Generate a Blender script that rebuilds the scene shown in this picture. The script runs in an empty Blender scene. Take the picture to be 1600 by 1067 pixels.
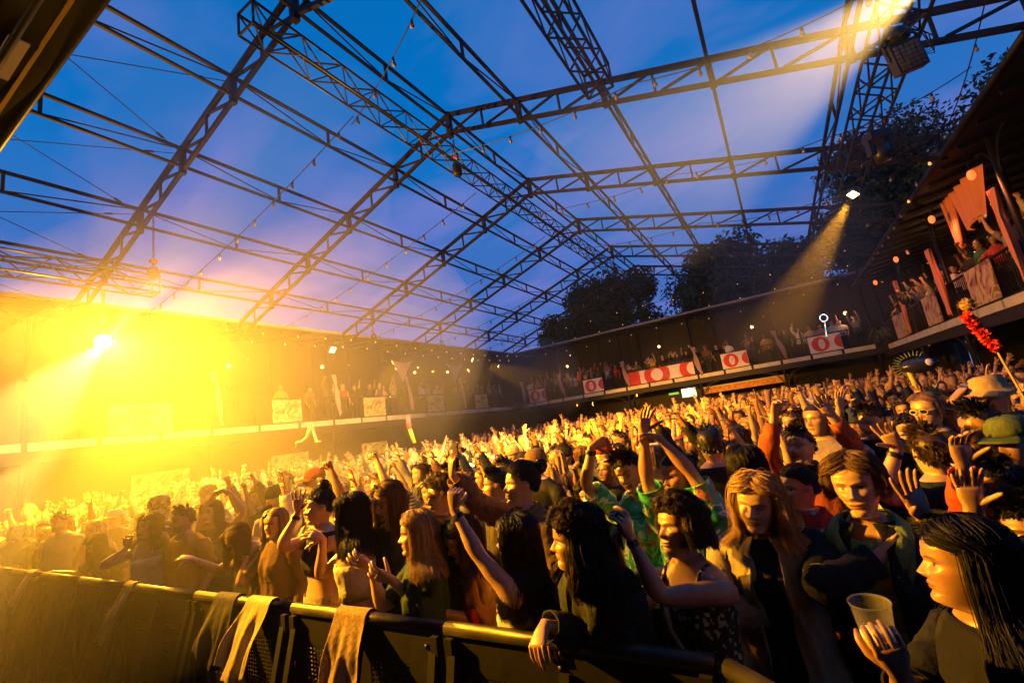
import bpy, math, random
import numpy as np
from mathutils import Vector, Matrix, Euler

random.seed(7)
RNG = np.random.default_rng(7)
scene = bpy.context.scene
COL = scene.collection

# ------------------------------------------------------------------ camera
cam_d = bpy.data.cameras.new("camera")
cam_d.lens = 16.0
cam_d.sensor_width = 36.0
cam_d.clip_start = 0.05
cam_d.clip_end = 600
cam = bpy.data.objects.new("camera", cam_d)
COL.objects.link(cam)
CR = np.array([[0.8479222556, -0.4838608506, 0.2165791441],
               [0.5098640305, 0.8562145707, -0.0832783248],
               [-0.1451430978, 0.1810394603, 0.9727066336]])
cam.matrix_world = Matrix((
    (CR[0, 0], CR[0, 2], -CR[0, 1], 0.0),
    (CR[1, 0], CR[1, 2], -CR[1, 1], 0.0),
    (CR[2, 0], CR[2, 2], -CR[2, 1], 1.95),
    (0, 0, 0, 1)))
scene.camera = cam

# ------------------------------------------------------------------ world: dusk sky with thin purple cloud
world = bpy.data.worlds.new("World")
scene.world = world
world.use_nodes = True
wn = world.node_tree.nodes
wl = world.node_tree.links
wn.clear()
w_out = wn.new("ShaderNodeOutputWorld")
w_bg = wn.new("ShaderNodeBackground")
w_tc = wn.new("ShaderNodeTexCoord")
w_sep = wn.new("ShaderNodeSeparateXYZ")
wl.new(w_tc.outputs["Generated"], w_sep.inputs[0])
w_ramp = wn.new("ShaderNodeValToRGB")
el = w_ramp.color_ramp.elements
el[0].position = 0.0
el[0].color = (0.12, 0.165, 0.52, 1)
el[1].position = 1.0
el[1].color = (0.0, 0.135, 0.46, 1)
e = el.new(0.30); e.color = (0.045, 0.155, 0.53, 1)
e = el.new(0.52); e.color = (0.0, 0.165, 0.55, 1)
wl.new(w_sep.outputs["Z"], w_ramp.inputs[0])
# cloud layer: direction projected on a flat ceiling
w_vm = wn.new("ShaderNodeVectorMath"); w_vm.operation = 'DIVIDE'
w_cmb = wn.new("ShaderNodeCombineXYZ")
w_add = wn.new("ShaderNodeMath"); w_add.operation = 'ADD'; w_add.inputs[1].default_value = 0.12
wl.new(w_sep.outputs["Z"], w_add.inputs[0])
for i in range(3):
    wl.new(w_add.outputs[0], w_cmb.inputs[i])
wl.new(w_tc.outputs["Generated"], w_vm.inputs[0])
wl.new(w_cmb.outputs[0], w_vm.inputs[1])
w_map = wn.new("ShaderNodeMapping")
w_map.inputs["Rotation"].default_value = (0, 0, math.radians(35))
w_map.inputs["Scale"].default_value = (0.75, 1.5, 1.0)
w_map.inputs["Location"].default_value = (1.7, 0.4, 0.0)
wl.new(w_vm.outputs[0], w_map.inputs[0])
w_n = wn.new("ShaderNodeTexNoise")
w_n.inputs["Scale"].default_value = 2.1
w_n.inputs["Detail"].default_value = 8
w_n.inputs["Roughness"].default_value = 0.56
w_n.inputs["Distortion"].default_value = 0.35
wl.new(w_map.outputs[0], w_n.inputs[0])
w_cr = wn.new("ShaderNodeValToRGB")
w_cr.color_ramp.elements[0].position = 0.44
w_cr.color_ramp.elements[1].position = 0.72
wl.new(w_n.outputs["Fac"], w_cr.inputs[0])
w_mix = wn.new("ShaderNodeMixRGB")
w_mix.inputs[2].default_value = (0.17, 0.205, 0.62, 1)
w_el = wn.new("ShaderNodeMapRange")
w_el.inputs[1].default_value = 0.80; w_el.inputs[2].default_value = 0.35
w_el.inputs[3].default_value = 0.30; w_el.inputs[4].default_value = 1.0
wl.new(w_sep.outputs["Z"], w_el.inputs[0])
w_mul = wn.new("ShaderNodeMath"); w_mul.operation = 'MULTIPLY'
wl.new(w_cr.outputs[0], w_mul.inputs[0]); wl.new(w_el.outputs[0], w_mul.inputs[1])
wl.new(w_mul.outputs[0], w_mix.inputs[0])
wl.new(w_ramp.outputs[0], w_mix.inputs[1])
wl.new(w_mix.outputs[0], w_bg.inputs[0])
w_bg.inputs[1].default_value = 1.0
wl.new(w_bg.outputs[0], w_out.inputs[0])

# ------------------------------------------------------------------ exposure and render settings
scene.view_settings.view_transform = 'Standard'
scene.view_settings.look = 'None'
scene.view_settings.exposure = 0.0
scene.view_settings.gamma = 1.0
scene.view_settings.use_curve_mapping = False
scene.render.engine = 'CYCLES'
cy = scene.cycles
cy.use_denoising = True
try:
    cy.denoiser = 'OPENIMAGEDENOISE'
    cy.denoising_input_passes = 'RGB_ALBEDO_NORMAL'
except Exception:
    pass
cy.use_adaptive_sampling = True
cy.adaptive_threshold = 0.02
cy.max_bounces = 4
cy.diffuse_bounces = 2
cy.glossy_bounces = 2
cy.transmission_bounces = 4
cy.transparent_max_bounces = 6
cy.volume_bounces = 0
cy.caustics_reflective = False
cy.caustics_refractive = False
cy.sample_clamp_indirect = 4.0
cy.sample_clamp_direct = 0.0
cy.use_light_tree = True

# ------------------------------------------------------------------ stage lamps (each one sits in a fixture built further down)
AMBER = (1.0, 0.42, 0.02)
WARM = (1.0, 0.58, 0.14)

def spot(name, loc, target, watts, angle, blend=0.25, size=0.05, color=AMBER):
    l = bpy.data.lights.new(name, 'SPOT')
    l.energy = watts
    l.color = color
    l.spot_size = math.radians(angle)
    l.spot_blend = blend
    l.shadow_soft_size = size
    o = bpy.data.objects.new(name, l)
    COL.objects.link(o)
    o.location = loc
    d = Vector(target) - Vector(loc)
    o.rotation_euler = d.to_track_quat('-Z', 'Y').to_euler()
    return o

LAMP_A = (-11.9, 3.84, 4.91)
LAMP_TOP = (2.35, 6.2, 6.05)
LAMP_C = (2.6, 14.4, 6.5)
LAMP_D = (-16.27, 13.07, 6.28)
LAMP_E = (-16.27, 16.14, 5.93)
LAMP_F = (-16.27, 23.54, 6.36)
LAMP_G = (-16.27, 26.5, 6.05)

# flood on the hanging truss over the crowd: a barn-doored half-space of light, two tight cells, weak spill all round
FLOOD_AIM = (-11.344, 7.835, 1.955)
AIM_TOP = (-0.1, 6.6, 5.45)
AIM_C = (0.38, 13.18, 3.55)
FLOOD_COL = (1.0, 0.40, 0.010)
spot("flood_light", LAMP_A, FLOOD_AIM, 11500, 168, 0.05, 0.10, FLOOD_COL)
spot("flood_cell", LAMP_A, (-7.65, 1.41, 2.43), 14000, 15, 0.6, 0.06, (1.0, 0.55, 0.10))
spot("flood_cell", LAMP_A, (-6.18, 4.63, 7.70), 12000, 19, 0.7, 0.06, (1.0, 0.55, 0.12))
spot("flood_spill", LAMP_A, (-4.0, 1.0, 3.0), 2300, 179, 0.3, 0.10)
# beam lamp on the right truss, just above the picture
spot("truss_beam", LAMP_TOP, AIM_TOP, 34000, 52, 0.5, 0.05, WARM)
spot("truss_wash", LAMP_C, AIM_C, 5000, 24, 0.7, 0.05, (1.0, 0.40, 0.02))
spot("gallery_wash", LAMP_D, (-8.0, 15.5, 0.8), 7000, 44, 0.6, 0.06)
spot("gallery_beam", LAMP_E, (-11.0, 21.0, 4.6), 1200, 44, 0.4, 0.04)
spot("gallery_beam", LAMP_F, (-9.5, 27.0, 2.2), 5000, 28, 0.4, 0.05)
spot("gallery_beam", LAMP_G, (-11.0, 28.2, 5.0), 900, 40, 0.4, 0.04)
# stage lamps that face the audience, on the pipe under the stage canopy
STAGE_LAMPS = [(-7.4, 0.5, 4.2), (-5.4, -0.95, 5.0), (-2.6, -0.95, 5.0)]
STAGE_AIMS = [(-1.0, 3.3, 1.2), (-2.8, 8.5, 0.8), (-4.0, 16.5, 1.0)]
spot("stage_wash", STAGE_LAMPS[0], STAGE_AIMS[0], 13000, 48, 1.0, 0.08)
spot("stage_wash", STAGE_LAMPS[1], STAGE_AIMS[1], 12000, 42, 0.7, 0.08)
spot("stage_wash", STAGE_LAMPS[2], STAGE_AIMS[2], 42000, 30, 0.7, 0.08)
# ------------------------------------------------------------------ materials
MATS = {}

def mat(name, color, rough=0.6, metal=0.0, emis=None, emis_s=0.0, noise=None, bump=None, spec=0.5, objcol=False, vcol=False):
    """Principled material; noise=(scale, amount) varies the colour, bump=(scale, distance)."""
    if name in MATS:
        return MATS[name]
    m = bpy.data.materials.new(name)
    m.use_nodes = True
    nt = m.node_tree
    b = nt.nodes["Principled BSDF"]
    b.inputs["Base Color"].default_value = (*color, 1)
    b.inputs["Roughness"].default_value = rough
    b.inputs["Metallic"].default_value = metal
    b.inputs["Specular IOR Level"].default_value = spec
    src = None
    if objcol:
        oi = nt.nodes.new("ShaderNodeObjectInfo")
        src = oi.outputs["Color"]
    if vcol:
        at = nt.nodes.new("ShaderNodeAttribute")
        at.attribute_name = "tint"
        if src is not None:
            mx = nt.nodes.new("ShaderNodeMixRGB"); mx.blend_type = 'MULTIPLY'
            mx.inputs[0].default_value = 1.0
            nt.links.new(src, mx.inputs[1]); nt.links.new(at.outputs["Color"], mx.inputs[2])
            src = mx.outputs[0]
        else:
            src = at.outputs["Color"]
    if noise or bump:
        tc = nt.nodes.new("ShaderNodeTexCoord")
    if noise:
        n = nt.nodes.new("ShaderNodeTexNoise")
        n.inputs["Scale"].default_value = noise[0]
        n.inputs["Detail"].default_value = 6
        nt.links.new(tc.outputs["Object"], n.inputs["Vector"])
        mr = nt.nodes.new("ShaderNodeMapRange")
        mr.inputs[1].default_value = 0.3; mr.inputs[2].default_value = 0.7
        mr.inputs[3].default_value = 1 - noise[1]; mr.inputs[4].default_value = 1 + noise[1]
        nt.links.new(n.outputs["Fac"], mr.inputs[0])
        mx = nt.nodes.new("ShaderNodeMixRGB"); mx.blend_type = 'MULTIPLY'
        mx.inputs[0].default_value = 1.0
        if src is not None:
            nt.links.new(src, mx.inputs[1])
        else:
            mx.inputs[1].default_value = (*color, 1)
        nt.links.new(mr.outputs[0], mx.inputs[2])
        src = mx.outputs[0]
    if src is not None:
        nt.links.new(src, b.inputs["Base Color"])
    if bump:
        n2 = nt.nodes.new("ShaderNodeTexNoise")
        n2.inputs["Scale"].default_value = bump[0]
        n2.inputs["Detail"].default_value = 4
        nt.links.new(tc.outputs["Object"], n2.inputs["Vector"])
        bp = nt.nodes.new("ShaderNodeBump")
        bp.inputs["Strength"].default_value = 0.7
        bp.inputs["Distance"].default_value = bump[1]
        nt.links.new(n2.outputs["Fac"], bp.inputs["Height"])
        nt.links.new(bp.outputs[0], b.inputs["Normal"])
    if emis is not None:
        b.inputs["Emission Color"].default_value = (*emis, 1)
        b.inputs["Emission Strength"].default_value = emis_s
        try:
            m.cycles.emission_sampling = 'NONE'
        except Exception:
            pass
    MATS[name] = m
    return m

# ------------------------------------------------------------------ mesh builder
class MB:
    def __init__(self):
        self.v = []; self.f = []; self.mi = []
        self.cur = 0

    def add(self, verts, faces):
        o = len(self.v)
        self.v.extend(map(tuple, np.asarray(verts, float).tolist()))
        self.f.extend([tuple(i + o for i in fc) for fc in faces])
        self.mi.extend([self.cur] * len(faces))
        return self

    def box(self, lo, hi):
        x0, y0, z0 = lo; x1, y1, z1 = hi
        return self.add([(x0, y0, z0), (x1, y0, z0), (x1, y1, z0), (x0, y1, z0), (x0, y0, z1), (x1, y0, z1), (x1, y1, z1), (x0, y1, z1)],
                        [(0, 3, 2, 1), (4, 5, 6, 7), (0, 1, 5, 4), (1, 2, 6, 5), (2, 3, 7, 6), (3, 0, 4, 7)])

    def bar(self, a, b, w, h=None, n=4, w2=None):
        """straight bar from a to b; n=4 square (w x h), else round with diameter w (w2 at the far end)."""
        a = np.array(a, float); b = np.array(b, float)
        d = b - a; L = np.linalg.norm(d)
        if L < 1e-6:
            return self
        d /= L
        up = np.array([0, 0, 1.0]) if abs(d[2]) < 0.95 else np.array([0, 1.0, 0])
        s = np.cross(d, up); s /= np.linalg.norm(s)
        u = np.cross(s, d)
        h = w if h is None else h
        w2 = w if w2 is None else w2
        vs = []
        for p, k in ((a, 1.0), (b, w2 / w)):
            for i in range(n):
                t = 2 * math.pi * (i + 0.5) / n
                if n == 4:
                    cx = math.copysign(w / 2, math.cos(t)); cz = math.copysign(h / 2, math.sin(t))
                else:
                    cx = math.cos(t) * w / 2; cz = math.sin(t) * h / 2
                vs.append(p + (s * cx + u * cz) * k)
        fs = [tuple(range(n - 1, -1, -1)), tuple(range(n, 2 * n))]
        for i in range(n):
            j = (i + 1) % n
            fs.append((i, j, n + j, n + i))
        return self.add(vs, fs)

    def tube(self, pts, r, n=6, caps=True):
        """tube along a poly-line; r is a number or a list."""
        P = np.array(pts, float)
        m = len(P)
        rr = np.full(m, r) if np.isscalar(r) else np.array(r, float)
        T = np.gradient(P, axis=0)
        T /= np.maximum(np.linalg.norm(T, axis=1, keepdims=True), 1e-9)
        ref = np.array([0, 0, 1.0]) if abs(T[0][2]) < 0.9 else np.array([1.0, 0, 0])
        vs = []
        for i in range(m):
            s = np.cross(T[i], ref); ls = np.linalg.norm(s)
            s = s / ls if ls > 1e-6 else np.array([1.0, 0, 0])
            u = np.cross(s, T[i]); ref = u
            for k in range(n):
                t = 2 * math.pi * k / n
                vs.append(P[i] + (s * math.cos(t) + u * math.sin(t)) * rr[i])
        fs = []
        for i in range(m - 1):
            for k in range(n):
                j = (k + 1) % n
                fs.append((i * n + k, i * n + j, (i + 1) * n + j, (i + 1) * n + k))
        if caps:
            fs.append(tuple(range(n - 1, -1, -1)))
            fs.append(tuple((m - 1) * n + k for k in range(n)))
        return self.add(vs, fs)

    def lathe(self, prof, n=16, center=(0, 0, 0)):
        """profile of (radius, z) turned about z."""
        vs = []; fs = []
        for r, z in prof:
            for k in range(n):
                t = 2 * math.pi * k / n
                vs.append((center[0] + r * math.cos(t), center[1] + r * math.sin(t), center[2] + z))
        for i in range(len(prof) - 1):
            for k in range(n):
                j = (k + 1) % n
                fs.append((i * n + k, i * n + j, (i + 1) * n + j, (i + 1) * n + k))
        return self.add(vs, fs)

    def sheet(self, fn, nu, nv):
        """grid surface fn(u,v), u,v in 0..1"""
        vs = [fn(i / nu, j / nv) for j in range(nv + 1) for i in range(nu + 1)]
        fs = [(j * (nu + 1) + i, j * (nu + 1) + i + 1, (j + 1) * (nu + 1) + i + 1, (j + 1) * (nu + 1) + i) for j in range(nv) for i in range(nu)]
        return self.add(vs, fs)

    def mesh(self, name, materials, smooth=False):
        me = bpy.data.meshes.new(name)
        me.from_pydata(self.v, [], self.f)
        if not isinstance(materials, (list, tuple)):
            materials = [materials]
        for m in materials:
            me.materials.append(m)
        if len(materials) > 1:
            me.polygons.foreach_set("material_index", self.mi)
        if smooth:
            me.polygons.foreach_set("use_smooth", [True] * len(me.polygons))
        me.update()
        return me

    def build(self, name, materials, parent=None, smooth=False):
        return link(name, self.mesh(name, materials, smooth), parent)

def link(name, me, parent=None, loc=None, rot=None, scale=None):
    o = bpy.data.objects.new(name, me)
    COL.objects.link(o)
    if parent is not None:
        o.parent = parent
    if loc is not None:
        o.location = loc
    if rot is not None:
        o.rotation_euler = rot
    if scale is not None:
        o.scale = scale
    return o

def tag(o, label=None, cat=None, group=None, kind=None):
    if label: o["label"] = label
    if cat: o["category"] = cat
    if group: o["group"] = group
    if kind: o["kind"] = kind
    return o

def empty(name, loc=(0, 0, 0), rz=0.0, **kw):
    o = bpy.data.objects.new(name, None)
    COL.objects.link(o)
    o.location = loc
    o.rotation_euler = (0, 0, rz)
    o.empty_display_size = 0.1
    return tag(o, **kw)

def solid(me_obj, t=0.004):
    md = me_obj.modifiers.new("thickness", 'SOLIDIFY')
    md.thickness = t
    md.offset = 0
    return me_obj
# ================================================================== THE SETTING
D = 4.4                       # spacing of the roof frames
RX, RZ = -5.916, 10.122       # ridge
NS, NT = 2.010, 0.645         # node spacing across and drop per node
FY = [0.0585 + D * k for k in range(7)]
XL, YF, XR = -16.5, 28.8, 4.6  # front planes of the three galleries
FLZ = 3.22

m_ground = mat("ground_asphalt", (0.025, 0.024, 0.023), 0.85, noise=(1.3, 0.35), bump=(40, 0.004))
m_steel = mat("painted_roof_steel", (0.008, 0.005, 0.004), 0.6, noise=(6, 0.3), spec=0.25)
m_steel_dark = mat("black_steel", (0.008, 0.007, 0.007), 0.5, noise=(9, 0.25), spec=0.3)
m_alu = mat("truss_aluminium", (0.09, 0.085, 0.085), 0.38, 0.7)
m_cable = mat("black_cable", (0.012, 0.011, 0.012), 0.6)
m_wood = mat("dark_gallery_wood", (0.014, 0.008, 0.006), 0.65, noise=(3.5, 0.4), bump=(22, 0.003))
m_ceil = mat("gallery_ceiling_boards", (0.014, 0.007, 0.005), 0.7, noise=(2, 0.35))
m_fascia = mat("pale_fascia_paint", (0.62, 0.55, 0.43), 0.55, noise=(2.4, 0.16))
m_gutter = mat("weathered_gutter", (0.30, 0.24, 0.21), 0.5, noise=(2.5, 0.25))
m_black = mat("black_cloth", (0.004, 0.004, 0.004), 0.95, bump=(60, 0.004), spec=0.05)
m_deck = mat("stage_deck_black", (0.016, 0.015, 0.015), 0.7, noise=(4, 0.3))
m_yellow = mat("yellow_strap", (0.40, 0.26, 0.03), 0.7)
m_bulb = mat("bulb_glass", (0.20, 0.15, 0.12), 0.12, spec=0.6)
m_bulb_on = mat("bulb_lit", (0.9, 0.7, 0.4), 0.3, emis=(1.0, 0.42, 0.06), emis_s=1.0)
m_white_lamp = mat("white_lamp_face", (1, 0.9, 0.7), 0.4, emis=(1.0, 0.66, 0.20), emis_s=9)
m_amber_face = mat("amber_lamp_face", (1, 0.8, 0.4), 0.4, emis=(1.0, 0.72, 0.25), emis_s=30)

g = MB().sheet(lambda u, v: (-120 + 240 * u, -60 + 240 * v, -0.10), 8, 8).build("ground", m_ground)
tag(g, kind="structure")

# ------------------------------------------------------------------ open steel roof
def node(k, n, low=0.0):
    return np.array([RX + n * NS, FY[k], RZ - abs(n) * NT - low])

roof = empty("open_steel_roof", (RX, FY[2], RZ), label="open dark steel roof skeleton of gabled trusses spanning over the whole crowd", cat="roof frame")
ROOF_OFF = np.array([RX, FY[2], RZ])
DEPTH = 0.52

def rloc(p):
    return np.asarray(p) - ROOF_OFF

def make_frame_meshes():
    """one frame in local coordinates (ridge node at the origin)"""
    ch = MB()
    nd = lambda n, low=0.0: np.array([n * NS, 0, -abs(n) * NT - low])
    for s in (-1, 1):
        ch.bar(nd(0), nd(5 * s), 0.085, 0.10)
        ch.bar(nd(0, DEPTH), nd(5 * s, DEPTH), 0.07, 0.085)
    ch.bar((0, 0, 0.05), (0, 0, -DEPTH - 0.14), 0.13, 0.13)
    struts = []
    for s in (-1, 1):
        for n in range(5):
            a, b = n * s, (n + 1) * s
            mid = (nd(a) + nd(b)) / 2
            midl = mid - [0, 0, DEPTH]
            q = MB().bar(nd(a, DEPTH) + [0.08 * s, 0, 0], mid - [0.10 * s, 0, 0.02], 0.045)
            struts.append(q)
            struts.append(MB().bar(mid, midl, 0.045))
            struts.append(MB().bar(midl + [0.10 * s, 0, 0.02], nd(b) - [0.06 * s, 0, 0.05], 0.045))
            struts.append(MB().bar(nd(b) + [0, 0, 0.03], nd(b, DEPTH + 0.08), 0.11, 0.11))
    return ch.mesh("truss_chords", m_steel), [q.mesh("truss_strut", m_steel) for q in struts]

fr_me, st_me = make_frame_meshes()
for k in range(7):
    f = link("roof_truss", fr_me, roof, loc=rloc((RX, FY[k], RZ)))
    for sm in st_me:
        link("strut", sm, f)
# purlins: king-post trusses of thin bars between the frames
def purlin_mesh(heavy):
    w = 0.075 if heavy else 0.06
    q = MB()
    q.bar((0, 0.0, 0), (0, D, 0), w, w)
    q.bar((0, 0.0, -0.42), (0, D, -0.42), w * 0.9, w * 0.9)
    post = MB().bar((0, D / 2, 0), (0, D / 2, -0.42), 0.05)
    rods = [MB().bar((0, 0.05, -0.02), (0, D / 2, -0.40), 0.03, n=6), MB().bar((0, D - 0.05, -0.02), (0, D / 2, -0.40), 0.03, n=6)]
    return q.mesh("purlin_bars", m_steel), post.mesh("purlin_post", m_steel), [r.mesh("purlin_rod", m_steel) for r in rods]
pm = purlin_mesh(False)
for k in range(6):
    for n in range(-5, 6):
        if abs(n) == 5:
            continue
        p = link("purlin", pm[0], roof, loc=rloc(node(k, n)))
        link("post", pm[1], p)
        for r in pm[2]:
            link("tie_rod", r, p)
# crossing guy rods in the bay next to the stage
for n in range(-4, 0):
    for a, b in (((0, n), (1, n - 1)), ((0, n - 1), (1, n))):
        if abs(a[1]) > 5 or abs(b[1]) > 5:
            continue
        pa, pb = node(*a) - [0, 0, 0.12], node(*b) - [0, 0, 0.12]
        q = MB().bar(rloc(pa), rloc(pb), 0.018, n=6)
        t = pb + (pa - pb) * 0.10
        q.bar(rloc(t), rloc(t + (pa - pb) * 0.03), 0.05, n=6)
        q.build("guy_rod", m_steel, roof)

# ------------------------------------------------------------------ box trusses that hang below the roof
def box_truss(x, z, y0, y1, w, label, pitch=0.42, material=m_alu, group="hanging lighting trusses"):
    t = empty("box_truss", (x, y0, z), label=label, cat="truss")
    L = y1 - y0
    c = w / 2
    cm = MB().bar((0, 0, 0), (0, L, 0), 0.048, n=8).mesh("truss_tube", material, True)
    for sx in (-1, 1):
        for sz in (-1, 1):
            link("chord", cm, t, loc=(sx * c, 0, sz * c))
    lac = MB()
    n = max(2, int(L / pitch))
    for i in range(n):
        ya, yb = L * i / n, L * (i + 1) / n
        s = 1 if i % 2 else -1
        for cz in (-c, c):
            lac.bar((-c * s, ya, cz), (c * s, yb, cz), 0.022)
        for cx in (-c, c):
            lac.bar((cx, ya, -c * s), (cx, yb, c * s), 0.022)
    for ye in (0, L):
        lac.bar((-c, ye, -c), (c, ye, -c), 0.03); lac.bar((-c, ye, c), (c, ye, c), 0.03)
        lac.bar((-c, ye, -c), (-c, ye, c), 0.03); lac.bar((c, ye, -c), (c, ye, c), 0.03)
    tag(lac.build("lacing", material, t), kind="stuff")
    return t

box_truss(RX, 8.80, 3.57, 27.2, 0.40, "long square lattice truss hanging right below the roof ridge", material=m_steel_dark)
box_truss(-1.62, 7.70, -1.5, 7.35, 0.46, "lattice truss whose open end juts in at the top edge", material=m_steel_dark)
box_truss(2.30, 6.36, -1.5, 12.6, 0.42, "lattice truss carrying lamps in front of the tall tree", material=m_steel_dark)
box_truss(-11.9, 6.32, -1.5, 4.75, 0.40, "lattice truss above the glaring flood lamp")

# chain hoists
def hoist(x, y, ztop, zbot, label, body=0.30):
    h = empty("chain_hoist", (x, y, zbot), label=label, cat="chain hoist")
    ch = MB()
    n = int((ztop - zbot - body) / 0.07)
    for i in range(max(n, 1)):
        z = body + i * 0.07
        if i % 2:
            ch.bar((-0.014, 0, z), (-0.014, 0, z + 0.085), 0.012); ch.bar((0.014, 0, z), (0.014, 0, z + 0.085), 0.012)
        else:
            ch.bar((0, -0.014, z), (0, -0.014, z + 0.085), 0.012); ch.bar((0, 0.014, z), (0, 0.014, z + 0.085), 0.012)
    ch.build("chain", m_steel_dark, h)
    b = MB().lathe([(0.0, -0.02), (0.10, 0.0), (0.12, 0.05), (0.12, body - 0.06), (0.09, body), (0.0, body + 0.01)], 12)
    b.build("motor", m_steel_dark, h, True)
    MB().lathe([(0.05, body + 0.10), (0.09, body + 0.14), (0.09, body + 0.19), (0.04, body + 0.22)], 10).build("hook_block", mat("red_hook", (0.22, 0.02, 0.015), 0.5), h, True)
    return h
hoist(RX, FY[2] + 0.1, RZ - 0.6, 8.42, "chain hoist with red hook block under the nearest ridge joint", 0.34)
hoist(RX, FY[5], RZ - 0.6, 8.7, "chain hoist at the far end of the ridge truss")
hoist(-11.9, 4.70, 8.05, 6.52, "chain hoist on the end of the truss over the glaring lamp", 0.25)
hoist(-14.0, FY[3], 7.0, 6.3, "chain hoist under the second truss from the hall corner side", 0.22)
hoist(-14.0, FY[4], 7.0, 6.2, "chain hoist dangling near the two far gallery lamps", 0.22)

# ------------------------------------------------------------------ festoon strings
sock_me = MB().lathe([(0.0, 0.0), (0.022, 0.0), (0.026, -0.05), (0.024, -0.075), (0.0, -0.075)], 8).mesh("bulb_socket", m_cable, True)
bulb_prof = [(0.018, -0.07), (0.030, -0.10), (0.042, -0.125), (0.040, -0.15), (0.025, -0.172), (0.0, -0.18)]
bulb_me = MB().lathe(bulb_prof, 10).mesh("bulb_glass", m_bulb, True)
bulb_on_me = MB().lathe(bulb_prof, 10).mesh("bulb_lit", m_bulb_on, True)

def festoon(pts, sag, step, label, lit=None, scale=1.0):
    pts = [np.array(p, float) for p in pts]
    t = empty("festoon_string", tuple(pts[0]), label=label, cat="string lights", group="festoon light strings")
    path = []
    for a, b in zip(pts[:-1], pts[1:]):
        n = 14
        for i in range(n):
            u = i / n
            p = a + (b - a) * u
            p = p - [0, 0, sag * 4 * u * (1 - u)]
            path.append(p)
    path.append(pts[-1])
    P = np.array(path) - pts[0]
    MB().tube(P, 0.011, 5).build("cable", m_cable, t)
    seg = np.linalg.norm(np.diff(P, axis=0), axis=1)
    cum = np.concatenate([[0], np.cumsum(seg)])
    s = step * 0.6
    while s < cum[-1]:
        i = int(np.searchsorted(cum, s)) - 1
        u = (s - cum[i]) / seg[i]
        p = P[i] + (P[i + 1] - P[i]) * u
        r = (random.uniform(-0.15, 0.15), random.uniform(-0.15, 0.15), 0)
        b = link("bulb", bulb_on_me if (lit and lit(p + pts[0])) else bulb_me, t, loc=p, rot=r, scale=(scale,) * 3)
        link("socket", sock_me, b)
        s += step * random.uniform(0.92, 1.08)
    return t

names = ["nearest the stage", "second from the stage", "third from the stage", "fourth from the stage", "fifth from the stage"]
for k in range(5):
    y = FY[k + 1] + 1.35
    if k == 0:
        y = 5.9
    festoon([(RX - 0.3, y, 8.55), (-15.9, y + 0.2, 6.85)], 0.25, 0.85, "bulb string sloping down to the hazy side gallery, " + names[k])
for k in range(4):
    y = FY[k + 2] - 0.55
    festoon([(RX, y, 8.65), (-1.2, y, 8.05), (2.1, y - 0.2, 7.45), (4.5, y - 0.9, 7.5)], 0.16, 0.80, "bulb string running out to the tall tree side, " + names[k])
festoon([(-3.6, 5.2, 9.1), (RX - 0.6, 6.1, 8.6)], 0.15, 0.8, "short bulb string between the top lattice truss and the ridge truss")
festoon([(4.2, 10.0, 7.6), (4.0, 14.0, 6.6), (4.2, 27.6, 6.75)], 0.3, 1.1, "bulb string along the eaves under the tall tree", lit=lambda p: p[1] > 13 and int(p[1] * 7) % 3 == 0, scale=0.8)
for k, (y, z) in enumerate(((27.4, 6.6), (25.6, 7.0), (24.0, 7.4))):
    festoon([(-15.4, y, z), (-6, y, z - 0.15), (4.2, y, z)], 0.25, 1.5, "string of small lit bulbs near the far gallery, " + ("lowest", "middle", "highest")[k] + " of three", lit=lambda p: True, scale=0.5)
for k, (x, z) in enumerate(((-15.7, 6.55), (-15.2, 6.75))):
    festoon([(x, 2.0, z), (x, 14, z - 0.1), (x, 28, z)], 0.2, 1.3, "string of small lit bulbs along the hazy side gallery eaves, " + ("lower", "upper")[k], lit=lambda p: True, scale=0.7)

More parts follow.
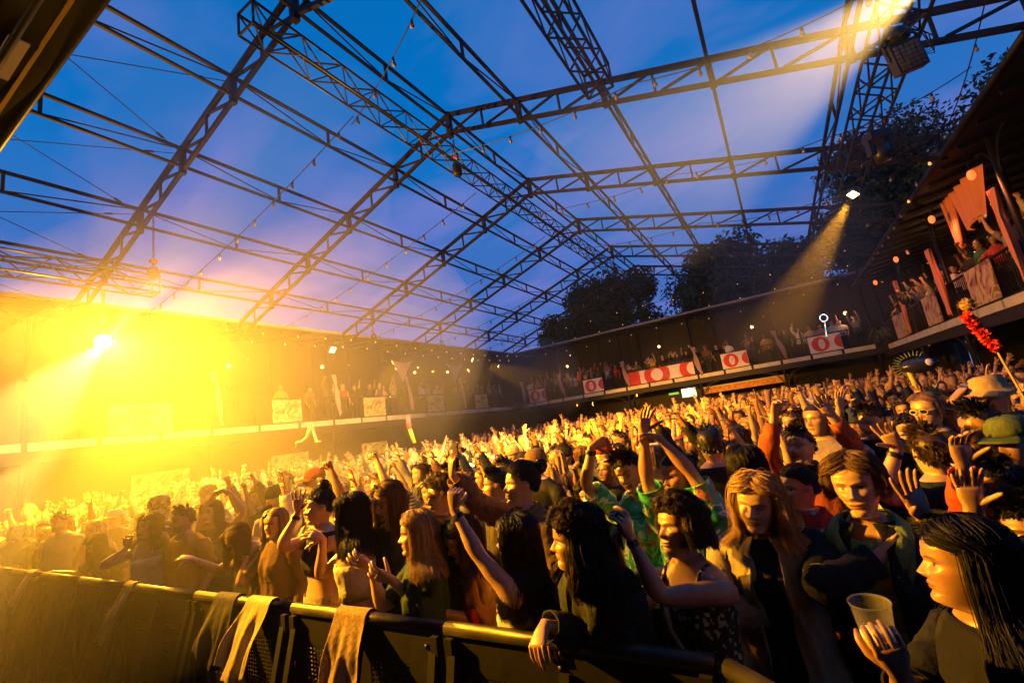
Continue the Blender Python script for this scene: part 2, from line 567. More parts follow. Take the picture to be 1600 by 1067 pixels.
# ------------------------------------------------------------------ galleries
def gallery(origin, rz, length, posts, flz, eave_z, overhang, label, depth=3.4, back_z=None, light_fascia=True):
    """built along local +x with the open front towards local -y"""
    t = empty("gallery_building", origin, rz, label=label, cat="gallery")
    MB().box((0, 0.02, flz - 0.12), (length, depth, flz)).build("floor_slab", m_wood, t)
    MB().box((0, -0.03, flz - 0.42), (length, 0.12, flz - 0.135)).build("edge_beam", m_wood, t)
    # fascia planks between the posts
    bounds = []
    for a, b in zip(posts[:-1], posts[1:]):
        n = 3
        for i in range(n):
            bounds.append((a + (b - a) * i / n + 0.06, a + (b - a) * (i + 1) / n - 0.06))
    for a, b in bounds:
        MB().box((a, -0.055, flz - 0.125), (b, 0.0, flz + 0.085)).build("fascia_plank", m_fascia, t)
    # joists under the floor
    for i in range(int(length / 1.4)):
        MB().box((0.5 + i * 1.4, 0.13, flz - 0.30), (0.6 + i * 1.4, depth - 0.1, flz - 0.125)).build("joist", m_wood, t)
    for px_ in posts:
        p = MB().bar((px_, 0.05, -0.12), (px_, 0.05, eave_z - 0.10), 0.13, n=8)
        p.build("post", m_steel_dark, t, True)
        MB().lathe([(0.14, 0), (0.14, 0.5), (0.10, 0.6), (0.07, 0.62)], 10, (px_, 0.05, -0.11)).build("post_base", m_steel_dark, t, True)
        for s in (-1, 1):
            arc = [(px_ + s * (0.05 + 0.95 * (1 - math.cos(a))), 0.05, flz - 0.45 - 1.0 + 1.0 * math.sin(a)) for a in np.linspace(0, math.pi / 2, 9)]
            br = MB().tube(arc, 0.025, 5)
            br.bar((px_ + s * 0.06, 0.05, flz - 0.98), (px_ + s * 0.46, 0.05, flz - 0.50), 0.03)
            br.build("bracket", m_steel_dark, t)
            arc2 = [(px_ + s * (0.05 + 0.7 * (1 - math.cos(a))), 0.05, eave_z - 0.15 - 0.75 + 0.75 * math.sin(a)) for a in np.linspace(0, math.pi / 2, 7)]
            MB().tube(arc2, 0.022, 5).build("bracket", m_steel_dark, t)
    # railing
    rb = MB()
    rail = []
    for a, b in zip(posts[:-1], posts[1:]):
        MB().bar((a + 0.06, 0.02, flz + 1.06), (b - 0.06, 0.02, flz + 1.06), 0.06, 0.045).build("handrail", m_steel_dark, t)
        MB().bar((a + 0.06, 0.02, flz + 0.12), (b - 0.06, 0.02, flz + 0.12), 0.035).build("bottom_rail", m_steel_dark, t)
        n = int((b - a) / 0.125)
        for i in range(1, n):
            x = a + (b - a) * i / n
            w = 0.05 if i % (n // 3) == 0 else 0.016
            rb.bar((x, 0.02, flz + 0.10), (x, 0.02, flz + 1.05), w)
    tag(rb.build("balusters", m_steel_dark, t), kind="stuff")
    bz = back_z or eave_z + 0.5
    # back wall of upright boards with pilasters, ceiling, roof plate and gutter
    MB().box((0, depth, -0.12), (length, depth + 0.25, bz)).build("back_wall", m_wood, t)
    for i in range(int(length / 2.2)):
        MB().box((1.0 + 2.2 * i, depth - 0.05, flz), (1.12 + 2.2 * i, depth, bz - 0.1)).build("pilaster", m_ceil, t)
    rp = MB()
    rp.add([(0, -overhang, eave_z), (length, -overhang, eave_z), (length, depth + 0.3, bz), (0, depth + 0.3, bz),
            (0, -overhang, eave_z + 0.09), (length, -overhang, eave_z + 0.09), (length, depth + 0.3, bz + 0.09), (0, depth + 0.3, bz + 0.09)],
           [(0, 3, 2, 1), (4, 5, 6, 7), (0, 1, 5, 4), (1, 2, 6, 5), (2, 3, 7, 6), (3, 0, 4, 7)])
    rp.build("roof_plate", m_ceil, t)
    for i in range(int(length / 1.1)):
        x = 0.4 + 1.1 * i
        MB().bar((x, -overhang + 0.1, eave_z - 0.05), (x, depth + 0.1, bz - 0.06), 0.07, 0.10).build("rafter", m_ceil, t)
    gt = MB()
    gt.tube([(0, -overhang - 0.05, eave_z + 0.06), (length * 0.5, -overhang - 0.05, eave_z + 0.05), (length, -overhang - 0.05, eave_z + 0.06)], 0.065, 8)
    gt.build("gutter", m_gutter if light_fascia else m_steel_dark, t, True)
    return t

# side gallery in the haze: local x runs along +Y, open side towards +X
gal_l = gallery((XL, -4.0, 0), math.pi / 2, 36.4, [0.2, 3.4, 7.75, 12.15, 16.95, 21.4, 25.9, 30.3, 32.5], FLZ, 6.92, 0.55,
                "two-storey side gallery with railing, drowned in yellow haze")
MB().box((36.41, 0.0, 0), (36.6, 3.64, 7.5)).build("end_wall", m_wood, gal_l)
# far gallery: local x along +X, open side towards -Y
far_posts = [-16.3, -12.95, -8.46, -4.10, 0.22, 4.4]
gal_f = gallery((XL, YF, 0), 0.0, 25.0, [x - XL for x in far_posts], FLZ, 6.92, 0.55,
                "far gallery across the hall with red and white banners on its railing")
# gallery on the tree side: local x runs along -Y, open side towards -X
gal_r = gallery((XR, 28.6, 0), -math.pi / 2, 24.0, [28.6 - y for y in (27.0, 22.0, 17.3, 12.6, 8.0, 5.0)], 3.02, 6.36, 0.45,
                "side gallery with orange-lit drapes and paintings under the tall tree", depth=3.2, light_fascia=False)

# ------------------------------------------------------------------ stage behind the camera: deck, canopy, added drapes out of view that block sky light
stage = empty("stage", (-5, -4, 0), label="black covered stage canopy edge in the top corner", cat="stage")
SO = np.array([-5.0, -4.0, 0.0])
def sbox(lo, hi, name, m):
    return MB().box(np.array(lo) - SO, np.array(hi) - SO).build(name, m, stage)
sbox((-15, -12, -0.12), (4, -0.6, 1.0), "deck", m_deck)
sbox((-15, -12.2, 0.0), (4, -12.0, 7.4), "sky_block_back_drape", m_black)  # unseen back and side drapes, added to keep sky light off the crowd
sbox((-15.2, -12, 0.0), (-15.0, -0.6, 7.4), "sky_block_side_drape", m_black)
sbox((4.0, -12, 0.0), (4.2, -0.6, 7.4), "sky_block_side_drape", m_black)
sbox((-15.2, -12, 5.50), (4.2, 1.02, 5.62), "canopy_roof", m_black)
# canopy front: sloping valance, edge tube and a yellow strap
c = MB().sheet(lambda u, v: np.array([-15.2 + 19.4 * u, 0.62 + 0.50 * v, 5.34 + 0.11 * v + 0.02 * math.sin(40 * u + 2 * v)]) - SO, 90, 4)
solid(c.build("valance", mat("canopy_fabric", (0.005, 0.004, 0.003), 0.95, bump=(120, 0.003), spec=0.05), stage, True), 0.02)
MB().tube([np.array([-15.2, 1.13, 5.44]) - SO, np.array([4.2, 1.13, 5.44]) - SO], 0.03, 8).build("edge_tube", m_steel_dark, stage, True)
MB().bar(np.array([-15.2, 0.985, 5.395]) - SO, np.array([4.2, 0.985, 5.395]) - SO, 0.028, 0.012).build("strap", m_yellow, stage)
MB().bar(np.array([-15.2, 0.72, 5.20]) - SO, np.array([4.2, 0.86, 5.20]) - SO, 0.05, n=8).build("pipe", m_steel_dark, stage, True)
for x in (-4.62, -6.4, -8.2):
    MB().box(np.array([x - 0.28, 0.80, 5.335]) - SO, np.array([x + 0.28, 0.92, 5.345]) - SO).build("foil_window", mat("clear_foil", (0.45, 0.45, 0.55), 0.25), stage)
for x in (-14.6, -9.5, 3.6):
    MB().bar(np.array([x, 0.4, 0]) - SO, np.array([x, 0.4, 5.5]) - SO, 0.16, n=4).build("tower_leg", m_steel_dark, stage) if x != -9.5 else None
# ================================================================== PEOPLE
def smooth(x, a, b):
    t = np.clip((np.asarray(x, float) - a) / (b - a), 0, 1)
    return t * t * (3 - 2 * t)

def unit(v):
    v = np.asarray(v, float)
    return v / max(np.linalg.norm(v), 1e-9)

def rot_axis(axis, ang):
    a = unit(axis); c, s = math.cos(ang), math.sin(ang)
    K = np.array([[0, -a[2], a[1]], [a[2], 0, -a[0]], [-a[1], a[0], 0]])
    return np.eye(3) + s * K + (1 - c) * (K @ K)

def rot_between(a, b):
    a = unit(a); b = unit(b)
    v = np.cross(a, b); c = float(np.dot(a, b))
    if c < -0.9999:
        return rot_axis(np.cross(a, [0.3, 0.9, 0.2]), math.pi)
    K = np.array([[0, -v[2], v[1]], [v[2], 0, -v[0]], [-v[1], v[0], 0]])
    return np.eye(3) + K + K @ K / (1 + c)

# ---- head profile: level, front, back, half width (metres, chin = 0, crown = 1)
HEAD_T = np.array([-0.03, 0.01, 0.045, 0.10, 0.16, 0.25, 0.35, 0.45, 0.53, 0.62, 0.72, 0.82, 0.90, 0.96, 1.0])
HEAD_F = np.array([0.056, 0.084, 0.0935, 0.0945, 0.091, 0.0935, 0.0935, 0.0905, 0.0875, 0.0925, 0.090, 0.078, 0.058, 0.034, 0.004])
HEAD_B = np.array([0.060, 0.060, 0.060, 0.061, 0.064, 0.073, 0.083, 0.091, 0.096, 0.099, 0.096, 0.086, 0.066, 0.040, 0.004])
HEAD_W = np.array([0.053, 0.046, 0.047, 0.053, 0.059, 0.065, 0.0695, 0.073, 0.0745, 0.0755, 0.0745, 0.068, 0.054, 0.034, 0.004])
HH = 0.228                      # chin to crown
CHIN_Z = 1.478
TOR_Z = np.array([0.80, 0.86, 0.92, 1.00, 1.08, 1.18, 1.27, 1.33, 1.37, 1.405, 1.43, 1.452, 1.472, 1.49, 1.50])
TOR_W_F = np.array([0.165, 0.178, 0.182, 0.158, 0.132, 0.140, 0.150, 0.156, 0.157, 0.142, 0.104, 0.070, 0.055, 0.051, 0.050])
TOR_W_M = np.array([0.155, 0.165, 0.168, 0.162, 0.156, 0.168, 0.182, 0.188, 0.188, 0.172, 0.130, 0.086, 0.066, 0.060, 0.058])
TOR_D = np.array([0.110, 0.122, 0.122, 0.108, 0.096, 0.100, 0.106, 0.104, 0.098, 0.088, 0.076, 0.064, 0.057, 0.055, 0.056])
NECK_PIV = np.array([0.0, -0.012, 1.462])

def columns(N):
    u = -math.pi + 2 * math.pi * np.arange(N) / N
    return u - 0.60 * np.sin(u)          # denser in front; 0 = front

def superell(c, p):
    return np.sign(c) * np.abs(c) ** p

def gauss(x, s):
    return np.exp(-0.5 * (x / s) ** 2)

def torso_rings(P, zs, N, off=0.0, loose=0.0):
    """rings of the torso at heights zs (before posing): array (len(zs), N, 3)"""
    th = columns(N)
    W = TOR_W_F if P['fem'] else TOR_W_M
    w = np.interp(zs, TOR_Z, W)[:, None] * P['girth']
    dpt = np.interp(zs, TOR_Z, TOR_D)[:, None] * P['girth']
    if loose:
        # cloth hangs from the chest and does not follow the waist in
        lw = np.interp(1.30, TOR_Z, W) * P['girth']; ld = 0.112 * P['girth']
        k = loose * smooth(1.32 - zs, 0.0, 0.12)[:, None]
        w = np.maximum(w, w * (1 - k) + lw * k); dpt = np.maximum(dpt, dpt * (1 - k) + ld * k)
    p = 0.86
    x = (w + off) * superell(np.sin(th), p)[None, :]
    y = (dpt + off) * superell(np.cos(th), p)[None, :]
    z = np.repeat(np.asarray(zs, float)[:, None], N, 1)
    if P['fem']:
        b = 0.036 * P.get('bust', 1.0)
        front = np.clip(np.cos(th), 0, 1)[None, :] ** 0.5
        y = y + b * front * (gauss(x - 0.072, 0.045) + gauss(x + 0.072, 0.045)) * gauss(z - 1.245, 0.055)
    yo = np.interp(zs, [0.8, 1.0, 1.2, 1.4, 1.5], [-0.005, 0.005, -0.005, -0.02, -0.006])[:, None]
    return np.stack([x, y + yo, z], -1)

def head_rings(ts, N, P):
    th = columns(N)
    f = np.interp(ts, HEAD_T, HEAD_F)[:, None]; b = np.interp(ts, HEAD_T, HEAD_B)[:, None]; w = np.interp(ts, HEAD_T, HEAD_W)[:, None]
    if P['fem']:
        w = w * (1 - 0.09 * smooth(0.34 - np.asarray(ts), 0.0, 0.25))[:, None]
    c = np.cos(th)[None, :]; s = np.sin(th)[None, :]
    t = np.repeat(np.asarray(ts)[:, None], N, 1)
    pf = 0.80
    x = w * superell(s, 0.88)
    y = np.where(c > 0, f * superell(c, pf), b * superell(c, 0.9))
    # face relief
    fr = smooth(c, 0.0, 0.45) * np.ones_like(x)
    jaw = P.get('jaw', 1.0)
    ax = np.abs(x)
    dy = np.zeros_like(x)
    nose_h = np.interp(t, [0.31, 0.345, 0.385, 0.43, 0.50, 0.56, 0.62], [0.0, 0.012, 0.025, 0.019, 0.0105, 0.005, 0.0]) * P.get('nose', 1.0)
    nose_s = np.interp(t, [0.33, 0.385, 0.45, 0.55], [0.0125, 0.0105, 0.0075, 0.0065])
    dy += nose_h * gauss(x, nose_s)
    dy += 0.007 * gauss(ax - 0.0135, 0.0055) * gauss(t - 0.365, 0.025)
    dy -= 0.0160 * gauss(ax - 0.030, 0.0150) * gauss(t - 0.518, 0.040)
    dy += 0.0095 * gauss(ax - 0.031, 0.0105) * gauss(t - 0.510, 0.022)
    dy += 0.0055 * gauss(t - 0.588, 0.024) * gauss(ax - 0.026, 0.022)
    dy += 0.005 * gauss(ax - 0.043, 0.017) * gauss(t - 0.41, 0.06)
    sm = P.get('smile', 0.3)
    mx = 0.019 + 0.007 * sm
    tl = t + 0.018 - 0.05 * sm * np.clip(ax / mx, 0, 1.4) ** 2 * 0.35
    dy += 0.0075 * gauss(tl - 0.270, 0.015) * gauss(x, mx * 0.85)
    dy += 0.0085 * gauss(tl - 0.216, 0.018) * gauss(x, mx * 0.75)
    dy -= 0.0060 * gauss(tl - 0.244, 0.008) * gauss(x, mx)
    dy -= 0.0045 * gauss(t - 0.165, 0.022) * gauss(x, 0.02)
    dy += 0.0065 * jaw * gauss(t - 0.075, 0.04) * gauss(x, 0.019)
    dy += 0.003 * sm * gauss(ax - 0.038, 0.012) * gauss(t - 0.33, 0.04)
    y = y + dy * fr
    # ears
    er = gauss(y + 0.006, 0.013) * gauss(t - 0.49, 0.075) * smooth(np.abs(s), 0.85, 0.98)
    x = x + np.sign(x) * 0.019 * er
    y = y - 0.006 * er
    z = CHIN_Z + t * HH
    # colours as multipliers of the skin colour
    col = np.ones(x.shape + (3,))
    def paint(m, rgb):
        m = np.clip(m, 0, 1)[..., None]
        col[:] = col * (1 - m) + np.array(rgb) * m
    paint(0.28 * fr * gauss(ax - 0.044, 0.018) * gauss(t - 0.38, 0.07), (1.0, 0.62, 0.55))
    lip = smooth(tl, 0.188, 0.200) * smooth(0.292 - 0.35 * ax - tl, 0.0, 0.012) * smooth(mx + 0.005 - ax, 0.0, 0.008)
    paint(0.8 * fr * lip, P.get('lip', (0.70, 0.36, 0.34)))
    open_m = P.get('teeth', 0.0)
    paint(0.8 * fr * gauss(tl - 0.245, 0.0055) * smooth(mx + 0.003 - ax, 0.0, 0.006), (0.20, 0.08, 0.07))
    if open_m:
        paint(open_m * fr * smooth(0.012 - np.abs(tl - 0.247), 0.0, 0.006) * smooth(mx * 0.9 - ax, 0.0, 0.006), (1.35, 1.55, 1.75))
    brow = gauss(t - 0.592 - 0.9 * np.clip(ax - 0.015, 0, 0.02) + 1.1 * np.clip(ax - 0.035, 0, 1), 0.0115) * smooth(ax, 0.010, 0.018) * smooth(0.056 - ax, 0.0, 0.012)
    paint(0.85 * fr * brow, P.get('browc', (0.16, 0.10, 0.07)))
    eye = smooth(0.020 - np.abs(t - 0.511) - 22 * np.clip(np.abs(ax - 0.031) - 0.004, 0, 1) ** 1.55, 0.0, 0.010)
    closed = P.get('closed', 0.0)
    if closed < 0.5:
        paint(0.85 * fr * eye, (1.0, 1.2, 1.4))
        paint(fr * smooth(0.0068 - np.sqrt((ax - 0.031) ** 2 + ((t - 0.513) * HH) ** 2), 0.0, 0.0025), (0.06, 0.04, 0.035))
        paint(0.9 * fr * gauss(t - 0.534 + 18 * (ax - 0.031) ** 2, 0.0065) * smooth(0.019 - np.abs(ax - 0.031), 0.0, 0.006), (0.07, 0.045, 0.04))
    else:
        paint(0.85 * fr * gauss(t - 0.503, 0.009) * smooth(0.019 - np.abs(ax - 0.031), 0.0, 0.006), (0.10, 0.06, 0.05))
    paint(0.18 * fr * gauss(t - 0.47, 0.02) * gauss(ax - 0.03, 0.014), (0.7, 0.5, 0.48))
    paint(0.4 * fr * gauss(t - 0.350, 0.009) * gauss(ax - 0.009, 0.0035), (0.25, 0.12, 0.1))
    if P.get('beard'):
        bm = smooth(0.31 - t + 0.25 * np.clip(ax - 0.03, 0, 1), 0.0, 0.05) * smooth(c, -0.15, 0.2) * smooth(t, -0.02, 0.02)
        paint(0.75 * P['beard'] * bm * (1 - lip), P.get('browc', (0.16, 0.10, 0.07)))
    return np.stack([x, y, z], -1), col

def head_matrix(P):
    yaw, pitch, roll = [math.radians(a) for a in P.get('head', (0, 0, 0))]   # yaw + = turns to own left, pitch + = looks down, roll + = tilts to own right
    return rot_axis((0, 0, 1), yaw) @ rot_axis((1, 0, 0), -pitch) @ rot_axis((0, 1, 0), roll)

def pose_torso(P, pts):
    """lean, side bend and twist of everything above the hips"""
    pts = np.asarray(pts, float)
    sh = pts.shape
    q = pts.reshape(-1, 3).copy()
    lean, side, tw = [math.radians(a) for a in P.get('torso', (0, 0, 0))]
    g = smooth(q[:, 2], 0.90, 1.36)
    piv = np.array([0, 0, 0.95])
    v = q - piv
    a = -lean * g
    c, s = np.cos(a), np.sin(a)
    y = v[:, 1] * c - v[:, 2] * s; z = v[:, 1] * s + v[:, 2] * c
    v[:, 1], v[:, 2] = y, z
    a = side * g
    c, s = np.cos(a), np.sin(a)
    x = v[:, 0] * c + v[:, 2] * s; z = -v[:, 0] * s + v[:, 2] * c
    v[:, 0], v[:, 2] = x, z
    a = tw * g
    c, s = np.cos(a), np.sin(a)
    x = v[:, 0] * c - v[:, 1] * s; y = v[:, 0] * s + v[:, 1] * c
    v[:, 0], v[:, 1] = x, y
    return (v + piv).reshape(sh)

def pose_head(P, pts):
    pts = np.asarray(pts, float)
    sh = pts.shape
    q = pts.reshape(-1, 3)
    Rm = head_matrix(P)
    w = smooth(q[:, 2], 1.445, 1.505)[:, None]
    r = (q - NECK_PIV) @ Rm.T + NECK_PIV
    q = q * (1 - w) + r * w
    return pose_torso(P, q).reshape(sh)

SH = np.array([0.162, -0.022, 1.350])

def shoulder(P, s):
    k = P['girth'] * (1.0 if P['fem'] else 1.16)
    return np.array([s * SH[0] * k, SH[1], SH[2]])

def arm_path(P, s, n=20):
    """centre line of the arm: points, tangents, cumulative fraction; P['arms'][s] = dict(hand=, elbow= hint, palm=, pose=)"""
    A = P['arms'][0 if s < 0 else 1]
    S = pose_torso(P, shoulder(P, s))
    L1, L2 = 0.285, 0.255
    H = np.array(A['hand'], float)
    d = H - S; dist = np.linalg.norm(d)
    mxl = (L1 + L2) * 0.992
    if dist > mxl:
        H = S + d / dist * mxl; dist = mxl
    if dist < 0.12:
        H = S + unit(d) * 0.12; dist = 0.12
    hint = np.array(A.get('elbow', (s * 0.5, -0.3, -1.0)), float)
    dn = unit(H - S)
    hp = hint - dn * np.dot(hint, dn)
    hp = unit(hp)
    a = (L1 * L1 - L2 * L2 + dist * dist) / (2 * dist)
    h = math.sqrt(max(L1 * L1 - a * a, 0))
    E = S + dn * a + hp * h
    return S, E, H

def arm_rings(P, s, thetas, frac_end=1.0, off=0.0, nrow=15, u0=None):
    """rings from the shoulder to the wrist (posed). thetas: angle of each ring vertex in the rest frame"""
    S, E, H = arm_path(P, s)
    out = pose_torso(P, shoulder(P, s) + np.array([s * 0.1, 0, 0])) - S
    out = unit(out)
    d1 = unit(E - S); d2 = unit(H - E)
    L1 = np.linalg.norm(E - S); L2 = np.linalg.norm(H - E)
    ts = np.linspace(0.05, 1.0, nrow)
    ts = ts[ts <= frac_end + 1e-6]
    if ts[-1] < frac_end - 1e-3:
        ts = np.append(ts, frac_end)
    pts = []; tans = []
    for t in ts:
        L = t * (L1 + L2)
        # rounded elbow
        rr = 0.055
        if L < L1 - rr:
            p = S + d1 * L; tn = d1
        elif L > L1 + rr:
            p = E + d2 * (L - L1); tn = d2
        else:
            u = (L - (L1 - rr)) / (2 * rr)
            a, c = E - d1 * rr, E + d2 * rr
            p = a * (1 - u) ** 2 + 2 * E * u * (1 - u) + c * u * u
            tn = unit(d1 * (1 - u) + d2 * u)
        w = 1 - smooth(t, 0.02, 0.22)
        tn = unit(tn * (1 - 0.55 * w) + out * 0.55 * w)
        p = p + out * 0.012 * w
        pts.append(p); tans.append(tn)
    g = P.get('armg', 1.0) * (1.0 if P['fem'] else 1.16)
    rad = np.interp(ts, [0.05, 0.12, 0.25, 0.36, 0.47, 0.53, 0.62, 0.70, 0.82, 0.94, 1.0], np.array([0.054, 0.054, 0.046, 0.0445, 0.0365, 0.0375, 0.0415, 0.039, 0.030, 0.0245, 0.0245])) * g + off
    # frame transport from the rest frame (axis = out; u = forward, v = up)
    base = np.array([s * 1.0, 0, 0])
    u = pose_torso(P, shoulder(P, s) + np.array([0, 0.1, 0])) - S
    u = unit(u - out * np.dot(u, out))
    cur = out
    A = P['arms'][0 if s < 0 else 1]
    hd = unit(A.get('dir', d2)); pn = np.array(A.get('palm', (0, 1, 0)), float)
    pn = unit(pn - hd * np.dot(pn, hd))
    frames = []
    for tn in tans:
        Rb = rot_between(cur, tn)
        u = Rb @ u; cur = tn
        u = unit(u - tn * np.dot(u, tn))
        frames.append(u)
    # twist so that the rest 'up' axis ends on the back of the hand
    tn = tans[-1]
    v = np.cross(tn, frames[-1]) * s
    bk = -pn
    bk = unit(bk - tn * np.dot(bk, tn))
    ang = math.atan2(np.dot(np.cross(v, bk), tn), np.dot(v, bk))
    rings = []
    for i, t in enumerate(ts):
        tw = ang * smooth(t, 0.35, 1.0) if frac_end >= 0.99 else ang * smooth(t, 0.35, 1.0)
        Rt = rot_axis(tans[i], float(tw))
        uu = Rt @ frames[i]
        vv = np.cross(tans[i], uu) * s
        fl = 1.0 - 0.22 * smooth(t, 0.82, 1.0)
        ring = pts[i] + rad[i] * (np.cos(thetas)[:, None] * uu * (1 + 0.12 * smooth(t, 0.82, 1.0)) + np.sin(thetas)[:, None] * vv * fl)
        rings.append(ring)
    wf = (H, hd, pn)
    return np.array(rings), wf, uu, vv

CURL = {
    'open': ((6, 6, 6), 9, 18), 'flat': ((2, 3, 3), 3, 12), 'relaxed': ((24, 32, 22), 4, 22), 'fist': ((78, 98, 62), 0, 46),
    'grip': ((40, 52, 40), 2, 34), 'drape': ((52, 22, 12), 3, 20), 'claw': ((30, 48, 38), 8, 26), 'pinch': ((48, 46, 30), 3, 36),
}

def hand_parts(mesh, wf, s, P, pose, q):
    """palm and fingers; returns rings of the palm so the arm surface can run on into it"""
    W, h, n = wf
    side = np.cross(h, n) * s            # towards the thumb
    side = unit(side)
    k = P.get('handk', 1.0)
    curl, spread, thumbc = CURL.get(pose, CURL['relaxed'])
    palm = []
    spec = [(0.018, 0.030, 0.017), (0.040, 0.037, 0.0165), (0.062, 0.041, 0.0155), (0.082, 0.041, 0.0135), (0.094, 0.037, 0.010)]
    for L, w, th in spec:
        palm.append((W + h * L * k, w * k, th * k))
    fing = [(-0.031, 0.056, -1.4), (-0.0105, 0.071, -0.45), (0.0105, 0.077, 0.45), (0.031, 0.068, 1.4)]
    fs = 7 if q > 1 else 5
    for i, (o, ln, sp) in enumerate(fing):
        c = list(curl)
        if pose == 'point' and i != 3: c = [78, 98, 62]
        if pose == 'point' and i == 3: c = [4, 4, 4]
        if pose == 'peace':
            c = [4, 4, 4] if i in (2, 3) else [78, 98, 62]
        jit = P['rng'].uniform(-6, 6) if pose not in ('fist', 'point', 'peace') else 0
        base = W + (h * 0.078 + side * o * 0.98) * k - n * 0.002
        sang = math.radians(sp * spread)
        dvec = unit(h * math.cos(sang) + side * math.sin(sang))
        ax = unit(np.cross(dvec, n))
        pts = [base - h * 0.012, base + dvec * 0.012]
        a = 0
        p = base + dvec * 0.012
        for j, fr_ in enumerate((0.46, 0.31, 0.23)):
            a += math.radians(c[j] + jit)
            dd = rot_axis(ax, a) @ dvec
            nseg = 2
            for m_ in range(nseg):
                p = p + dd * ln * k * fr_ / nseg * 1.12
                pts.append(p)
        r0 = (0.0082 if i else 0.0072) * k
        rr = np.interp(np.linspace(0, 1, len(pts)), [0, 0.35, 0.45, 0.8, 0.95, 1], [r0, r0 * 0.98, r0 * 1.03, r0 * 0.86, r0 * 0.72, r0 * 0.42])
        mesh.tube(pts, rr, fs)
    # thumb leaves the side of the palm near its base
    base = W + (h * 0.026 + side * 0.022) * k + n * 0.004
    d0 = unit(h * 0.62 + side * 0.72 + n * 0.28)
    ax = unit(np.cross(d0, unit(n * 0.8 - side * 0.6)))
    pts = [base - d0 * 0.008]
    p = base
    pts.append(p)
    a = 0
    for j, L in enumerate((0.042, 0.034, 0.026)):
        a += math.radians((0.4, 1.0, 0.8)[j] * thumbc)
        dd = rot_axis(ax, a) @ d0
        for m_ in range(2):
            p = p + dd * L * k / 2
            pts.append(p)
    rr = np.interp(np.linspace(0, 1, len(pts)), [0, 0.3, 0.6, 0.8, 1], [0.0130 * k, 0.0118 * k, 0.0096 * k, 0.0088 * k, 0.0045 * k])
    mesh.tube(pts, rr, fs)
    return palm, side

class Skin(MB):
    """mesh builder that also keeps a tint per vertex"""
    def __init__(self):
        super().__init__()
        self.col = {}

    def grid_faces(self, R, N, base, hole=None):
        fs = []
        for r in range(R - 1):
            for c in range(N):
                if hole and hole(r, c):
                    continue
                d = (c + 1) % N
                fs.append((base + r * N + c, base + r * N + d, base + (r + 1) * N + d, base + (r + 1) * N + c))
        return fs

    def lock(self, pts, rad):
        """remember a lock of hair; batch() turns all of them into curved ribbons at once"""
        self.__dict__.setdefault('locks', {}).setdefault(len(pts), []).append((pts, rad))

    def batch(self, cen, rng):
        for m, ls in self.__dict__.get('locks', {}).items():
            P_ = np.array([l[0] for l in ls]); R_ = np.array([np.broadcast_to(l[1], (m,)) for l in ls])
            K = len(ls)
            T = np.gradient(P_, axis=1)
            T /= np.maximum(np.linalg.norm(T, axis=2, keepdims=True), 1e-9)
            O = P_ - cen
            O[..., 2] *= np.where(P_[..., 2] < cen[2] - 0.03, 0.1, 1.0)
            O = O + rng.normal(0, 0.035, (K, 1, 3))
            O /= np.maximum(np.linalg.norm(O, axis=2, keepdims=True), 1e-9)
            S = np.cross(T, O)
            S /= np.maximum(np.linalg.norm(S, axis=2, keepdims=True), 1e-9)
            V = np.stack([P_ - S * R_[..., None], P_ + O * R_[..., None] * 0.35, P_ + S * R_[..., None]], 2)
            st = len(self.v)
            self.v.extend(map(tuple, V.reshape(-1, 3).tolist()))
            base = st + (np.arange(K) * m * 3)[:, None, None]
            i = np.arange(m - 1)[None, :, None] * 3; k = np.arange(2)[None, None, :]
            Fq = np.stack([base + i + k, base + i + k + 1, base + i + 3 + k + 1, base + i + 3 + k], -1).reshape(-1, 4)
            self.f.extend(map(tuple, Fq.tolist()))
            self.mi.extend([0] * len(Fq))
            self.col[st] = np.repeat(np.repeat(rng.uniform(0.55, 1.45, (K, 1)), m * 3, 0), 3, 1)
        self.__dict__['locks'] = {}

    def strands(self, per, spread, rng, m=12):
        """hair strands: every lock becomes a bundle of fine hairs. Returns points (K, m, 3) and a tint per strand"""
        P_all = []; tint = []
        for k, ls in self.__dict__.get('locks', {}).items():
            P_ = np.array([l[0] for l in ls])
            u = np.linspace(0, k - 1, m); i0 = np.minimum(u.astype(int), k - 2); f = (u - i0)[None, :, None]
            # Catmull-like smoothing is not needed at this spacing
            Q = P_[:, i0] * (1 - f) + P_[:, i0 + 1] * f
            K = len(ls)
            Q = np.repeat(Q, per, 0)
            off = rng.normal(0, 1, (K * per, 1, 3)) * spread
            w = np.interp(np.linspace(0, 1, m), [0, 0.2, 0.75, 1], [0.9, 1.0, 0.9, 0.55])[None, :, None]
            curl = rng.normal(0, 1, (K * per, 2, 3)) * spread * 0.5
            v = np.linspace(0, 1, m)[None, :, None]
            ph = rng.uniform(0, 6.28, (K * per, 1, 1))
            Q = Q + off * w + curl[:, :1] * np.sin(5 * v + ph) * v + curl[:, 1:] * np.sin(11 * v + ph) * 0.5
            fly = (rng.random((K * per, 1, 1)) < 0.035) * rng.normal(0, 1, (K * per, 1, 3)) * 0.016 * v
            Q = Q + fly
            P_all.append(Q)
            tint.append(np.repeat(rng.uniform(0.6, 1.4, K), per) * rng.uniform(0.7, 1.3, K * per))
        self.__dict__['locks'] = {}
        return np.concatenate(P_all), np.concatenate(tint)

    def finish(self, name, materials, parent=None, smooth_=True):
        me = self.mesh(name, materials, smooth_)
        at = me.color_attributes.new("tint", 'FLOAT_COLOR', 'POINT')
        arr = np.ones((len(self.v), 4), np.float32)
        for i0, c in self.col.items():
            arr[i0:i0 + len(c), :3] = c
        at.data.foreach_set("color", arr.ravel())
        return me

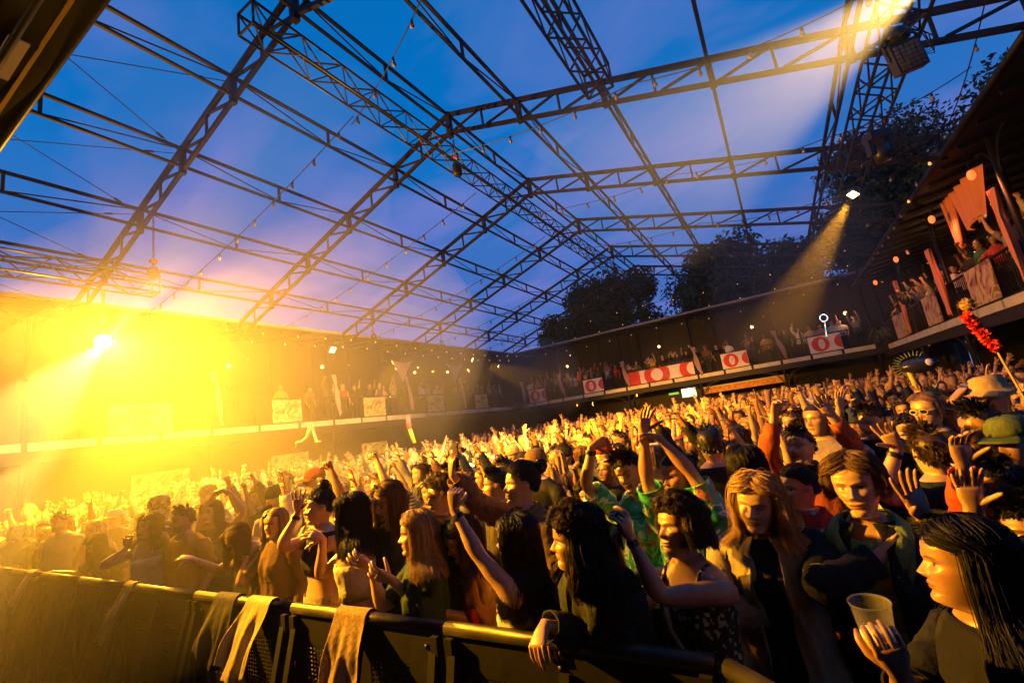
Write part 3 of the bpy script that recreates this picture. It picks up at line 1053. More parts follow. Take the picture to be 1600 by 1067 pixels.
def hole_spec(N, zs, lo=1.285, hi=1.40, alo=58, ahi=122):
    th = np.degrees(columns(N))
    rows = [i for i in range(len(zs)) if lo - 1e-4 <= zs[i] <= hi + 1e-4]
    cR = [i for i in range(N) if alo <= th[i] <= ahi]
    cL = [i for i in range(N) if alo <= -th[i] <= ahi]
    return rows[0], rows[-1], cL, cR

def loop_of(r0, r1, c0, c1, N, base):
    lp = [(r0, c) for c in range(c0, c1 + 1)] + [(r, c1) for r in range(r0 + 1, r1 + 1)] + [(r1, c) for c in range(c1 - 1, c0 - 1, -1)] + [(r, c0) for r in range(r1 - 1, r0, -1)]
    return [base + r * N + c for r, c in lp]

def body_mesh(P, q):
    """q: 3 near, 2 middle, 1 far. One connected skin: torso, neck, head, arms, palms, legs (fingers rooted in the palms)."""
    M = Skin()
    N = {3: 68, 2: 40, 1: 24}[q]
    nh = {3: 84, 2: 36, 1: 16}[q]
    zs = np.array([0.80, 0.86, 0.93, 1.00, 1.07, 1.14, 1.20, 1.25, 1.29, 1.325, 1.36, 1.395, 1.42, 1.445, 1.472])
    if q == 1:
        zs = np.array([0.80, 0.93, 1.07, 1.20, 1.29, 1.34, 1.395, 1.43, 1.465])
    T = torso_rings(P, zs, N)
    # head levels, denser at the eyes and the mouth
    tt = np.linspace(0, 1, nh)
    ts = -0.03 + 1.03 * tt
    ts = ts - (0.030 * np.sin(2 * np.pi * (ts - 0.0) * 2.0) * (1 if q > 1 else 0)) * smooth(ts, 0, 0.1) * smooth(1 - ts, 0.2, 0.35)
    Hd, hc = head_rings(np.clip(ts, -0.03, 1.0), N, P)
    rings = np.concatenate([pose_head(P, T), pose_head(P, Hd)], 0)
    R = len(rings)
    b0 = len(M.v)
    r0, r1, cL, cR = hole_spec(N, zs)
    holes = {}
    def hole(r, c):
        return r0 <= r < r1 and ((cL[0] <= c < cL[-1]) or (cR[0] <= c < cR[-1]))
    M.v.extend(map(tuple, rings.reshape(-1, 3)))
    fs = M.grid_faces(R, N, b0, hole)
    top = len(M.v)
    M.v.append(tuple(rings[-1].mean(0)))
    for c in range(N):
        fs.append((b0 + (R - 1) * N + c, b0 + (R - 1) * N + (c + 1) % N, top))
    M.f.extend(fs); M.mi.extend([0] * len(fs))
    M.col[b0 + len(zs) * N] = hc.reshape(-1, 3)
    # arms
    for s, cc in ((-1, cL), (1, cR)):
        lp = loop_of(r0, r1, cc[0], cc[-1], N, b0)
        V = np.array([M.v[i] for i in lp])
        cen = V.mean(0)
        rest = torso_rings(P, zs, N).reshape(-1, 3)[np.array(lp) - b0]
        rc = rest.mean(0)
        th = np.arctan2(rest[:, 2] - rc[2], rest[:, 1] - rc[1])
        nrow = {3: 22, 2: 14, 1: 8}[q]
        A = P['arms'][0 if s < 0 else 1]
        Rg, wf, uu, vv = arm_rings(P, s, th, 1.0, 0.0, nrow)
        palm, side = hand_parts(M, wf, s, P, A.get('pose', 'relaxed'), q)
        W, h, n = wf
        pr = []
        for c_, w_, t_ in palm:
            # ring angles: cos -> along the palm, sin -> back of the hand
            sg = np.sign(np.dot(uu, side)) or 1.0
            pr.append(c_ + np.cos(th)[:, None] * side * sg * w_ + np.sin(th)[:, None] * (-n) * t_)
        Rg = np.concatenate([Rg, np.array(pr)], 0)
        m = len(lp)
        st = len(M.v)
        M.v.extend(map(tuple, Rg.reshape(-1, 3)))
        fs = []
        seq = [lp] + [[st + i * m + k for k in range(m)] for i in range(len(Rg))]
        for a, b in zip(seq[:-1], seq[1:]):
            for k in range(m):
                j = (k + 1) % m
                fs.append((a[k], a[j], b[j], b[k]))
        fs.append(tuple(seq[-1]))
        M.f.extend(fs); M.mi.extend([0] * len(fs))
    # legs: the lowest torso ring splits at the crotch
    th = columns(N)
    cf = int(np.argmin(np.abs(th))); cb = 0
    bot = [b0 + c for c in range(N)]
    F = np.array(M.v[bot[cf]]); B = np.array(M.v[bot[cb]])
    cr = []
    for k in (1, 2):
        u = k / 3
        p = F * (1 - u) + B * u
        p[2] -= 0.05
        cr.append(len(M.v)); M.v.append(tuple(p))
    stance = P.get('stance', 0.09)
    for s in (-1, 1):
        if s > 0:
            lp = [bot[c] for c in range(cf, N)] + [bot[cb]] + cr[::-1]
        else:
            lp = [bot[c] for c in range(cb, cf + 1)] + cr
        V = np.array([M.v[i] for i in lp])
        c0 = V.mean(0)
        ang = np.arctan2(V[:, 1] - c0[1], V[:, 0] - c0[0])
        rows = []
        for z, r, xo, yo in ((0.70, 0.082, 0.088, 0.0), (0.58, 0.070, 0.09, 0.005), (0.48, 0.056, 0.092, 0.012), (0.38, 0.054, 0.094, 0.0), (0.28, 0.052, 0.096, -0.012), (0.16, 0.040, 0.098, -0.012), (0.08, 0.036, 0.10, -0.008), (0.01, 0.036, 0.10, -0.006)):
            rows.append(np.stack([s * xo * stance / 0.09 + r * np.cos(ang), yo + r * np.sin(ang), np.full(len(ang), z)], 1))
        m = len(lp); st = len(M.v)
        M.v.extend(map(tuple, np.array(rows).reshape(-1, 3)))
        seq = [lp] + [[st + i * m + k for k in range(m)] for i in range(len(rows))]
        fs = []
        for a, b in zip(seq[:-1], seq[1:]):
            for k in range(m):
                j = (k + 1) % m
                fs.append((a[k], b[k], b[j], a[j]))
        fs.append(tuple(seq[-1]))
        M.f.extend(fs); M.mi.extend([0] * len(fs))
    return M

def wrinkle(pts, amp, rng, freq=11.0):
    ph = rng.uniform(0, 6.28, 6)
    x, y, z = pts[..., 0], pts[..., 1], pts[..., 2]
    a = np.arctan2(x, y)
    return amp * (np.sin(freq * z * 3.1 + 3 * a + ph[0]) * 0.5 + np.sin(9 * a + freq * z + ph[1]) * 0.6 + np.sin(17 * a - freq * 1.7 * z + ph[2]) * 0.35 + np.sin(freq * 5.3 * z - 5 * a + ph[3]) * 0.3)

def garment_mesh(P, q, hem=0.88, neck=1.44, sleeve=0.3, off=0.012, loose=0.6, gap=None, strap=False, amp=0.006, vneck=0.0, hood=False):
    """top garment: tube of cloth round the torso with sleeves; gap = half angle (deg) left open in front, strap = sleeveless"""
    N = {3: 68, 2: 40, 1: 24}[q]
    if q > 1:
        zs = np.array([z for z in (0.72, 0.78, 0.84, 0.88, 0.93, 1.00, 1.07, 1.14, 1.20, 1.25, 1.29, 1.325, 1.36, 1.395, 1.42, 1.445, 1.458) if hem - 1e-6 <= z <= neck + 1e-6])
    else:
        zs = np.array([z for z in (0.88, 1.07, 1.20, 1.29, 1.34, 1.395, 1.43, 1.445) if hem - 1e-6 <= z <= neck + 1e-6])
    if zs[0] > hem + 0.01:
        zs = np.insert(zs, 0, hem)
    M = Skin()
    T = torso_rings(P, zs, N, off, loose)
    dirv = T.copy(); dirv[..., 2] = 0
    dirv /= np.maximum(np.linalg.norm(dirv, axis=-1, keepdims=True), 1e-6)
    fall = smooth(1.42 - T[..., 2], 0.0, 0.12)
    T = T + dirv * (wrinkle(T, amp, P['rng']) * fall)[..., None]
    th = columns(N)
    if vneck:
        k = np.clip(np.cos(th), 0, 1)[None, :] ** 6 * smooth(T[..., 2], neck - 0.06, neck)
        T[..., 2] -= vneck * k
    T = pose_torso(P, T)
    R = len(zs)
    b0 = 0
    M.v.extend(map(tuple, T.reshape(-1, 3)))
    has = zs[-1] >= 1.41
    if has:
        r0, r1, cL, cR = hole_spec(N, zs)
    deg = np.degrees(th)
    def hole(r, c):
        if gap and (abs(deg[c]) < gap and abs(deg[(c + 1) % N]) < gap + 12):
            return True
        if has and r0 <= r < r1 and ((cL[0] <= c < cL[-1]) or (cR[0] <= c < cR[-1])):
            return True
        return False
    fs = M.grid_faces(R, N, b0, hole)
    M.f.extend(fs); M.mi.extend([0] * len(fs))
    if has and sleeve > 0:
        for s, cc in ((-1, cL), (1, cR)):
            lp = loop_of(r0, r1, cc[0], cc[-1], N, b0)
            rest = torso_rings(P, zs, N).reshape(-1, 3)[np.array(lp) - b0]
            rc = rest.mean(0)
            tq = np.arctan2(rest[:, 2] - rc[2], rest[:, 1] - rc[1])
            nrow = {3: 22, 2: 14, 1: 8}[q]
            Rg, wf, uu, vv = arm_rings(P, s, tq, sleeve, off + 0.004, nrow)
            # folds that gather along the sleeve, slightly flared at the cuff
            n = len(Rg)
            for i in range(n):
                c = Rg[i].mean(0)
                d = Rg[i] - c
                f = i / max(n - 1, 1)
                wv = 1 + 0.06 * np.sin(3 * tq + i * 1.9 + P['rng'].uniform(0, 0.6)) + 0.07 * math.sin(i * 2.3) * (1 if loose > 0.5 else 0.4) + (0.16 * f if sleeve < 0.5 else 0.05 * f)
                Rg[i] = c + d * wv[:, None]
            m = len(lp); st = len(M.v)
            M.v.extend(map(tuple, Rg.reshape(-1, 3)))
            seq = [lp] + [[st + i * m + k for k in range(m)] for i in range(n)]
            f2 = []
            for a, b in zip(seq[:-1], seq[1:]):
                for k in range(m):
                    j = (k + 1) % m
                    f2.append((a[k], a[j], b[j], b[k]))
            M.f.extend(f2); M.mi.extend([0] * len(f2))
    return M

def trousers_mesh(P, q, top=1.0, bottom=0.05, off=0.012):
    N = {3: 32, 2: 24, 1: 16}[q]
    M = Skin()
    zs = np.array([0.80, 0.86, 0.93, top])
    T = torso_rings(P, zs, N, off)
    T[-1, :, :2] *= 1.03
    T = pose_torso(P, T)
    M.v.extend(map(tuple, T.reshape(-1, 3)))
    fs = M.grid_faces(len(zs), N, 0)
    M.f.extend(fs); M.mi.extend([0] * len(fs))
    th = columns(N)
    cf = int(np.argmin(np.abs(th)))
    F = np.array(M.v[cf]); B = np.array(M.v[0]); cr = []
    for k in (1, 2):
        p = F * (1 - k / 3) + B * k / 3; p[2] -= 0.06
        cr.append(len(M.v)); M.v.append(tuple(p))
    stance = P.get('stance', 0.09)
    for s in (-1, 1):
        lp = ([c for c in range(cf, N)] + [0] + cr[::-1]) if s > 0 else (list(range(0, cf + 1)) + cr)
        V = np.array([M.v[i] for i in lp]); c0 = V.mean(0)
        ang = np.arctan2(V[:, 1] - c0[1], V[:, 0] - c0[0])
        rows = []
        for z, r, xo, yo in ((0.70, 0.092, 0.088, 0.0), (0.58, 0.082, 0.09, 0.005), (0.46, 0.070, 0.092, 0.010), (0.30, 0.066, 0.096, -0.01), (0.16, 0.060, 0.098, -0.012), (0.05, 0.060, 0.10, -0.01)):
            if z < bottom - 1e-6:
                continue
            rows.append(np.stack([s * xo * stance / 0.09 + r * np.cos(ang), yo + r * np.sin(ang), np.full(len(ang), z)], 1))
        m = len(lp); st = len(M.v)
        M.v.extend(map(tuple, np.array(rows).reshape(-1, 3)))
        seq = [lp] + [[st + i * m + k for k in range(m)] for i in range(len(rows))]
        f2 = []
        for a, b in zip(seq[:-1], seq[1:]):
            for k in range(m):
                j = (k + 1) % m
                f2.append((a[k], b[k], b[j], a[j]))
        M.f.extend(f2); M.mi.extend([0] * len(f2))
    return M

def shoes_mesh(P):
    M = Skin()
    stance = P.get('stance', 0.09)
    for s in (-1, 1):
        x = s * 0.10 * stance / 0.09
        rows = []
        for y, w, h in ((-0.07, 0.02, 0.05), (-0.06, 0.036, 0.085), (-0.01, 0.040, 0.09), (0.06, 0.045, 0.065), (0.13, 0.047, 0.045), (0.175, 0.036, 0.035), (0.19, 0.012, 0.02)):
            rows.append([(x - w, y, 0.004), (x + w, y, 0.004), (x + w * 0.95, y, h * 0.6), (x + w * 0.5, y, h), (x - w * 0.5, y, h), (x - w * 0.95, y, h * 0.6)])
        st = len(M.v)
        for r in rows: M.v.extend(r)
        for i in range(len(rows) - 1):
            for k in range(6):
                j = (k + 1) % 6
                M.f.append((st + i * 6 + k, st + i * 6 + j, st + (i + 1) * 6 + j, st + (i + 1) * 6 + k)); M.mi.append(0)
    return M

# ------------------------------------------------------------------ hair
def head_surface(phi, pol, off):
    """point of the head at azimuth phi (0 = front) and polar angle pol from the crown (pi/2 = ear level), in head rest space"""
    t = 0.60 + 0.41 * math.cos(pol)
    i_ = min(max(int((t + 0.03) / 1.03 * 256), 0), 256)
    f, b, w = HS_F[i_], HS_B[i_], HS_W[i_]
    c, s = math.cos(phi), math.sin(phi)
    y = (f if c > 0 else b) * math.copysign(abs(c) ** 0.85, c)
    x = w * math.copysign(abs(s) ** 0.9, s)
    z = CHIN_Z + t * HH
    dx, dy, dz = x, y + 0.005, z - CHIN_Z - 0.60 * HH
    k_ = off / max(math.sqrt(dx * dx + dy * dy + dz * dz), 1e-6)
    return np.array([x + dx * k_, y + dy * k_, z + dz * k_])

HS_T = -0.03 + 1.03 * np.arange(257) / 256
HS_F, HS_B, HS_W = [np.interp(HS_T, HEAD_T, a_).tolist() for a_ in (HEAD_F, HEAD_B, HEAD_W)]

def hair_mesh(P, q, style, length=0.3, n=None, rng=None):
    """hair as a tight cap plus tapered locks that follow the skull and then fall"""
    M = Skin()
    rng = rng or P['rng']
    mult = n or 1.0
    n = int(mult * {3: 420, 2: 380, 1: 90}[q])
    lw = {3: 0.0036, 2: 0.0062, 1: 0.014}[q] * mult ** -0.65
    if style == 'short':
        n = int(n * 1.5)
    sides = 3
    # cap
    hl = {'short': 1.25, 'curly': 1.35, 'bun': 1.38, 'buzz': 1.3}.get(style, 1.40)
    nc, nr = (36, 12) if q > 1 else (16, 6)
    vs = []
    fringe = P.get('fringe', 0.0)
    for i in range(nr + 1):
        for k in range(nc):
            phi = 2 * math.pi * k / nc
            fr = math.cos(phi)
            # hairline: forehead high, behind the ears low
            mxp = np.interp(fr, [-1, -0.3, 0.15, 0.5, 1.0], [2.55, 2.15, 1.50, 1.14, 0.99 + 0.2 * fringe])
            pol = 0.02 + (mxp - 0.02) * i / nr
            o = (0.009 if style != 'buzz' else 0.003) * (1 - 0.75 * (i / nr) ** 6)
            if style == 'curly': o *= 1.6
            vs.append(head_surface(phi, pol, o))
    fs = [(i * nc + k, i * nc + (k + 1) % nc, (i + 1) * nc + (k + 1) % nc, (i + 1) * nc + k) for i in range(nr) for k in range(nc)]
    cap = pose_head(P, np.array(vs))
    M.add(cap, fs)
    if style == 'buzz':
        return M
    tors_w = (TOR_W_F if P['fem'] else TOR_W_M)
    down = np.array([0, 0, -1.0])
    part = P.get('part', 0.012)
    for j in range(n):
        u = rng.random()
        phi = rng.uniform(-math.pi, math.pi)
        front = math.cos(phi)
        if style in ('short',):
            pol = rng.uniform(0.05, np.interp(front, [-1, -0.3, 0.1, 0.4, 1], [2.45, 2.1, 1.5, 1.15, 0.98]))
            root = head_surface(phi, pol, 0.004)
            nrm = unit(root - np.array([0, -0.005, CHIN_Z + 0.6 * HH]))
            tang = unit(np.array([math.sin(phi) * 0.4 + rng.normal(0, 0.3), (0.5 if pol < 0.9 else -0.2) + rng.normal(0, 0.3), (0.0 if pol < 0.7 else -0.9) + rng.normal(0, 0.25)]))
            L = length * rng.uniform(0.6, 1.2) * (1.4 if pol < 0.7 else 0.85)
            pts = [root + (nrm * (0.34 if pol < 0.8 else 0.12) * math.sin(v * 1.4) + tang * 0.75 * v) * L for v in np.linspace(0, 1, 4)]
            rad = lw * 1.0 * np.array([0.8, 1.0, 0.75, 0.12])
            M.lock(pose_head(P, np.array(pts)), rad)
            continue
        if style == 'bun':
            pol = rng.uniform(0.05, np.interp(front, [-1, -0.3, 0.1, 0.4, 1], [2.4, 2.05, 1.45, 1.18, 1.0]))
            bc = head_surface(math.pi, P.get('bunpol', 1.0), 0.020)
            root = head_surface(phi, pol, 0.006)
            pts = []
            for v in np.linspace(0, 1, 7):
                p = root * (1 - v) + bc * v
                cen = np.array([0, -0.005, CHIN_Z + 0.6 * HH])
                dv = p - cen
                t_ = np.clip((p[2] - CHIN_Z) / HH, 0, 1)
                rmin = 0.5 * (np.interp(t_, HEAD_T, HEAD_W) + np.interp(t_, HEAD_T, HEAD_B)) + 0.014
                if np.linalg.norm(dv[:2]) < rmin and v < 0.95 and t_ < 0.9:
                    p = p + np.array([*(unit(dv[:2]) * (rmin - np.linalg.norm(dv[:2])) * 0.5), 0])
                if np.linalg.norm(dv) < 0.098:
                    p = cen + unit(dv) * 0.104
                pts.append(p)
            M.lock(pose_head(P, np.array(pts)), lw * np.array([0.7, 1, 1.1, 1.1, 1, 0.9, 0.7]))
            continue
        # long, bob, wavy, curly: from the parting along the skull, then falling
        wav = {'straight': 0.002, 'long': 0.004, 'wavy': 0.011, 'curly': 0.024, 'bob': 0.004}.get(style, 0.004)
        side = 1 if math.sin(phi) >= 0 else -1
        wf = 0.95 if style == 'curly' else 0.7 if style == 'wavy' else 0.5
        pol0 = rng.uniform(0.03, 0.9)
        endpol = np.interp(front, [-1, 0, 1], [1.75, 1.50, 1.45])
        endphi = phi
        if front > 0.15:
            endphi = side * rng.uniform(P.get('tuck', 1.28) - 0.35 * fringe, 1.85)
        lift = rng.uniform(0.006, 0.022) * (1.15 if style == 'curly' else 1.1 if style == 'wavy' else 1.0)
        pts = []
        ph = rng.uniform(0, 6.28)
        for v in np.linspace(0, 1, 6):
            e_ = v ** 0.8
            pp = phi + (endphi - phi) * smooth(v, 0.0, 0.85)
            pts.append(head_surface(float(pp), pol0 + (endpol - pol0) * v, lift * (0.4 + 0.6 * smooth(v, 0, 0.4)) + wav * 0.5 * math.sin(5 * v + ph)))
        pts = list(pose_head(P, np.array(pts)))
        L = length * rng.uniform(0.78, 1.12)
        m = max(3, int(L / (0.030 if q > 1 else 0.05)))
        p = pts[-1]
        outv = p - pose_head(P, np.array([0, -0.01, CHIN_Z + 0.45 * HH]))
        outv[2] = 0
        outv = unit(outv)
        for i in range(m):
            st = L / m
            p = p + down * st + outv * st * (0.18 if i == 0 else 0.02)
            pz = np.clip(p[2], 0.9, 1.52)
            # keep outside neck, shoulders and back
            cx = pose_torso(P, np.array([0, -0.012, pz]))
            d = p - cx; d[2] = 0
            w = np.interp(pz, TOR_Z, tors_w) + 0.022; dp = np.interp(pz, TOR_Z, TOR_D) + 0.026
            if p[2] < 1.45:
                w += 0.02
            k = (d[0] / w) ** 2 + (d[1] / dp) ** 2
            if k < 1 and p[2] < 1.47:
                d2 = d / max(math.sqrt(k), 0.2)
                p = np.array([cx[0] + d2[0], cx[1] + d2[1], p[2]])
            wv = wav * (0.6 + 0.6 * i / m)
            pts.append(p + np.array([math.sin(ph + i * wf), math.cos(ph * 1.7 + i * wf), 0]) * wv)
        k = len(pts)
        rad = lw * np.interp(np.linspace(0, 1, k), [0, 0.12, 0.5, 0.85, 1], [0.5, 1.0, 1.25, 0.9, 0.12])
        M.lock(np.array(pts), rad)
    if style == 'bun':
        bc = head_surface(math.pi, P.get('bunpol', 1.0), 0.045)
        for j in range(26 if q > 1 else 10):
            a0 = rng.uniform(0, 6.28); ax = unit(rng.normal(size=3)); r = 0.036 * rng.uniform(0.8, 1.1)
            e1 = unit(np.cross(ax, [0.3, 0.2, 0.9])); e2 = np.cross(ax, e1)
            pts = [bc + r * (e1 * math.cos(a0 + v) + e2 * math.sin(a0 + v)) for v in np.linspace(0, 4.2, 9)]
            M.tube(pose_head(P, np.array(pts)), 0.011, sides, True)
    if style == 'curly':
        for j in range(int(n * 0.8)):
            phi = rng.uniform(-math.pi, math.pi); front = math.cos(phi)
            pol = rng.uniform(0.05, np.interp(front, [-1, 0, 0.3, 1], [2.2, 1.65, 1.15, 0.95]))
            c = head_surface(phi, pol, rng.uniform(0.008, 0.030))
            ax = unit(rng.normal(size=3)); r = rng.uniform(0.010, 0.019)
            e1 = unit(np.cross(ax, [0.31, 0.2, 0.9])); e2 = np.cross(ax, e1)
            pts = [c + r * (e1 * math.cos(v) + e2 * math.sin(v)) + ax * 0.004 * v for v in np.linspace(0, 5.0, 7)]
            M.lock(pose_head(P, np.array(pts)), lw * 0.75)
    if q == 3:
        M.hairs = M.strands(11 if style == 'short' else 13, 0.0034 if style == 'short' else 0.0050 if style in ('curly', 'bun') else 0.0066, rng, 6 if style == 'short' else 12)
        return M
    M.batch(pose_head(P, np.array([0, -0.012, CHIN_Z + 0.50 * HH])), rng)
    return M
m_skin = mat("skin", (0.5, 0.3, 0.2), 0.38, objcol=True, vcol=True, noise=(38, 0.10), bump=(220, 0.0006))
m_hair = mat("hair", (0.03, 0.02, 0.015), 0.46, objcol=True, vcol=True, noise=(70, 0.5), spec=0.35)
m_cloth = mat("cloth", (0.2, 0.2, 0.2), 0.82, objcol=True, noise=(9, 0.16), bump=(26, 0.012), spec=0.25)
m_denim = mat("denim", (0.03, 0.04, 0.07), 0.85, objcol=True, noise=(60, 0.35), bump=(30, 0.010), spec=0.2)
m_shiny = mat("leather_cloth", (0.02, 0.02, 0.02), 0.42, objcol=True, bump=(18, 0.012))

def pattern_mat(name, kind):
    if name in MATS:
        return MATS[name]
    m = bpy.data.materials.new(name)
    m.use_nodes = True
    nt = m.node_tree
    b = nt.nodes["Principled BSDF"]
    b.inputs["Roughness"].default_value = 0.8
    b.inputs["Specular IOR Level"].default_value = 0.25
    tc = nt.nodes.new("ShaderNodeTexCoord")
    r = nt.nodes.new("ShaderNodeValToRGB")
    r.color_ramp.interpolation = 'CONSTANT'
    el = r.color_ramp.elements
    if kind == 'tropical':
        n1 = nt.nodes.new("ShaderNodeTexNoise")
        n1.inputs["Scale"].default_value = 7.5
        n1.inputs["Detail"].default_value = 1.5
        n1.inputs["Distortion"].default_value = 1.1
        nt.links.new(tc.outputs["Object"], n1.inputs["Vector"])
        nt.links.new(n1.outputs["Fac"], r.inputs[0])
        el[0].position = 0.0; el[0].color = (0.02, 0.16, 0.12, 1)
        el[1].position = 0.36; el[1].color = (0.03, 0.30, 0.10, 1)
        for p, c in ((0.43, (0.04, 0.42, 0.36, 1)), (0.50, (0.75, 0.80, 0.62, 1)), (0.545, (0.10, 0.50, 0.45, 1)), (0.60, (0.28, 0.55, 0.06, 1)), (0.66, (0.80, 0.16, 0.26, 1)), (0.70, (0.04, 0.22, 0.12, 1))):
            e_ = el.new(p); e_.color = c
    elif kind == 'stripes':
        w = nt.nodes.new("ShaderNodeTexWave")
        w.bands_direction = 'Z'
        w.inputs["Scale"].default_value = 7.0
        w.inputs["Distortion"].default_value = 0.4
        nt.links.new(tc.outputs["Object"], w.inputs["Vector"])
        nt.links.new(w.outputs["Fac"], r.inputs[0])
        el[0].position = 0.0; el[0].color = (0.02, 0.02, 0.02, 1)
        el[1].position = 0.5; el[1].color = (0.6, 0.55, 0.45, 1)
    elif kind == 'green_stripes':
        w = nt.nodes.new("ShaderNodeTexWave")
        w.bands_direction = 'DIAGONAL'
        w.inputs["Scale"].default_value = 5.0
        w.inputs["Distortion"].default_value = 1.5
        nt.links.new(tc.outputs["Object"], w.inputs["Vector"])
        nt.links.new(w.outputs["Fac"], r.inputs[0])
        el[0].position = 0.0; el[0].color = (0.03, 0.09, 0.04, 1)
        el[1].position = 0.55; el[1].color = (0.30, 0.33, 0.12, 1)
        e_ = el.new(0.8); e_.color = (0.45, 0.14, 0.06, 1)
    elif kind == 'sequins':
        v = nt.nodes.new("ShaderNodeTexVoronoi")
        v.inputs["Scale"].default_value = 70
        nt.links.new(tc.outputs["Object"], v.inputs["Vector"])
        nt.links.new(v.outputs["Color"], r.inputs[0])
        el[0].position = 0.0; el[0].color = (0.05, 0.045, 0.03, 1)
        el[1].position = 0.7; el[1].color = (0.55, 0.45, 0.22, 1)
        b.inputs["Roughness"].default_value = 0.3
    nt.links.new(r.outputs[0], b.inputs["Base Color"])
    MATS[name] = m
    return m

m_trop = pattern_mat("tropical_print", 'tropical')
m_strp = pattern_mat("striped_knit", 'stripes')
m_gstr = pattern_mat("green_striped_cotton", 'green_stripes')
m_seq = pattern_mat("sequins", 'sequins')

SKINS = [(0.44, 0.26, 0.17), (0.48, 0.30, 0.20), (0.38, 0.21, 0.13), (0.27, 0.14, 0.08), (0.50, 0.31, 0.22)]
HAIRS = {'black': (0.010, 0.008, 0.008), 'dark': (0.022, 0.013, 0.008), 'brown': (0.038, 0.019, 0.009), 'light': (0.12, 0.065, 0.026), 'blonde': (0.40, 0.25, 0.10), 'red': (0.20, 0.06, 0.02)}

def cobj(name, M, material, parent, color=(1, 1, 1), thick=0.0):
    me = M.finish(name, material)
    o = link(name, me, parent)
    o.color = (*color, 1)
    if thick:
        solid(o, thick)
    return o

GARMENTS = {
    'tshirt': dict(hem=0.88, neck=1.445, sleeve=0.36, off=0.012, loose=0.75, amp=0.007),
    'shirt': dict(hem=0.84, neck=1.458, sleeve=0.42, off=0.016, loose=0.9, amp=0.009, vneck=0.05),
    'longsleeve': dict(hem=0.88, neck=1.445, sleeve=0.93, off=0.012, loose=0.6, amp=0.007),
    'jacket': dict(hem=0.80, neck=1.458, sleeve=0.95, off=0.026, loose=0.95, amp=0.012, gap=16),
    'blazer': dict(hem=0.78, neck=1.458, sleeve=0.95, off=0.024, loose=0.8, amp=0.006, gap=15),
    'tank': dict(hem=0.97, neck=1.29, sleeve=0.0, off=0.008, loose=0.35, amp=0.004),
    'strapless': dict(hem=1.07, neck=1.29, sleeve=0.0, off=0.008, loose=0.2, amp=0.003),
    'crop': dict(hem=1.14, neck=1.42, sleeve=0.0, off=0.008, loose=0.3, amp=0.004),
    'singlet': dict(hem=0.88, neck=1.42, sleeve=0.0, off=0.010, loose=0.5, amp=0.006),
}

def straps(P, q, parent, color, material):
    M = Skin()
    for s in (-1, 1):
        pts = [(s * 0.085, 0.112, 1.285), (s * 0.088, 0.095, 1.36), (s * 0.088, 0.045, 1.422), (s * 0.086, -0.02, 1.441), (s * 0.084, -0.075, 1.41), (s * 0.08, -0.108, 1.33), (s * 0.078, -0.115, 1.28)]
        M.tube(pose_torso(P, np.array(pts)), 0.010, 5)
    return cobj("shoulder_strap", M, material, parent, color)

def collar(P, parent, color, material, wide=0.03, drop=0.16):
    """folded collar and lapels as two bands from the nape down the front edges"""
    M = Skin()
    for s in (-1, 1):
        inner = np.array([(0.0, -0.088, 1.475), (s * 0.055, -0.070, 1.478), (s * 0.078, -0.010, 1.470), (s * 0.070, 0.050, 1.440), (s * 0.050, 0.092, 1.40 - drop * 0.3), (s * 0.036, 0.128, 1.36 - drop)])
        outer = inner + np.array([(0, -0.022, -0.035), (s * wide * 0.8, -0.02, -0.032), (s * wide * 1.6, 0.005, -0.03), (s * wide * 2.2, 0.022, -0.035), (s * wide * 2.3, 0.022, -0.03), (s * wide * 0.6, 0.012, -0.02)])
        mid = (inner + outer) / 2 + np.array([0, 0.0, 0.012])
        rows = pose_torso(P, np.stack([inner, mid, outer]))
        st = len(M.v); n = len(inner)
        M.v.extend(map(tuple, rows.reshape(-1, 3)))
        for r in range(2):
            for k in range(n - 1):
                f = (st + r * n + k, st + r * n + k + 1, st + (r + 1) * n + k + 1, st + (r + 1) * n + k)
                M.f.append(f if s > 0 else f[::-1]); M.mi.append(0)
    return cobj("collar", M, material, parent, color, 0.006)

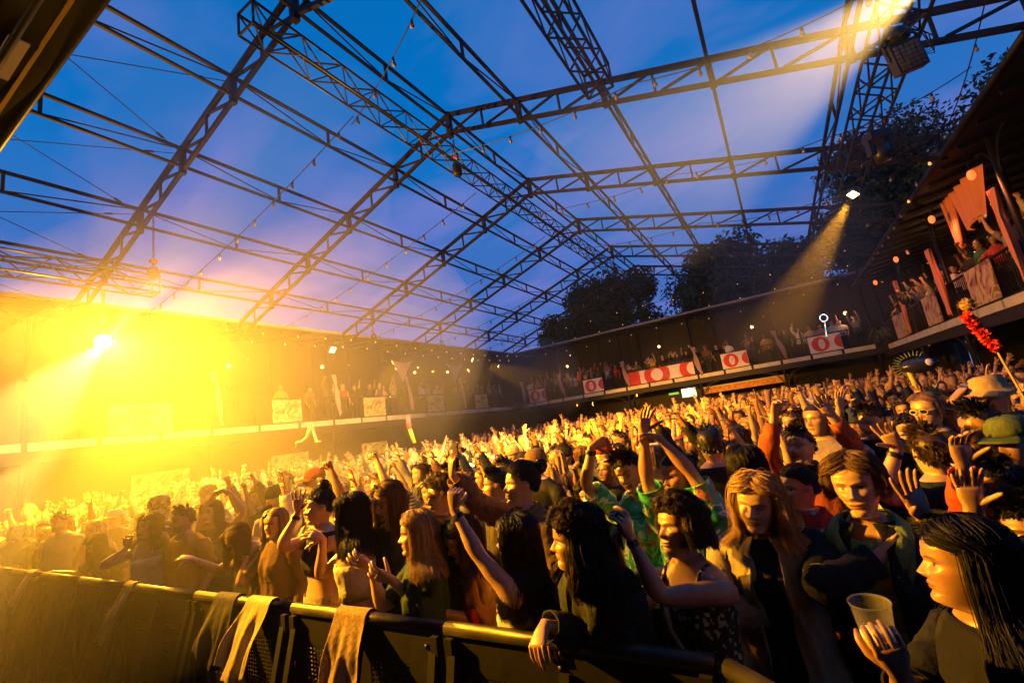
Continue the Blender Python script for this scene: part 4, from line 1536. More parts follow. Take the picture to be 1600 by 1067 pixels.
def hat(P, kind, parent, color):
    Rm = None
    M = Skin()
    n = 28
    z0 = CHIN_Z + 0.66 * HH
    def ring(r, z, sx=1.0, sy=1.18, dz=lambda a: 0.0, dy=-0.004):
        return [(r * sx * math.sin(2 * math.pi * k / n), dy + r * sy * math.cos(2 * math.pi * k / n), z + dz(2 * math.pi * k / n)) for k in range(n)]
    if kind == 'cap':
        rows = [ring(0.090, z0), ring(0.092, z0 + 0.03), ring(0.084, z0 + 0.065), ring(0.060, z0 + 0.092), ring(0.022, z0 + 0.102), ring(0.002, z0 + 0.103)]
    elif kind == 'bucket':
        rows = [ring(0.150, z0 - 0.035, dz=lambda a: 0.008 * math.sin(3 * a)), ring(0.120, z0 - 0.008, dz=lambda a: 0.005 * math.sin(2 * a)), ring(0.094, z0 + 0.008), ring(0.092, z0 + 0.05), ring(0.082, z0 + 0.090), ring(0.050, z0 + 0.102), ring(0.002, z0 + 0.104)]
    elif kind == 'wide':
        rows = [ring(0.205, z0 + 0.012, dz=lambda a: 0.028 * abs(math.sin(a)) + 0.01 * math.cos(3 * a)), ring(0.15, z0 + 0.004, dz=lambda a: 0.015 * abs(math.sin(a))), ring(0.095, z0), ring(0.090, z0 + 0.05), ring(0.080, z0 + 0.085), ring(0.055, z0 + 0.098), ring(0.03, z0 + 0.090), ring(0.002, z0 + 0.088)]
    else:  # beanie
        rows = [ring(0.091, z0 - 0.03), ring(0.095, z0), ring(0.090, z0 + 0.05), ring(0.070, z0 + 0.088), ring(0.035, z0 + 0.104), ring(0.002, z0 + 0.107)]
    V = pose_head(P, np.array(rows))
    M.v.extend(map(tuple, V.reshape(-1, 3)))
    fs = M.grid_faces(len(rows), n, 0)
    M.f.extend(fs); M.mi.extend([0] * len(fs))
    if kind == 'cap':
        pk = []
        back = P.get('cap_back', False)
        sg = -1 if back else 1
        for v in (0.0, 0.35, 0.7, 1.0):
            for a in np.linspace(-1.05, 1.05, 11):
                r = 0.090 + 0.072 * v * math.cos(a * 0.9) ** 0.5
                pk.append((r * math.sin(a) * (1 - 0.08 * v), sg * (r * 1.18 * math.cos(a)) - 0.004, z0 + 0.008 - 0.014 * v - 0.018 * v * a * a))
        st = len(M.v)
        M.v.extend(map(tuple, pose_head(P, np.array(pk))))
        for i in range(3):
            for k in range(10):
                M.f.append((st + i * 11 + k, st + i * 11 + k + 1, st + (i + 1) * 11 + k + 1, st + (i + 1) * 11 + k)); M.mi.append(0)
    o = cobj({'cap': 'cap', 'bucket': 'bucket_hat', 'wide': 'brimmed_hat'}.get(kind, 'beanie'), M, m_cloth, parent, color, 0.004)
    return o

def sunglasses(P, parent, rim=(0.7, 0.6, 0.2), up=0.0):
    M = Skin()
    z = CHIN_Z + (0.515 + up) * HH
    for s in (-1, 1):
        pts = [(s * 0.032 + 0.023 * math.cos(a), 0.108 - 0.25 * abs(s * 0.032 + 0.023 * math.cos(a)) ** 1.3 * 1.2, z + 0.016 * math.sin(a)) for a in np.linspace(0, 2 * math.pi, 13)]
        M.tube(pose_head(P, np.array(pts)), 0.0035, 5, False)
        M.tube(pose_head(P, np.array([(s * 0.055, 0.097, z + 0.006), (s * 0.076, 0.05, z + 0.008), (s * 0.080, -0.005, z + 0.004)])), 0.0025, 4)
    M.tube(pose_head(P, np.array([(-0.010, 0.107, z + 0.004), (0.010, 0.107, z + 0.004)])), 0.003, 4)
    fr = cobj("glasses_frame", M, m_cloth, parent, rim)
    for s in (-1, 1):
        L = Skin()
        pts = [(s * 0.032, 0.103, z)] + [(s * 0.032 + 0.022 * math.cos(a), 0.106 - 0.25 * abs(s * 0.032 + 0.022 * math.cos(a)) ** 1.3 * 1.2, z + 0.015 * math.sin(a)) for a in np.linspace(0, 2 * math.pi, 12, endpoint=False)]
        L.v.extend(map(tuple, pose_head(P, np.array(pts))))
        for k in range(12):
            L.f.append((0, 1 + k, 1 + (k + 1) % 12)); L.mi.append(0)
        cobj("lens", L, mat("dark_lens", (0.02, 0.015, 0.01), 0.08), fr)
    return fr

def band(P, s, parent, at=0.93, r=0.031, color=(0.01, 0.01, 0.01)):
    """watch strap or bracelet round the forearm"""
    th = np.linspace(0, 2 * math.pi, 12, endpoint=False)
    Rg, wf, uu, vv = arm_rings(P, s, th, 1.0, 0.004, 40)
    i = int(at * (len(Rg) - 1))
    M = Skin()
    rows = [Rg[i - 1], Rg[i] , Rg[min(i + 1, len(Rg) - 1)]]
    c = [r_.mean(0) for r_ in rows]
    k = (1.03, 1.10, 1.03)
    for r_, cc, kk in zip(rows, c, k):
        M.v.extend(map(tuple, cc + (r_ - cc) * kk))
    fs = M.grid_faces(3, 12, 0)
    M.f.extend(fs); M.mi.extend([0] * len(fs))
    return cobj("bracelet", M, m_shiny, parent, color)

def strand_object(pts, tint, parent, color, radius):
    K, m, _ = pts.shape
    cv = bpy.data.hair_curves.new("hair_strands")
    cv.add_curves([m] * K)
    cv.position_data.foreach_set("vector", pts.astype(np.float32).ravel())
    rad = np.tile(np.interp(np.linspace(0, 1, m), [0, 0.1, 0.7, 1], [0.7, 1.0, 0.9, 0.25]) * radius, K).astype(np.float32)
    ra = cv.attributes.get("radius") or cv.attributes.new("radius", 'FLOAT', 'POINT')
    ra.data.foreach_set("value", rad)
    ta = cv.attributes.new("tint", 'FLOAT_COLOR', 'CURVE')
    ta.data.foreach_set("color", np.repeat(np.stack([tint, tint, tint, np.ones(K)], 1), 1, 0).astype(np.float32).ravel())
    cv.materials.append(m_strand)
    o = link("hair", cv, parent)
    o.color = (*color, 1)
    return o

scene.cycles_curves.shape = 'RIBBONS'
m_strand = mat("hair_strand", (0.03, 0.02, 0.015), 0.5, objcol=True, vcol=True, spec=0.3)

DOWN_L = dict(hand=(-0.25, 0.05, 0.86), elbow=(-0.6, -0.6, -0.3), palm=(1, 0.2, 0), pose='relaxed')
DOWN_R = dict(hand=(0.25, 0.05, 0.86), elbow=(0.6, -0.6, -0.3), palm=(-1, 0.2, 0), pose='relaxed')

def person(P, q, loc, rz, height, label, group=None, name="person"):
    """P: pose and looks. Returns the body object, the parent of hair and clothes."""
    P.setdefault('girth', 1.0); P.setdefault('fem', True)
    P.setdefault('rng', np.random.default_rng(abs(hash((round(loc[0], 3), round(loc[1], 3)))) % 99991))
    P.setdefault('arms', [DOWN_L, DOWN_R])
    body = link(name, body_mesh(P, q).finish("person_body", m_skin))
    body.location = loc
    body.rotation_euler = (0, 0, rz)
    k = height / 1.706
    body.scale = (k, k, k)
    body.color = (*P.get('skin', SKINS[0]), 1)
    tag(body, label, "person", group)
    for g in P.get('wear', []):
        kind, color = g[0], g[1]
        opt = dict(GARMENTS[kind]); opt.update(g[2] if len(g) > 2 else {})
        material = opt.pop('mat', m_cloth)
        nm = opt.pop('name', {'tshirt': 't_shirt', 'shirt': 'shirt', 'longsleeve': 'sweater', 'jacket': 'jacket', 'blazer': 'blazer', 'tank': 'tank_top', 'strapless': 'strapless_top', 'crop': 'crop_top', 'singlet': 'singlet'}[kind])
        o = cobj(nm, garment_mesh(P, q, **opt), material, body, color, 0.005 if q == 3 else 0.0)
        if kind == 'tank':
            straps(P, q, body, color, material)
        if kind in ('jacket', 'blazer', 'shirt') and q > 1:
            collar(P, body, P.get('collar', color), material, 0.026 if kind != 'blazer' else 0.032, 0.10 if kind != 'blazer' else 0.20)
    tr = P.get('trousers', (0.02, 0.02, 0.025))
    if tr is not None:
        cobj("shorts" if P.get('shorts') else "trousers", trousers_mesh(P, q, bottom=0.46 if P.get('shorts') else 0.05), m_denim, body, tr)
    if q > 1:
        cobj("shoes", shoes_mesh(P), m_shiny, body, (0.03, 0.03, 0.03))
    hs = P.get('hair')
    if hs:
        hm_ = hair_mesh(P, q, hs[0], hs[2] if len(hs) > 2 else 0.3, hs[3] if len(hs) > 3 else None)
        if getattr(hm_, 'hairs', None) is not None:
            ho2 = strand_object(hm_.hairs[0], hm_.hairs[1], body, HAIRS[hs[1]], 0.0011 if hs[0] != 'short' else 0.0010)
            cobj("hair_base", hm_, m_hair, ho2, HAIRS[hs[1]])
        else:
            cobj("hair", hm_, m_hair, body, HAIRS[hs[1]])
    if P.get('hat'):
        hat(P, P['hat'][0], body, P['hat'][1])
    if P.get('glasses'):
        sunglasses(P, body, *P['glasses'])
    for b in P.get('bands', []):
        band(P, b[0], body, b[1], color=b[2] if len(b) > 2 else (0.01, 0.01, 0.01))
    return body
# ------------------------------------------------------------------ people near the stage: head, heading, hands in metres
HEROES = []
HEROES.append(('blonde woman with eyes closed in an open khaki jacket over black', (-0.209, 2.340, 1.464), -179.9, -13.0, [dict(at=(-0.065, 2.388, 0.958), elbow=(0.580, 0.663, -0.484), palm=(-0.120, -0.088, -1.009), pose='relaxed', dir=(0.323, -0.209, -0.912)),
    dict(at=(-0.242, 2.267, 1.056), elbow=(-0.973, -0.177, -0.107), palm=(-0.144, 0.708, -0.421), pose='relaxed', dir=(0.444, -0.021, -0.923))],
    dict(fem=True, head_pr=(6, -8), closed=1, smile=0.7, teeth=0.5, wear=[('tshirt', (0.012, 0.012, 0.012)), ('jacket', (0.27, 0.22, 0.11))], hair=('wavy', 'blonde', 0.20, 1.8), skin=SKINS[1], trousers=(0.05, 0.04, 0.09))))
HEROES.append(('woman in black blazer with green lapels holding a cup to her chest', (0.166, 2.376, 1.511), 166.0, -2.0, [dict(at=(0.148, 2.399, 1.077), elbow=(0.531, 0.749, -0.465), palm=(-0.666, 0.173, 0.163), pose='relaxed'),
    dict(at=(0.175, 2.270, 1.266), elbow=(-0.990, -0.238, -0.417), palm=(-0.121, 0.616, 0.080), pose='grip', dir=(0.803, 0.251, 0.408))],
    dict(fem=True, head_pr=(2, 2), smile=0.2, wear=[('shirt', (0.22, 0.30, 0.10), dict(vneck=0.10)), ('blazer', (0.010, 0.010, 0.011))], collar=(0.20, 0.28, 0.10), hair=('bob', 'light', 0.07, 1.8), skin=SKINS[1])))
HEROES.append(('dark-haired woman in a red jacket with a pendant, between khaki jacket and blazer', (-0.048, 3.000, 1.395), 145.9, -17.0, [None,
    None],
    dict(fem=True, head_pr=(0, 0), smile=0.5, wear=[('tshirt', (0.015, 0.012, 0.012), dict(vneck=0.06)), ('jacket', (0.30, 0.02, 0.015))], hair=('bun', 'dark', 0.2), skin=SKINS[0])))
HEROES.append(('smiling curly-haired woman in sleeveless black top filming with both arms stretched out', (-0.505, 2.112, 1.427), 153.5, -15.0, [dict(at=(-0.662, 1.904, 1.442), elbow=(0.459, 0.124, -1.017), palm=(-0.729, 0.114, 0.275), pose='pinch', dir=(-0.005, -0.425, 0.890)),
    dict(at=(-0.723, 1.907, 1.371), elbow=(-0.156, -0.225, -1.013), palm=(0.627, 0.126, -0.026), pose='pinch', dir=(0.036, -0.181, 0.953))],
    dict(fem=True, head_pr=(-4, 3), smile=1.0, teeth=0.9, wear=[('tank', (0.016, 0.014, 0.013), dict(neck=1.36, mat=m_seq))], hair=('curly', 'brown', 0.10, 1.6), skin=SKINS[0], bands=[(-1, 0.95)])))
HEROES.append(('woman with brown curls in dark denim jacket leaning her wrists on the barrier', (-0.877, 1.848, 1.459), 157.4, -36.0, [dict(at=(-1.016, 1.716, 1.163), elbow=(0.377, 0.792, -0.530), palm=(0.120, -0.080, -0.959), pose='drape', dir=(-0.042, -0.779, -0.571)),
    dict(at=(-1.070, 1.873, 1.101), elbow=(-0.618, 0.623, -0.734), palm=(0.071, 0.006, -0.941), pose='drape', dir=(0.216, -0.703, -0.519))],
    dict(fem=True, torso=(20, 0, 0), head_pr=(-12, 2), smile=0.4, wear=[('tshirt', (0.02, 0.02, 0.02)), ('jacket', (0.030, 0.036, 0.028), dict(mat=m_denim))], hair=('curly', 'brown', 0.22, 1.8), skin=SKINS[0])))
HEROES.append(('grinning woman in tropical print shirt with head tilted and one arm bent over', (-0.964, 3.000, 1.546), -167.2, -25.0, [None,
    dict(at=(-1.120, 2.810, 1.752), elbow=(-0.758, -0.528, -0.082), palm=(0.576, -0.507, -0.480), pose='claw', dir=(0.797, 0.404, 0.217))],
    dict(fem=True, head_pr=(8, 14), closed=1, smile=1.0, teeth=0.6, wear=[('shirt', (1, 1, 1), dict(mat=m_trop))], hair=('short', 'dark', 0.05), skin=SKINS[2], bands=[(1, 0.93)], fringe=0.6)))
HEROES.append(('woman with slicked-back hair in tropical print shirt joining both hands overhead', (-0.629, 2.820, 1.524), 172.6, -25.0, [dict(at=(-0.719, 2.669, 1.889), elbow=(0.913, 0.485, 0.147), palm=(-0.452, -0.445, -0.760), pose='claw', dir=(-0.741, -0.467, 0.228)),
    dict(at=(-0.738, 2.667, 1.848), elbow=(-0.693, -0.553, 0.210), palm=(0.726, -0.481, -0.203), pose='open', dir=(0.301, -0.032, 0.958))],
    dict(fem=True, head_pr=(-4, 0), smile=0.9, teeth=0.7, wear=[('shirt', (1, 1, 1), dict(mat=m_trop))], hair=('bun', 'dark', 0.2), skin=SKINS[2])))
HEROES.append(('woman in white tank top with long black hair, fist raised, back half turned', (-1.283, 2.016, 1.405), 107.5, -13.0, [dict(at=(-1.516, 1.841, 1.611), elbow=(-0.507, -0.206, -0.933), palm=(-0.029, 0.513, 0.256), pose='fist', dir=(0.217, -0.083, 0.973)),
    None],
    dict(fem=True, head_pr=(0, 4), wear=[('tank', (0.62, 0.56, 0.48), dict(neck=1.32))], hair=('long', 'black', 0.33, 1.6), skin=SKINS[0], bands=[(-1, 0.93)])))
HEROES.append(('laughing woman with a black hair bun in brown jacket holding a phone up', (-1.542, 2.580, 1.585), 150.9, -18.0, [None,
    dict(at=(-1.872, 2.309, 1.709), elbow=(-0.641, -0.172, -0.900), palm=(0.279, 0.512, -0.018), pose='grip', dir=(0.217, -0.083, 0.973))],
    dict(fem=True, head_pr=(-3, 0), smile=1.0, teeth=0.9, wear=[('tshirt', (0.03, 0.025, 0.02)), ('jacket', (0.13, 0.075, 0.03))], hair=('bun', 'black', 0.2), bunpol=1.05, skin=SKINS[1])))
HEROES.append(('young man with cropped dark hair in profile behind the white tank top', (-2.140, 3.180, 1.510), 138.9, -10.0, [None,
    None],
    dict(fem=False, head_pr=(0, 0), beard=0.3, wear=[('tshirt', (0.04, 0.03, 0.025))], hair=('short', 'dark', 0.03), skin=SKINS[0])))
HEROES.append(('man with short fair curls in black shirt behind the blonde woman', (-2.256, 2.640, 1.534), 165.5, -7.0, [None,
    None],
    dict(fem=False, head_pr=(0, 3), smile=0.6, wear=[('tshirt', (0.012, 0.012, 0.012))], hair=('curly', 'light', 0.02), skin=SKINS[1], girth=0.92)))
HEROES.append(('blonde woman in dark green blouse with a black wristband beside the draped shirt', (-1.975, 2.064, 1.432), 148.7, -13.0, [dict(at=(-2.060, 1.919, 1.225), elbow=(0.297, 0.672, -0.728), palm=(-0.465, 0.481, 0.350), pose='relaxed', dir=(-0.495, -0.612, 0.469)),
    dict(at=(-2.226, 1.930, 1.285), elbow=(-0.035, -0.037, -1.023), palm=(-0.031, 0.598, -0.148), pose='relaxed', dir=(-0.473, -0.621, 0.566))],
    dict(fem=True, head_pr=(2, 0), wear=[('tshirt', (0.022, 0.045, 0.024), dict(sleeve=0.42))], hair=('long', 'blonde', 0.24, 1.6), skin=SKINS[1], bands=[(1, 0.93)])))
HEROES.append(('fair-haired woman in dark top looking down, behind the green blouse', (-2.563, 2.424, 1.562), -178.4, -13.0, [None,
    dict(at=(-2.653, 2.328, 1.500), elbow=(-0.411, -0.378, -0.969), palm=(0.315, 0.648, -0.015), pose='grip', dir=(0.301, -0.032, 0.958))],
    dict(fem=True, head_pr=(16, 4), closed=1, smile=0.4, wear=[('tshirt', (0.03, 0.04, 0.03), dict(vneck=0.05))], hair=('long', 'light', 0.26), skin=SKINS[1])))
HEROES.append(('woman with long dark hair in pale strapless crop top lifting a beer', (-2.719, 2.220, 1.535), 145.8, -17.0, [dict(at=(-2.680, 2.164, 1.349), elbow=(0.135, 0.065, -1.052), palm=(-0.835, 0.071, 0.192), pose='grip', dir=(0.265, -0.169, 0.955)),
    dict(at=(-2.939, 2.152, 1.379), elbow=(-0.289, -0.190, -0.980), palm=(-0.021, 0.460, -0.573), pose='relaxed', dir=(-0.613, -0.433, 0.408))],
    dict(fem=True, head_pr=(2, 0), wear=[('strapless', (0.55, 0.47, 0.36))], hair=('long', 'black', 0.26), skin=SKINS[0], fringe=0.8)))
HEROES.append(('woman in black crop top and pale shorts showing an open raised palm', (-3.290, 2.400, 1.552), 173.9, -22.0, [None,
    dict(at=(-3.366, 2.264, 1.547), elbow=(-0.289, -0.190, -0.980), palm=(0.605, -0.669, -0.192), pose='open', dir=(0.217, -0.083, 0.973))],
    dict(fem=True, head_pr=(0, 0), smile=0.5, wear=[('crop', (0.014, 0.014, 0.014))], hair=('bun', 'black', 0.2), bunpol=0.4, skin=SKINS[1], trousers=(0.42, 0.34, 0.22), shorts=True, bands=[(1, 0.93)])))
HEROES.append(('bent-over person in green striped shirt, fair hair covering the face', (-4.349, 2.340, 1.336), 171.7, 10.0, [dict(at=(-4.232, 2.342, 1.199), elbow=(0.304, 0.167, -1.081), palm=(-0.318, 0.323, -0.724), pose='relaxed', dir=(-0.540, -0.511, -0.129)),
    dict(at=(-4.729, 2.148, 1.231), elbow=(-0.483, 0.153, -0.907), palm=(-0.313, 0.255, -0.936), pose='relaxed', dir=(-0.693, -0.553, 0.210))],
    dict(fem=True, torso=(16, 0, 0), head_pr=(30, 0), closed=1, wear=[('tshirt', (1, 1, 1), dict(mat=m_gstr))], hair=('wavy', 'light', 0.22), fringe=1.0, skin=SKINS[0])))
HEROES.append(('long-haired woman with both elbows lifted and hands on her head', (-5.766, 2.820, 1.501), -146.1, -10.0, [dict(at=(-5.524, 2.920, 1.678), elbow=(0.978, 0.460, 0.438), palm=(-0.304, -0.335, -0.886), pose='relaxed', dir=(-0.635, -0.425, 0.311)),
    dict(at=(-5.634, 2.814, 1.719), elbow=(-0.633, -0.509, 0.714), palm=(0.205, -0.029, -0.973), pose='relaxed', dir=(0.722, 0.391, 0.078))],
    dict(fem=True, head_pr=(0, 6), wear=[('singlet', (0.06, 0.05, 0.04))], hair=('long', 'light', 0.28), skin=SKINS[1])))
HEROES.append(('woman in pale camisole with dark wavy hair dancing with both hands raised', (-6.040, 2.340, 1.476), -141.2, -25.0, [dict(at=(-5.767, 2.396, 1.279), elbow=(0.304, 0.167, -1.081), palm=(-0.315, -0.648, 0.015), pose='claw', dir=(0.217, -0.083, 0.973)),
    dict(at=(-6.136, 2.210, 1.282), elbow=(-0.544, -0.343, -0.936), palm=(0.702, -0.037, -0.160), pose='claw', dir=(0.217, -0.083, 0.973))],
    dict(fem=True, head_pr=(-3, 0), wear=[('tank', (0.6, 0.52, 0.4))], hair=('wavy', 'dark', 0.24), skin=SKINS[0])))
HEROES.append(('hazy long-haired person stretching an arm along the barrier rail', (-7.423, 2.340, 1.297), -167.5, -10.0, [None,
    dict(at=(-7.867, 2.081, 1.059), elbow=(-0.047, 0.185, -1.002), palm=(-0.217, 0.083, -0.973), pose='open', dir=(-0.661, -0.699, -0.118))],
    dict(fem=True, torso=(14, 0, 0), head_pr=(14, 0), wear=[('tshirt', (0.05, 0.04, 0.03))], hair=('long', 'dark', 0.22), skin=SKINS[0])))
HEROES.append(('dark-shirted man pointing a straight arm sideways in front of the striped shirt', (-4.621, 2.820, 1.389), 158.6, 0.0, [dict(at=(-5.099, 2.490, 1.396), elbow=(-0.132, 0.134, -0.987), palm=(-0.217, 0.083, -0.973), pose='relaxed', dir=(-0.757, -0.570, 0.120)),
    None],
    dict(fem=False, head_pr=(6, 0), wear=[('tshirt', (0.02, 0.02, 0.02))], hair=('short', 'dark', 0.03), skin=SKINS[3])))
HEROES.append(('woman with long black hair in profile close to the camera, gripping a clear cup', (0.319, 1.752, 1.408), 104.7, -13.0, [dict(at=(0.272, 1.822, 1.503), elbow=(0.111, 0.509, -1.009), palm=(0.672, -0.686, -0.208), pose='open', dir=(-0.193, -0.193, 0.952)),
    dict(at=(0.091, 1.549, 1.205), elbow=(-0.447, 0.289, -0.904), palm=(-0.223, 0.856, 0.328), pose='grip', dir=(-0.101, -0.471, 0.856))],
    dict(fem=True, head_pr=(0, 0), smile=0.2, wear=[('longsleeve', (0.010, 0.010, 0.011), dict(sleeve=0.62))], hair=('long', 'black', 0.36, 2.6), tuck=1.55, skin=SKINS[2])))
HEROES.append(('man in a green baseball cap at the picture edge', (0.972, 3.480, 1.483), 144.4, -12.0, [None,
    None],
    dict(fem=False, beard=0.5, head_pr=(4, 0), wear=[('tshirt', (0.02, 0.02, 0.02)), ('jacket', (0.03, 0.03, 0.03))], hair=('short', 'dark', 0.02), hat=('cap', (0.09, 0.12, 0.035)), skin=SKINS[2])))
HEROES.append(('bearded man with thick black hair and a pale collar beside the green cap', (0.903, 3.591, 1.557), 130.9, -15.0, [None,
    None],
    dict(fem=False, beard=0.9, head_pr=(2, 0), wear=[('shirt', (0.55, 0.48, 0.36))], hair=('short', 'black', 0.05), skin=SKINS[2])))
HEROES.append(('man in a tan bucket hat holding up the red feather stick', (1.312, 4.788, 1.651), 149.7, -5.0, [dict(at=(1.231, 4.027, 1.718), elbow=(0.292, 0.389, -1.060), palm=(0.048, -0.889, -0.087), pose='fist', dir=(0.217, -0.083, 0.973)),
    dict(at=(1.033, 4.507, 1.682), elbow=(-0.639, -0.256, -0.497), palm=(-0.120, -0.088, -1.009), pose='fist', dir=(0.213, 0.085, 0.166))],
    dict(fem=False, beard=0.4, smile=0.7, head_pr=(0, 4), wear=[('tshirt', (0.45, 0.38, 0.42))], hair=('short', 'dark', 0.02), hat=('bucket', (0.33, 0.24, 0.12)), skin=SKINS[2])))
HEROES.append(('man with eyes shut in rust coloured shirt raising both hands', (0.009, 3.762, 1.528), 164.9, -10.0, [dict(at=(0.238, 3.796, 1.702), elbow=(0.377, 0.440, -1.074), palm=(0.266, -0.873, -0.134), pose='open'),
    dict(at=(-0.096, 3.597, 1.750), elbow=(-0.810, -0.274, -0.871), palm=(0.605, -0.669, -0.192), pose='claw')],
    dict(fem=False, beard=0.3, closed=1, head_pr=(-4, 0), wear=[('longsleeve', (0.30, 0.07, 0.03))], hair=('short', 'black', 0.035), skin=SKINS[0])))
HEROES.append(('man in dark hoodie looking down with one sleeve raised', (0.537, 4.674, 1.575), 153.4, -10.0, [None,
    dict(at=(0.337, 4.417, 1.703), elbow=(-0.725, -0.223, -0.886), palm=(0.605, -0.669, -0.192), pose='open', dir=(0.217, -0.083, 0.973))],
    dict(fem=False, closed=1, head_pr=(14, 0), wear=[('longsleeve', (0.015, 0.02, 0.018))], hair=('short', 'dark', 0.04), skin=SKINS[1])))
HEROES.append(('man with shaved hair and bare forehead behind the rust shirt', (0.180, 4.560, 1.640), 152.7, -10.0, [None,
    None],
    dict(fem=False, head_pr=(0, 0), wear=[('tshirt', (0.25, 0.20, 0.22))], hair=('buzz', 'dark'), skin=SKINS[0])))
HEROES.append(('man in black seen from behind with neat short hair', (-0.559, 3.762, 1.601), 23.5, -10.0, [None,
    None],
    dict(fem=False, head_pr=(0, 0), wear=[('longsleeve', (0.010, 0.010, 0.010), dict(loose=0.9))], hair=('short', 'black', 0.03), skin=SKINS[1])))
HEROES.append(('woman seen from behind with black hair down a beige top', (-0.303, 3.240, 1.497), 25.3, -5.0, [None,
    None],
    dict(fem=True, head_pr=(0, 0), wear=[('tshirt', (0.42, 0.32, 0.24))], hair=('long', 'black', 0.24), skin=SKINS[0])))
HEROES.append(('woman with fair bob in profile between the two tropical shirts', (-0.934, 3.540, 1.532), 124.8, -10.0, [None,
    None],
    dict(fem=True, head_pr=(-4, 0), wear=[('tshirt', (0.05, 0.05, 0.05))], hair=('bob', 'light', 0.06), skin=SKINS[1])))
HEROES.append(('dark-haired woman looking down at her hands behind the curly denim woman', (-1.396, 3.300, 1.372), -167.1, -10.0, [None,
    None],
    dict(fem=True, head_pr=(10, 6), wear=[('tshirt', (0.1, 0.08, 0.05))], hair=('long', 'dark', 0.25), skin=SKINS[0])))
HEROES.append(('man seen from behind with brown hair throwing out a big open palm', (0.622, 3.420, 1.471), 19.7, 0.0, [dict(at=(0.438, 3.126, 1.545), elbow=(-0.471, -0.070, -0.929), palm=(-0.037, -0.940, -0.072), pose='open', dir=(-0.282, -0.351, 0.907)),
    None],
    dict(fem=False, head_pr=(0, 0), wear=[('tshirt', (0.02, 0.025, 0.02))], hair=('short', 'brown', 0.05), skin=SKINS[1], bands=[(-1, 0.93)])))
HEROES.append(('person in orange sweatshirt with one hand curled up beside the bearded man', (0.683, 2.760, 1.401), 126.1, -10.0, [None,
    dict(at=(0.538, 2.456, 1.624), elbow=(-0.471, -0.070, -0.929), palm=(0.312, -0.924, -0.046), pose='relaxed', dir=(0.083, -0.049, 1.005))],
    dict(fem=False, head_pr=(0, 0), wear=[('longsleeve', (0.48, 0.07, 0.02))], hair=('short', 'black', 0.05), skin=SKINS[2])))
HEROES.append(('person at the picture edge holding up an open hand with a wristband', (0.639, 2.400, 1.314), 135.1, -10.0, [None,
    dict(at=(0.449, 2.135, 1.509), elbow=(-0.556, -0.121, -0.915), palm=(0.048, -0.889, -0.087), pose='open', dir=(0.047, -0.185, 1.002))],
    dict(fem=False, head_pr=(0, 0), wear=[('longsleeve', (0.015, 0.015, 0.015), dict(sleeve=0.6))], hair=('short', 'black', 0.05), skin=SKINS[0], bands=[(1, 0.9)])))
HEROES.append(('man in a dark red cap and sunglasses behind the open palm', (-4.832, 3.480, 1.661), 174.2, -10.0, [None,
    None],
    dict(fem=False, head_pr=(0, 0), wear=[('tshirt', (0.05, 0.03, 0.03))], hair=('short', 'dark', 0.02), hat=('cap', (0.22, 0.03, 0.02)), glasses=((0.02, 0.02, 0.02), 0.0), skin=SKINS[1])))
HEROES.append(('woman with dark wavy hair and red scarf resting an arm on the barrier', (-1.732, 2.160, 1.369), 138.7, 10.0, [dict(at=(-1.845, 2.052, 1.024), elbow=(0.111, 0.509, -1.009), palm=(-0.120, -0.088, -1.009), pose='drape', dir=(-0.283, -0.795, -0.313)),
    None],
    dict(fem=True, torso=(14, 0, 0), head_pr=(6, 0), wear=[('singlet', (0.45, 0.20, 0.20))], hair=('wavy', 'dark', 0.22), skin=SKINS[0])))
HEROES.append(('smiling person with gold-rimmed glasses behind the big open palm', (0.884, 4.560, 1.618), 144.0, -5.0, [None,
    None],
    dict(fem=True, head_pr=(4, 0), smile=0.9, teeth=0.7, wear=[('tshirt', (0.02, 0.02, 0.02))], hair=('bob', 'light', 0.08), glasses=((0.65, 0.55, 0.2), 0.0), skin=SKINS[1])))

GZ = -0.10                       # level of the hall floor

def place(label, head, heading, yaw, hands, P, q=3, group=None):
    P = dict(P)
    pr = P.pop('head_pr', (0, 0))
    P['head'] = (yaw, pr[0], pr[1])
    P.setdefault('girth', 1.0); P.setdefault('fem', True)
    hp = pose_head(P, np.array([0, 0.0, CHIN_Z + 0.5 * HH]))
    k = (head[2] - GZ) / hp[2]
    a = math.radians(heading)
    Rz = rot_axis((0, 0, 1), a)
    base = np.array(head) - k * (Rz @ hp)
    arms = []
    for h_, d_ in zip(hands, (DOWN_L, DOWN_R)):
        if h_ is None:
            arms.append(d_); continue
        w = dict(h_)
        w['hand'] = Rz.T @ (np.array(w.pop('at')) - np.array([base[0], base[1], GZ])) / k
        for n_ in ('elbow', 'palm', 'dir'):
            if n_ in w:
                w[n_] = Rz.T @ np.array(w[n_])
        arms.append(w)
    P['arms'] = arms
    P['rng'] = np.random.default_rng(len(label) * 131 + int(abs(head[0]) * 1000))
    hw = []
    for i_, s_ in ((0, -1), (1, 1)):
        S_, E_, H_ = arm_path(P, s_)
        dd = unit(arms[i_].get('dir', H_ - E_)); pn = np.array(arms[i_].get('palm', (0, 1, 0)), float)
        pn = unit(pn - dd * np.dot(pn, dd))
        hw.append((np.array([base[0], base[1], GZ]) + k * (Rz @ H_), Rz @ dd, Rz @ pn, k))
    HANDS[label] = hw
    return person(P, q, (base[0], base[1], GZ), a, 1.706 * k, label, group)

HERO_XY = []
HANDS = {}
HERO = {}
for lab, hd, bh, yaw, hands, P in HEROES:
    o = place(lab, hd, bh, yaw, hands, P, 3 if hd[1] < 3.45 else 2, "people packed against the barrier" if hd[1] < 2.6 else "people standing in the front crowd")
    HERO_XY.append((o.location.x, o.location.y))
    HERO_XY.append((hd[0], hd[1]))
    HERO[lab] = o
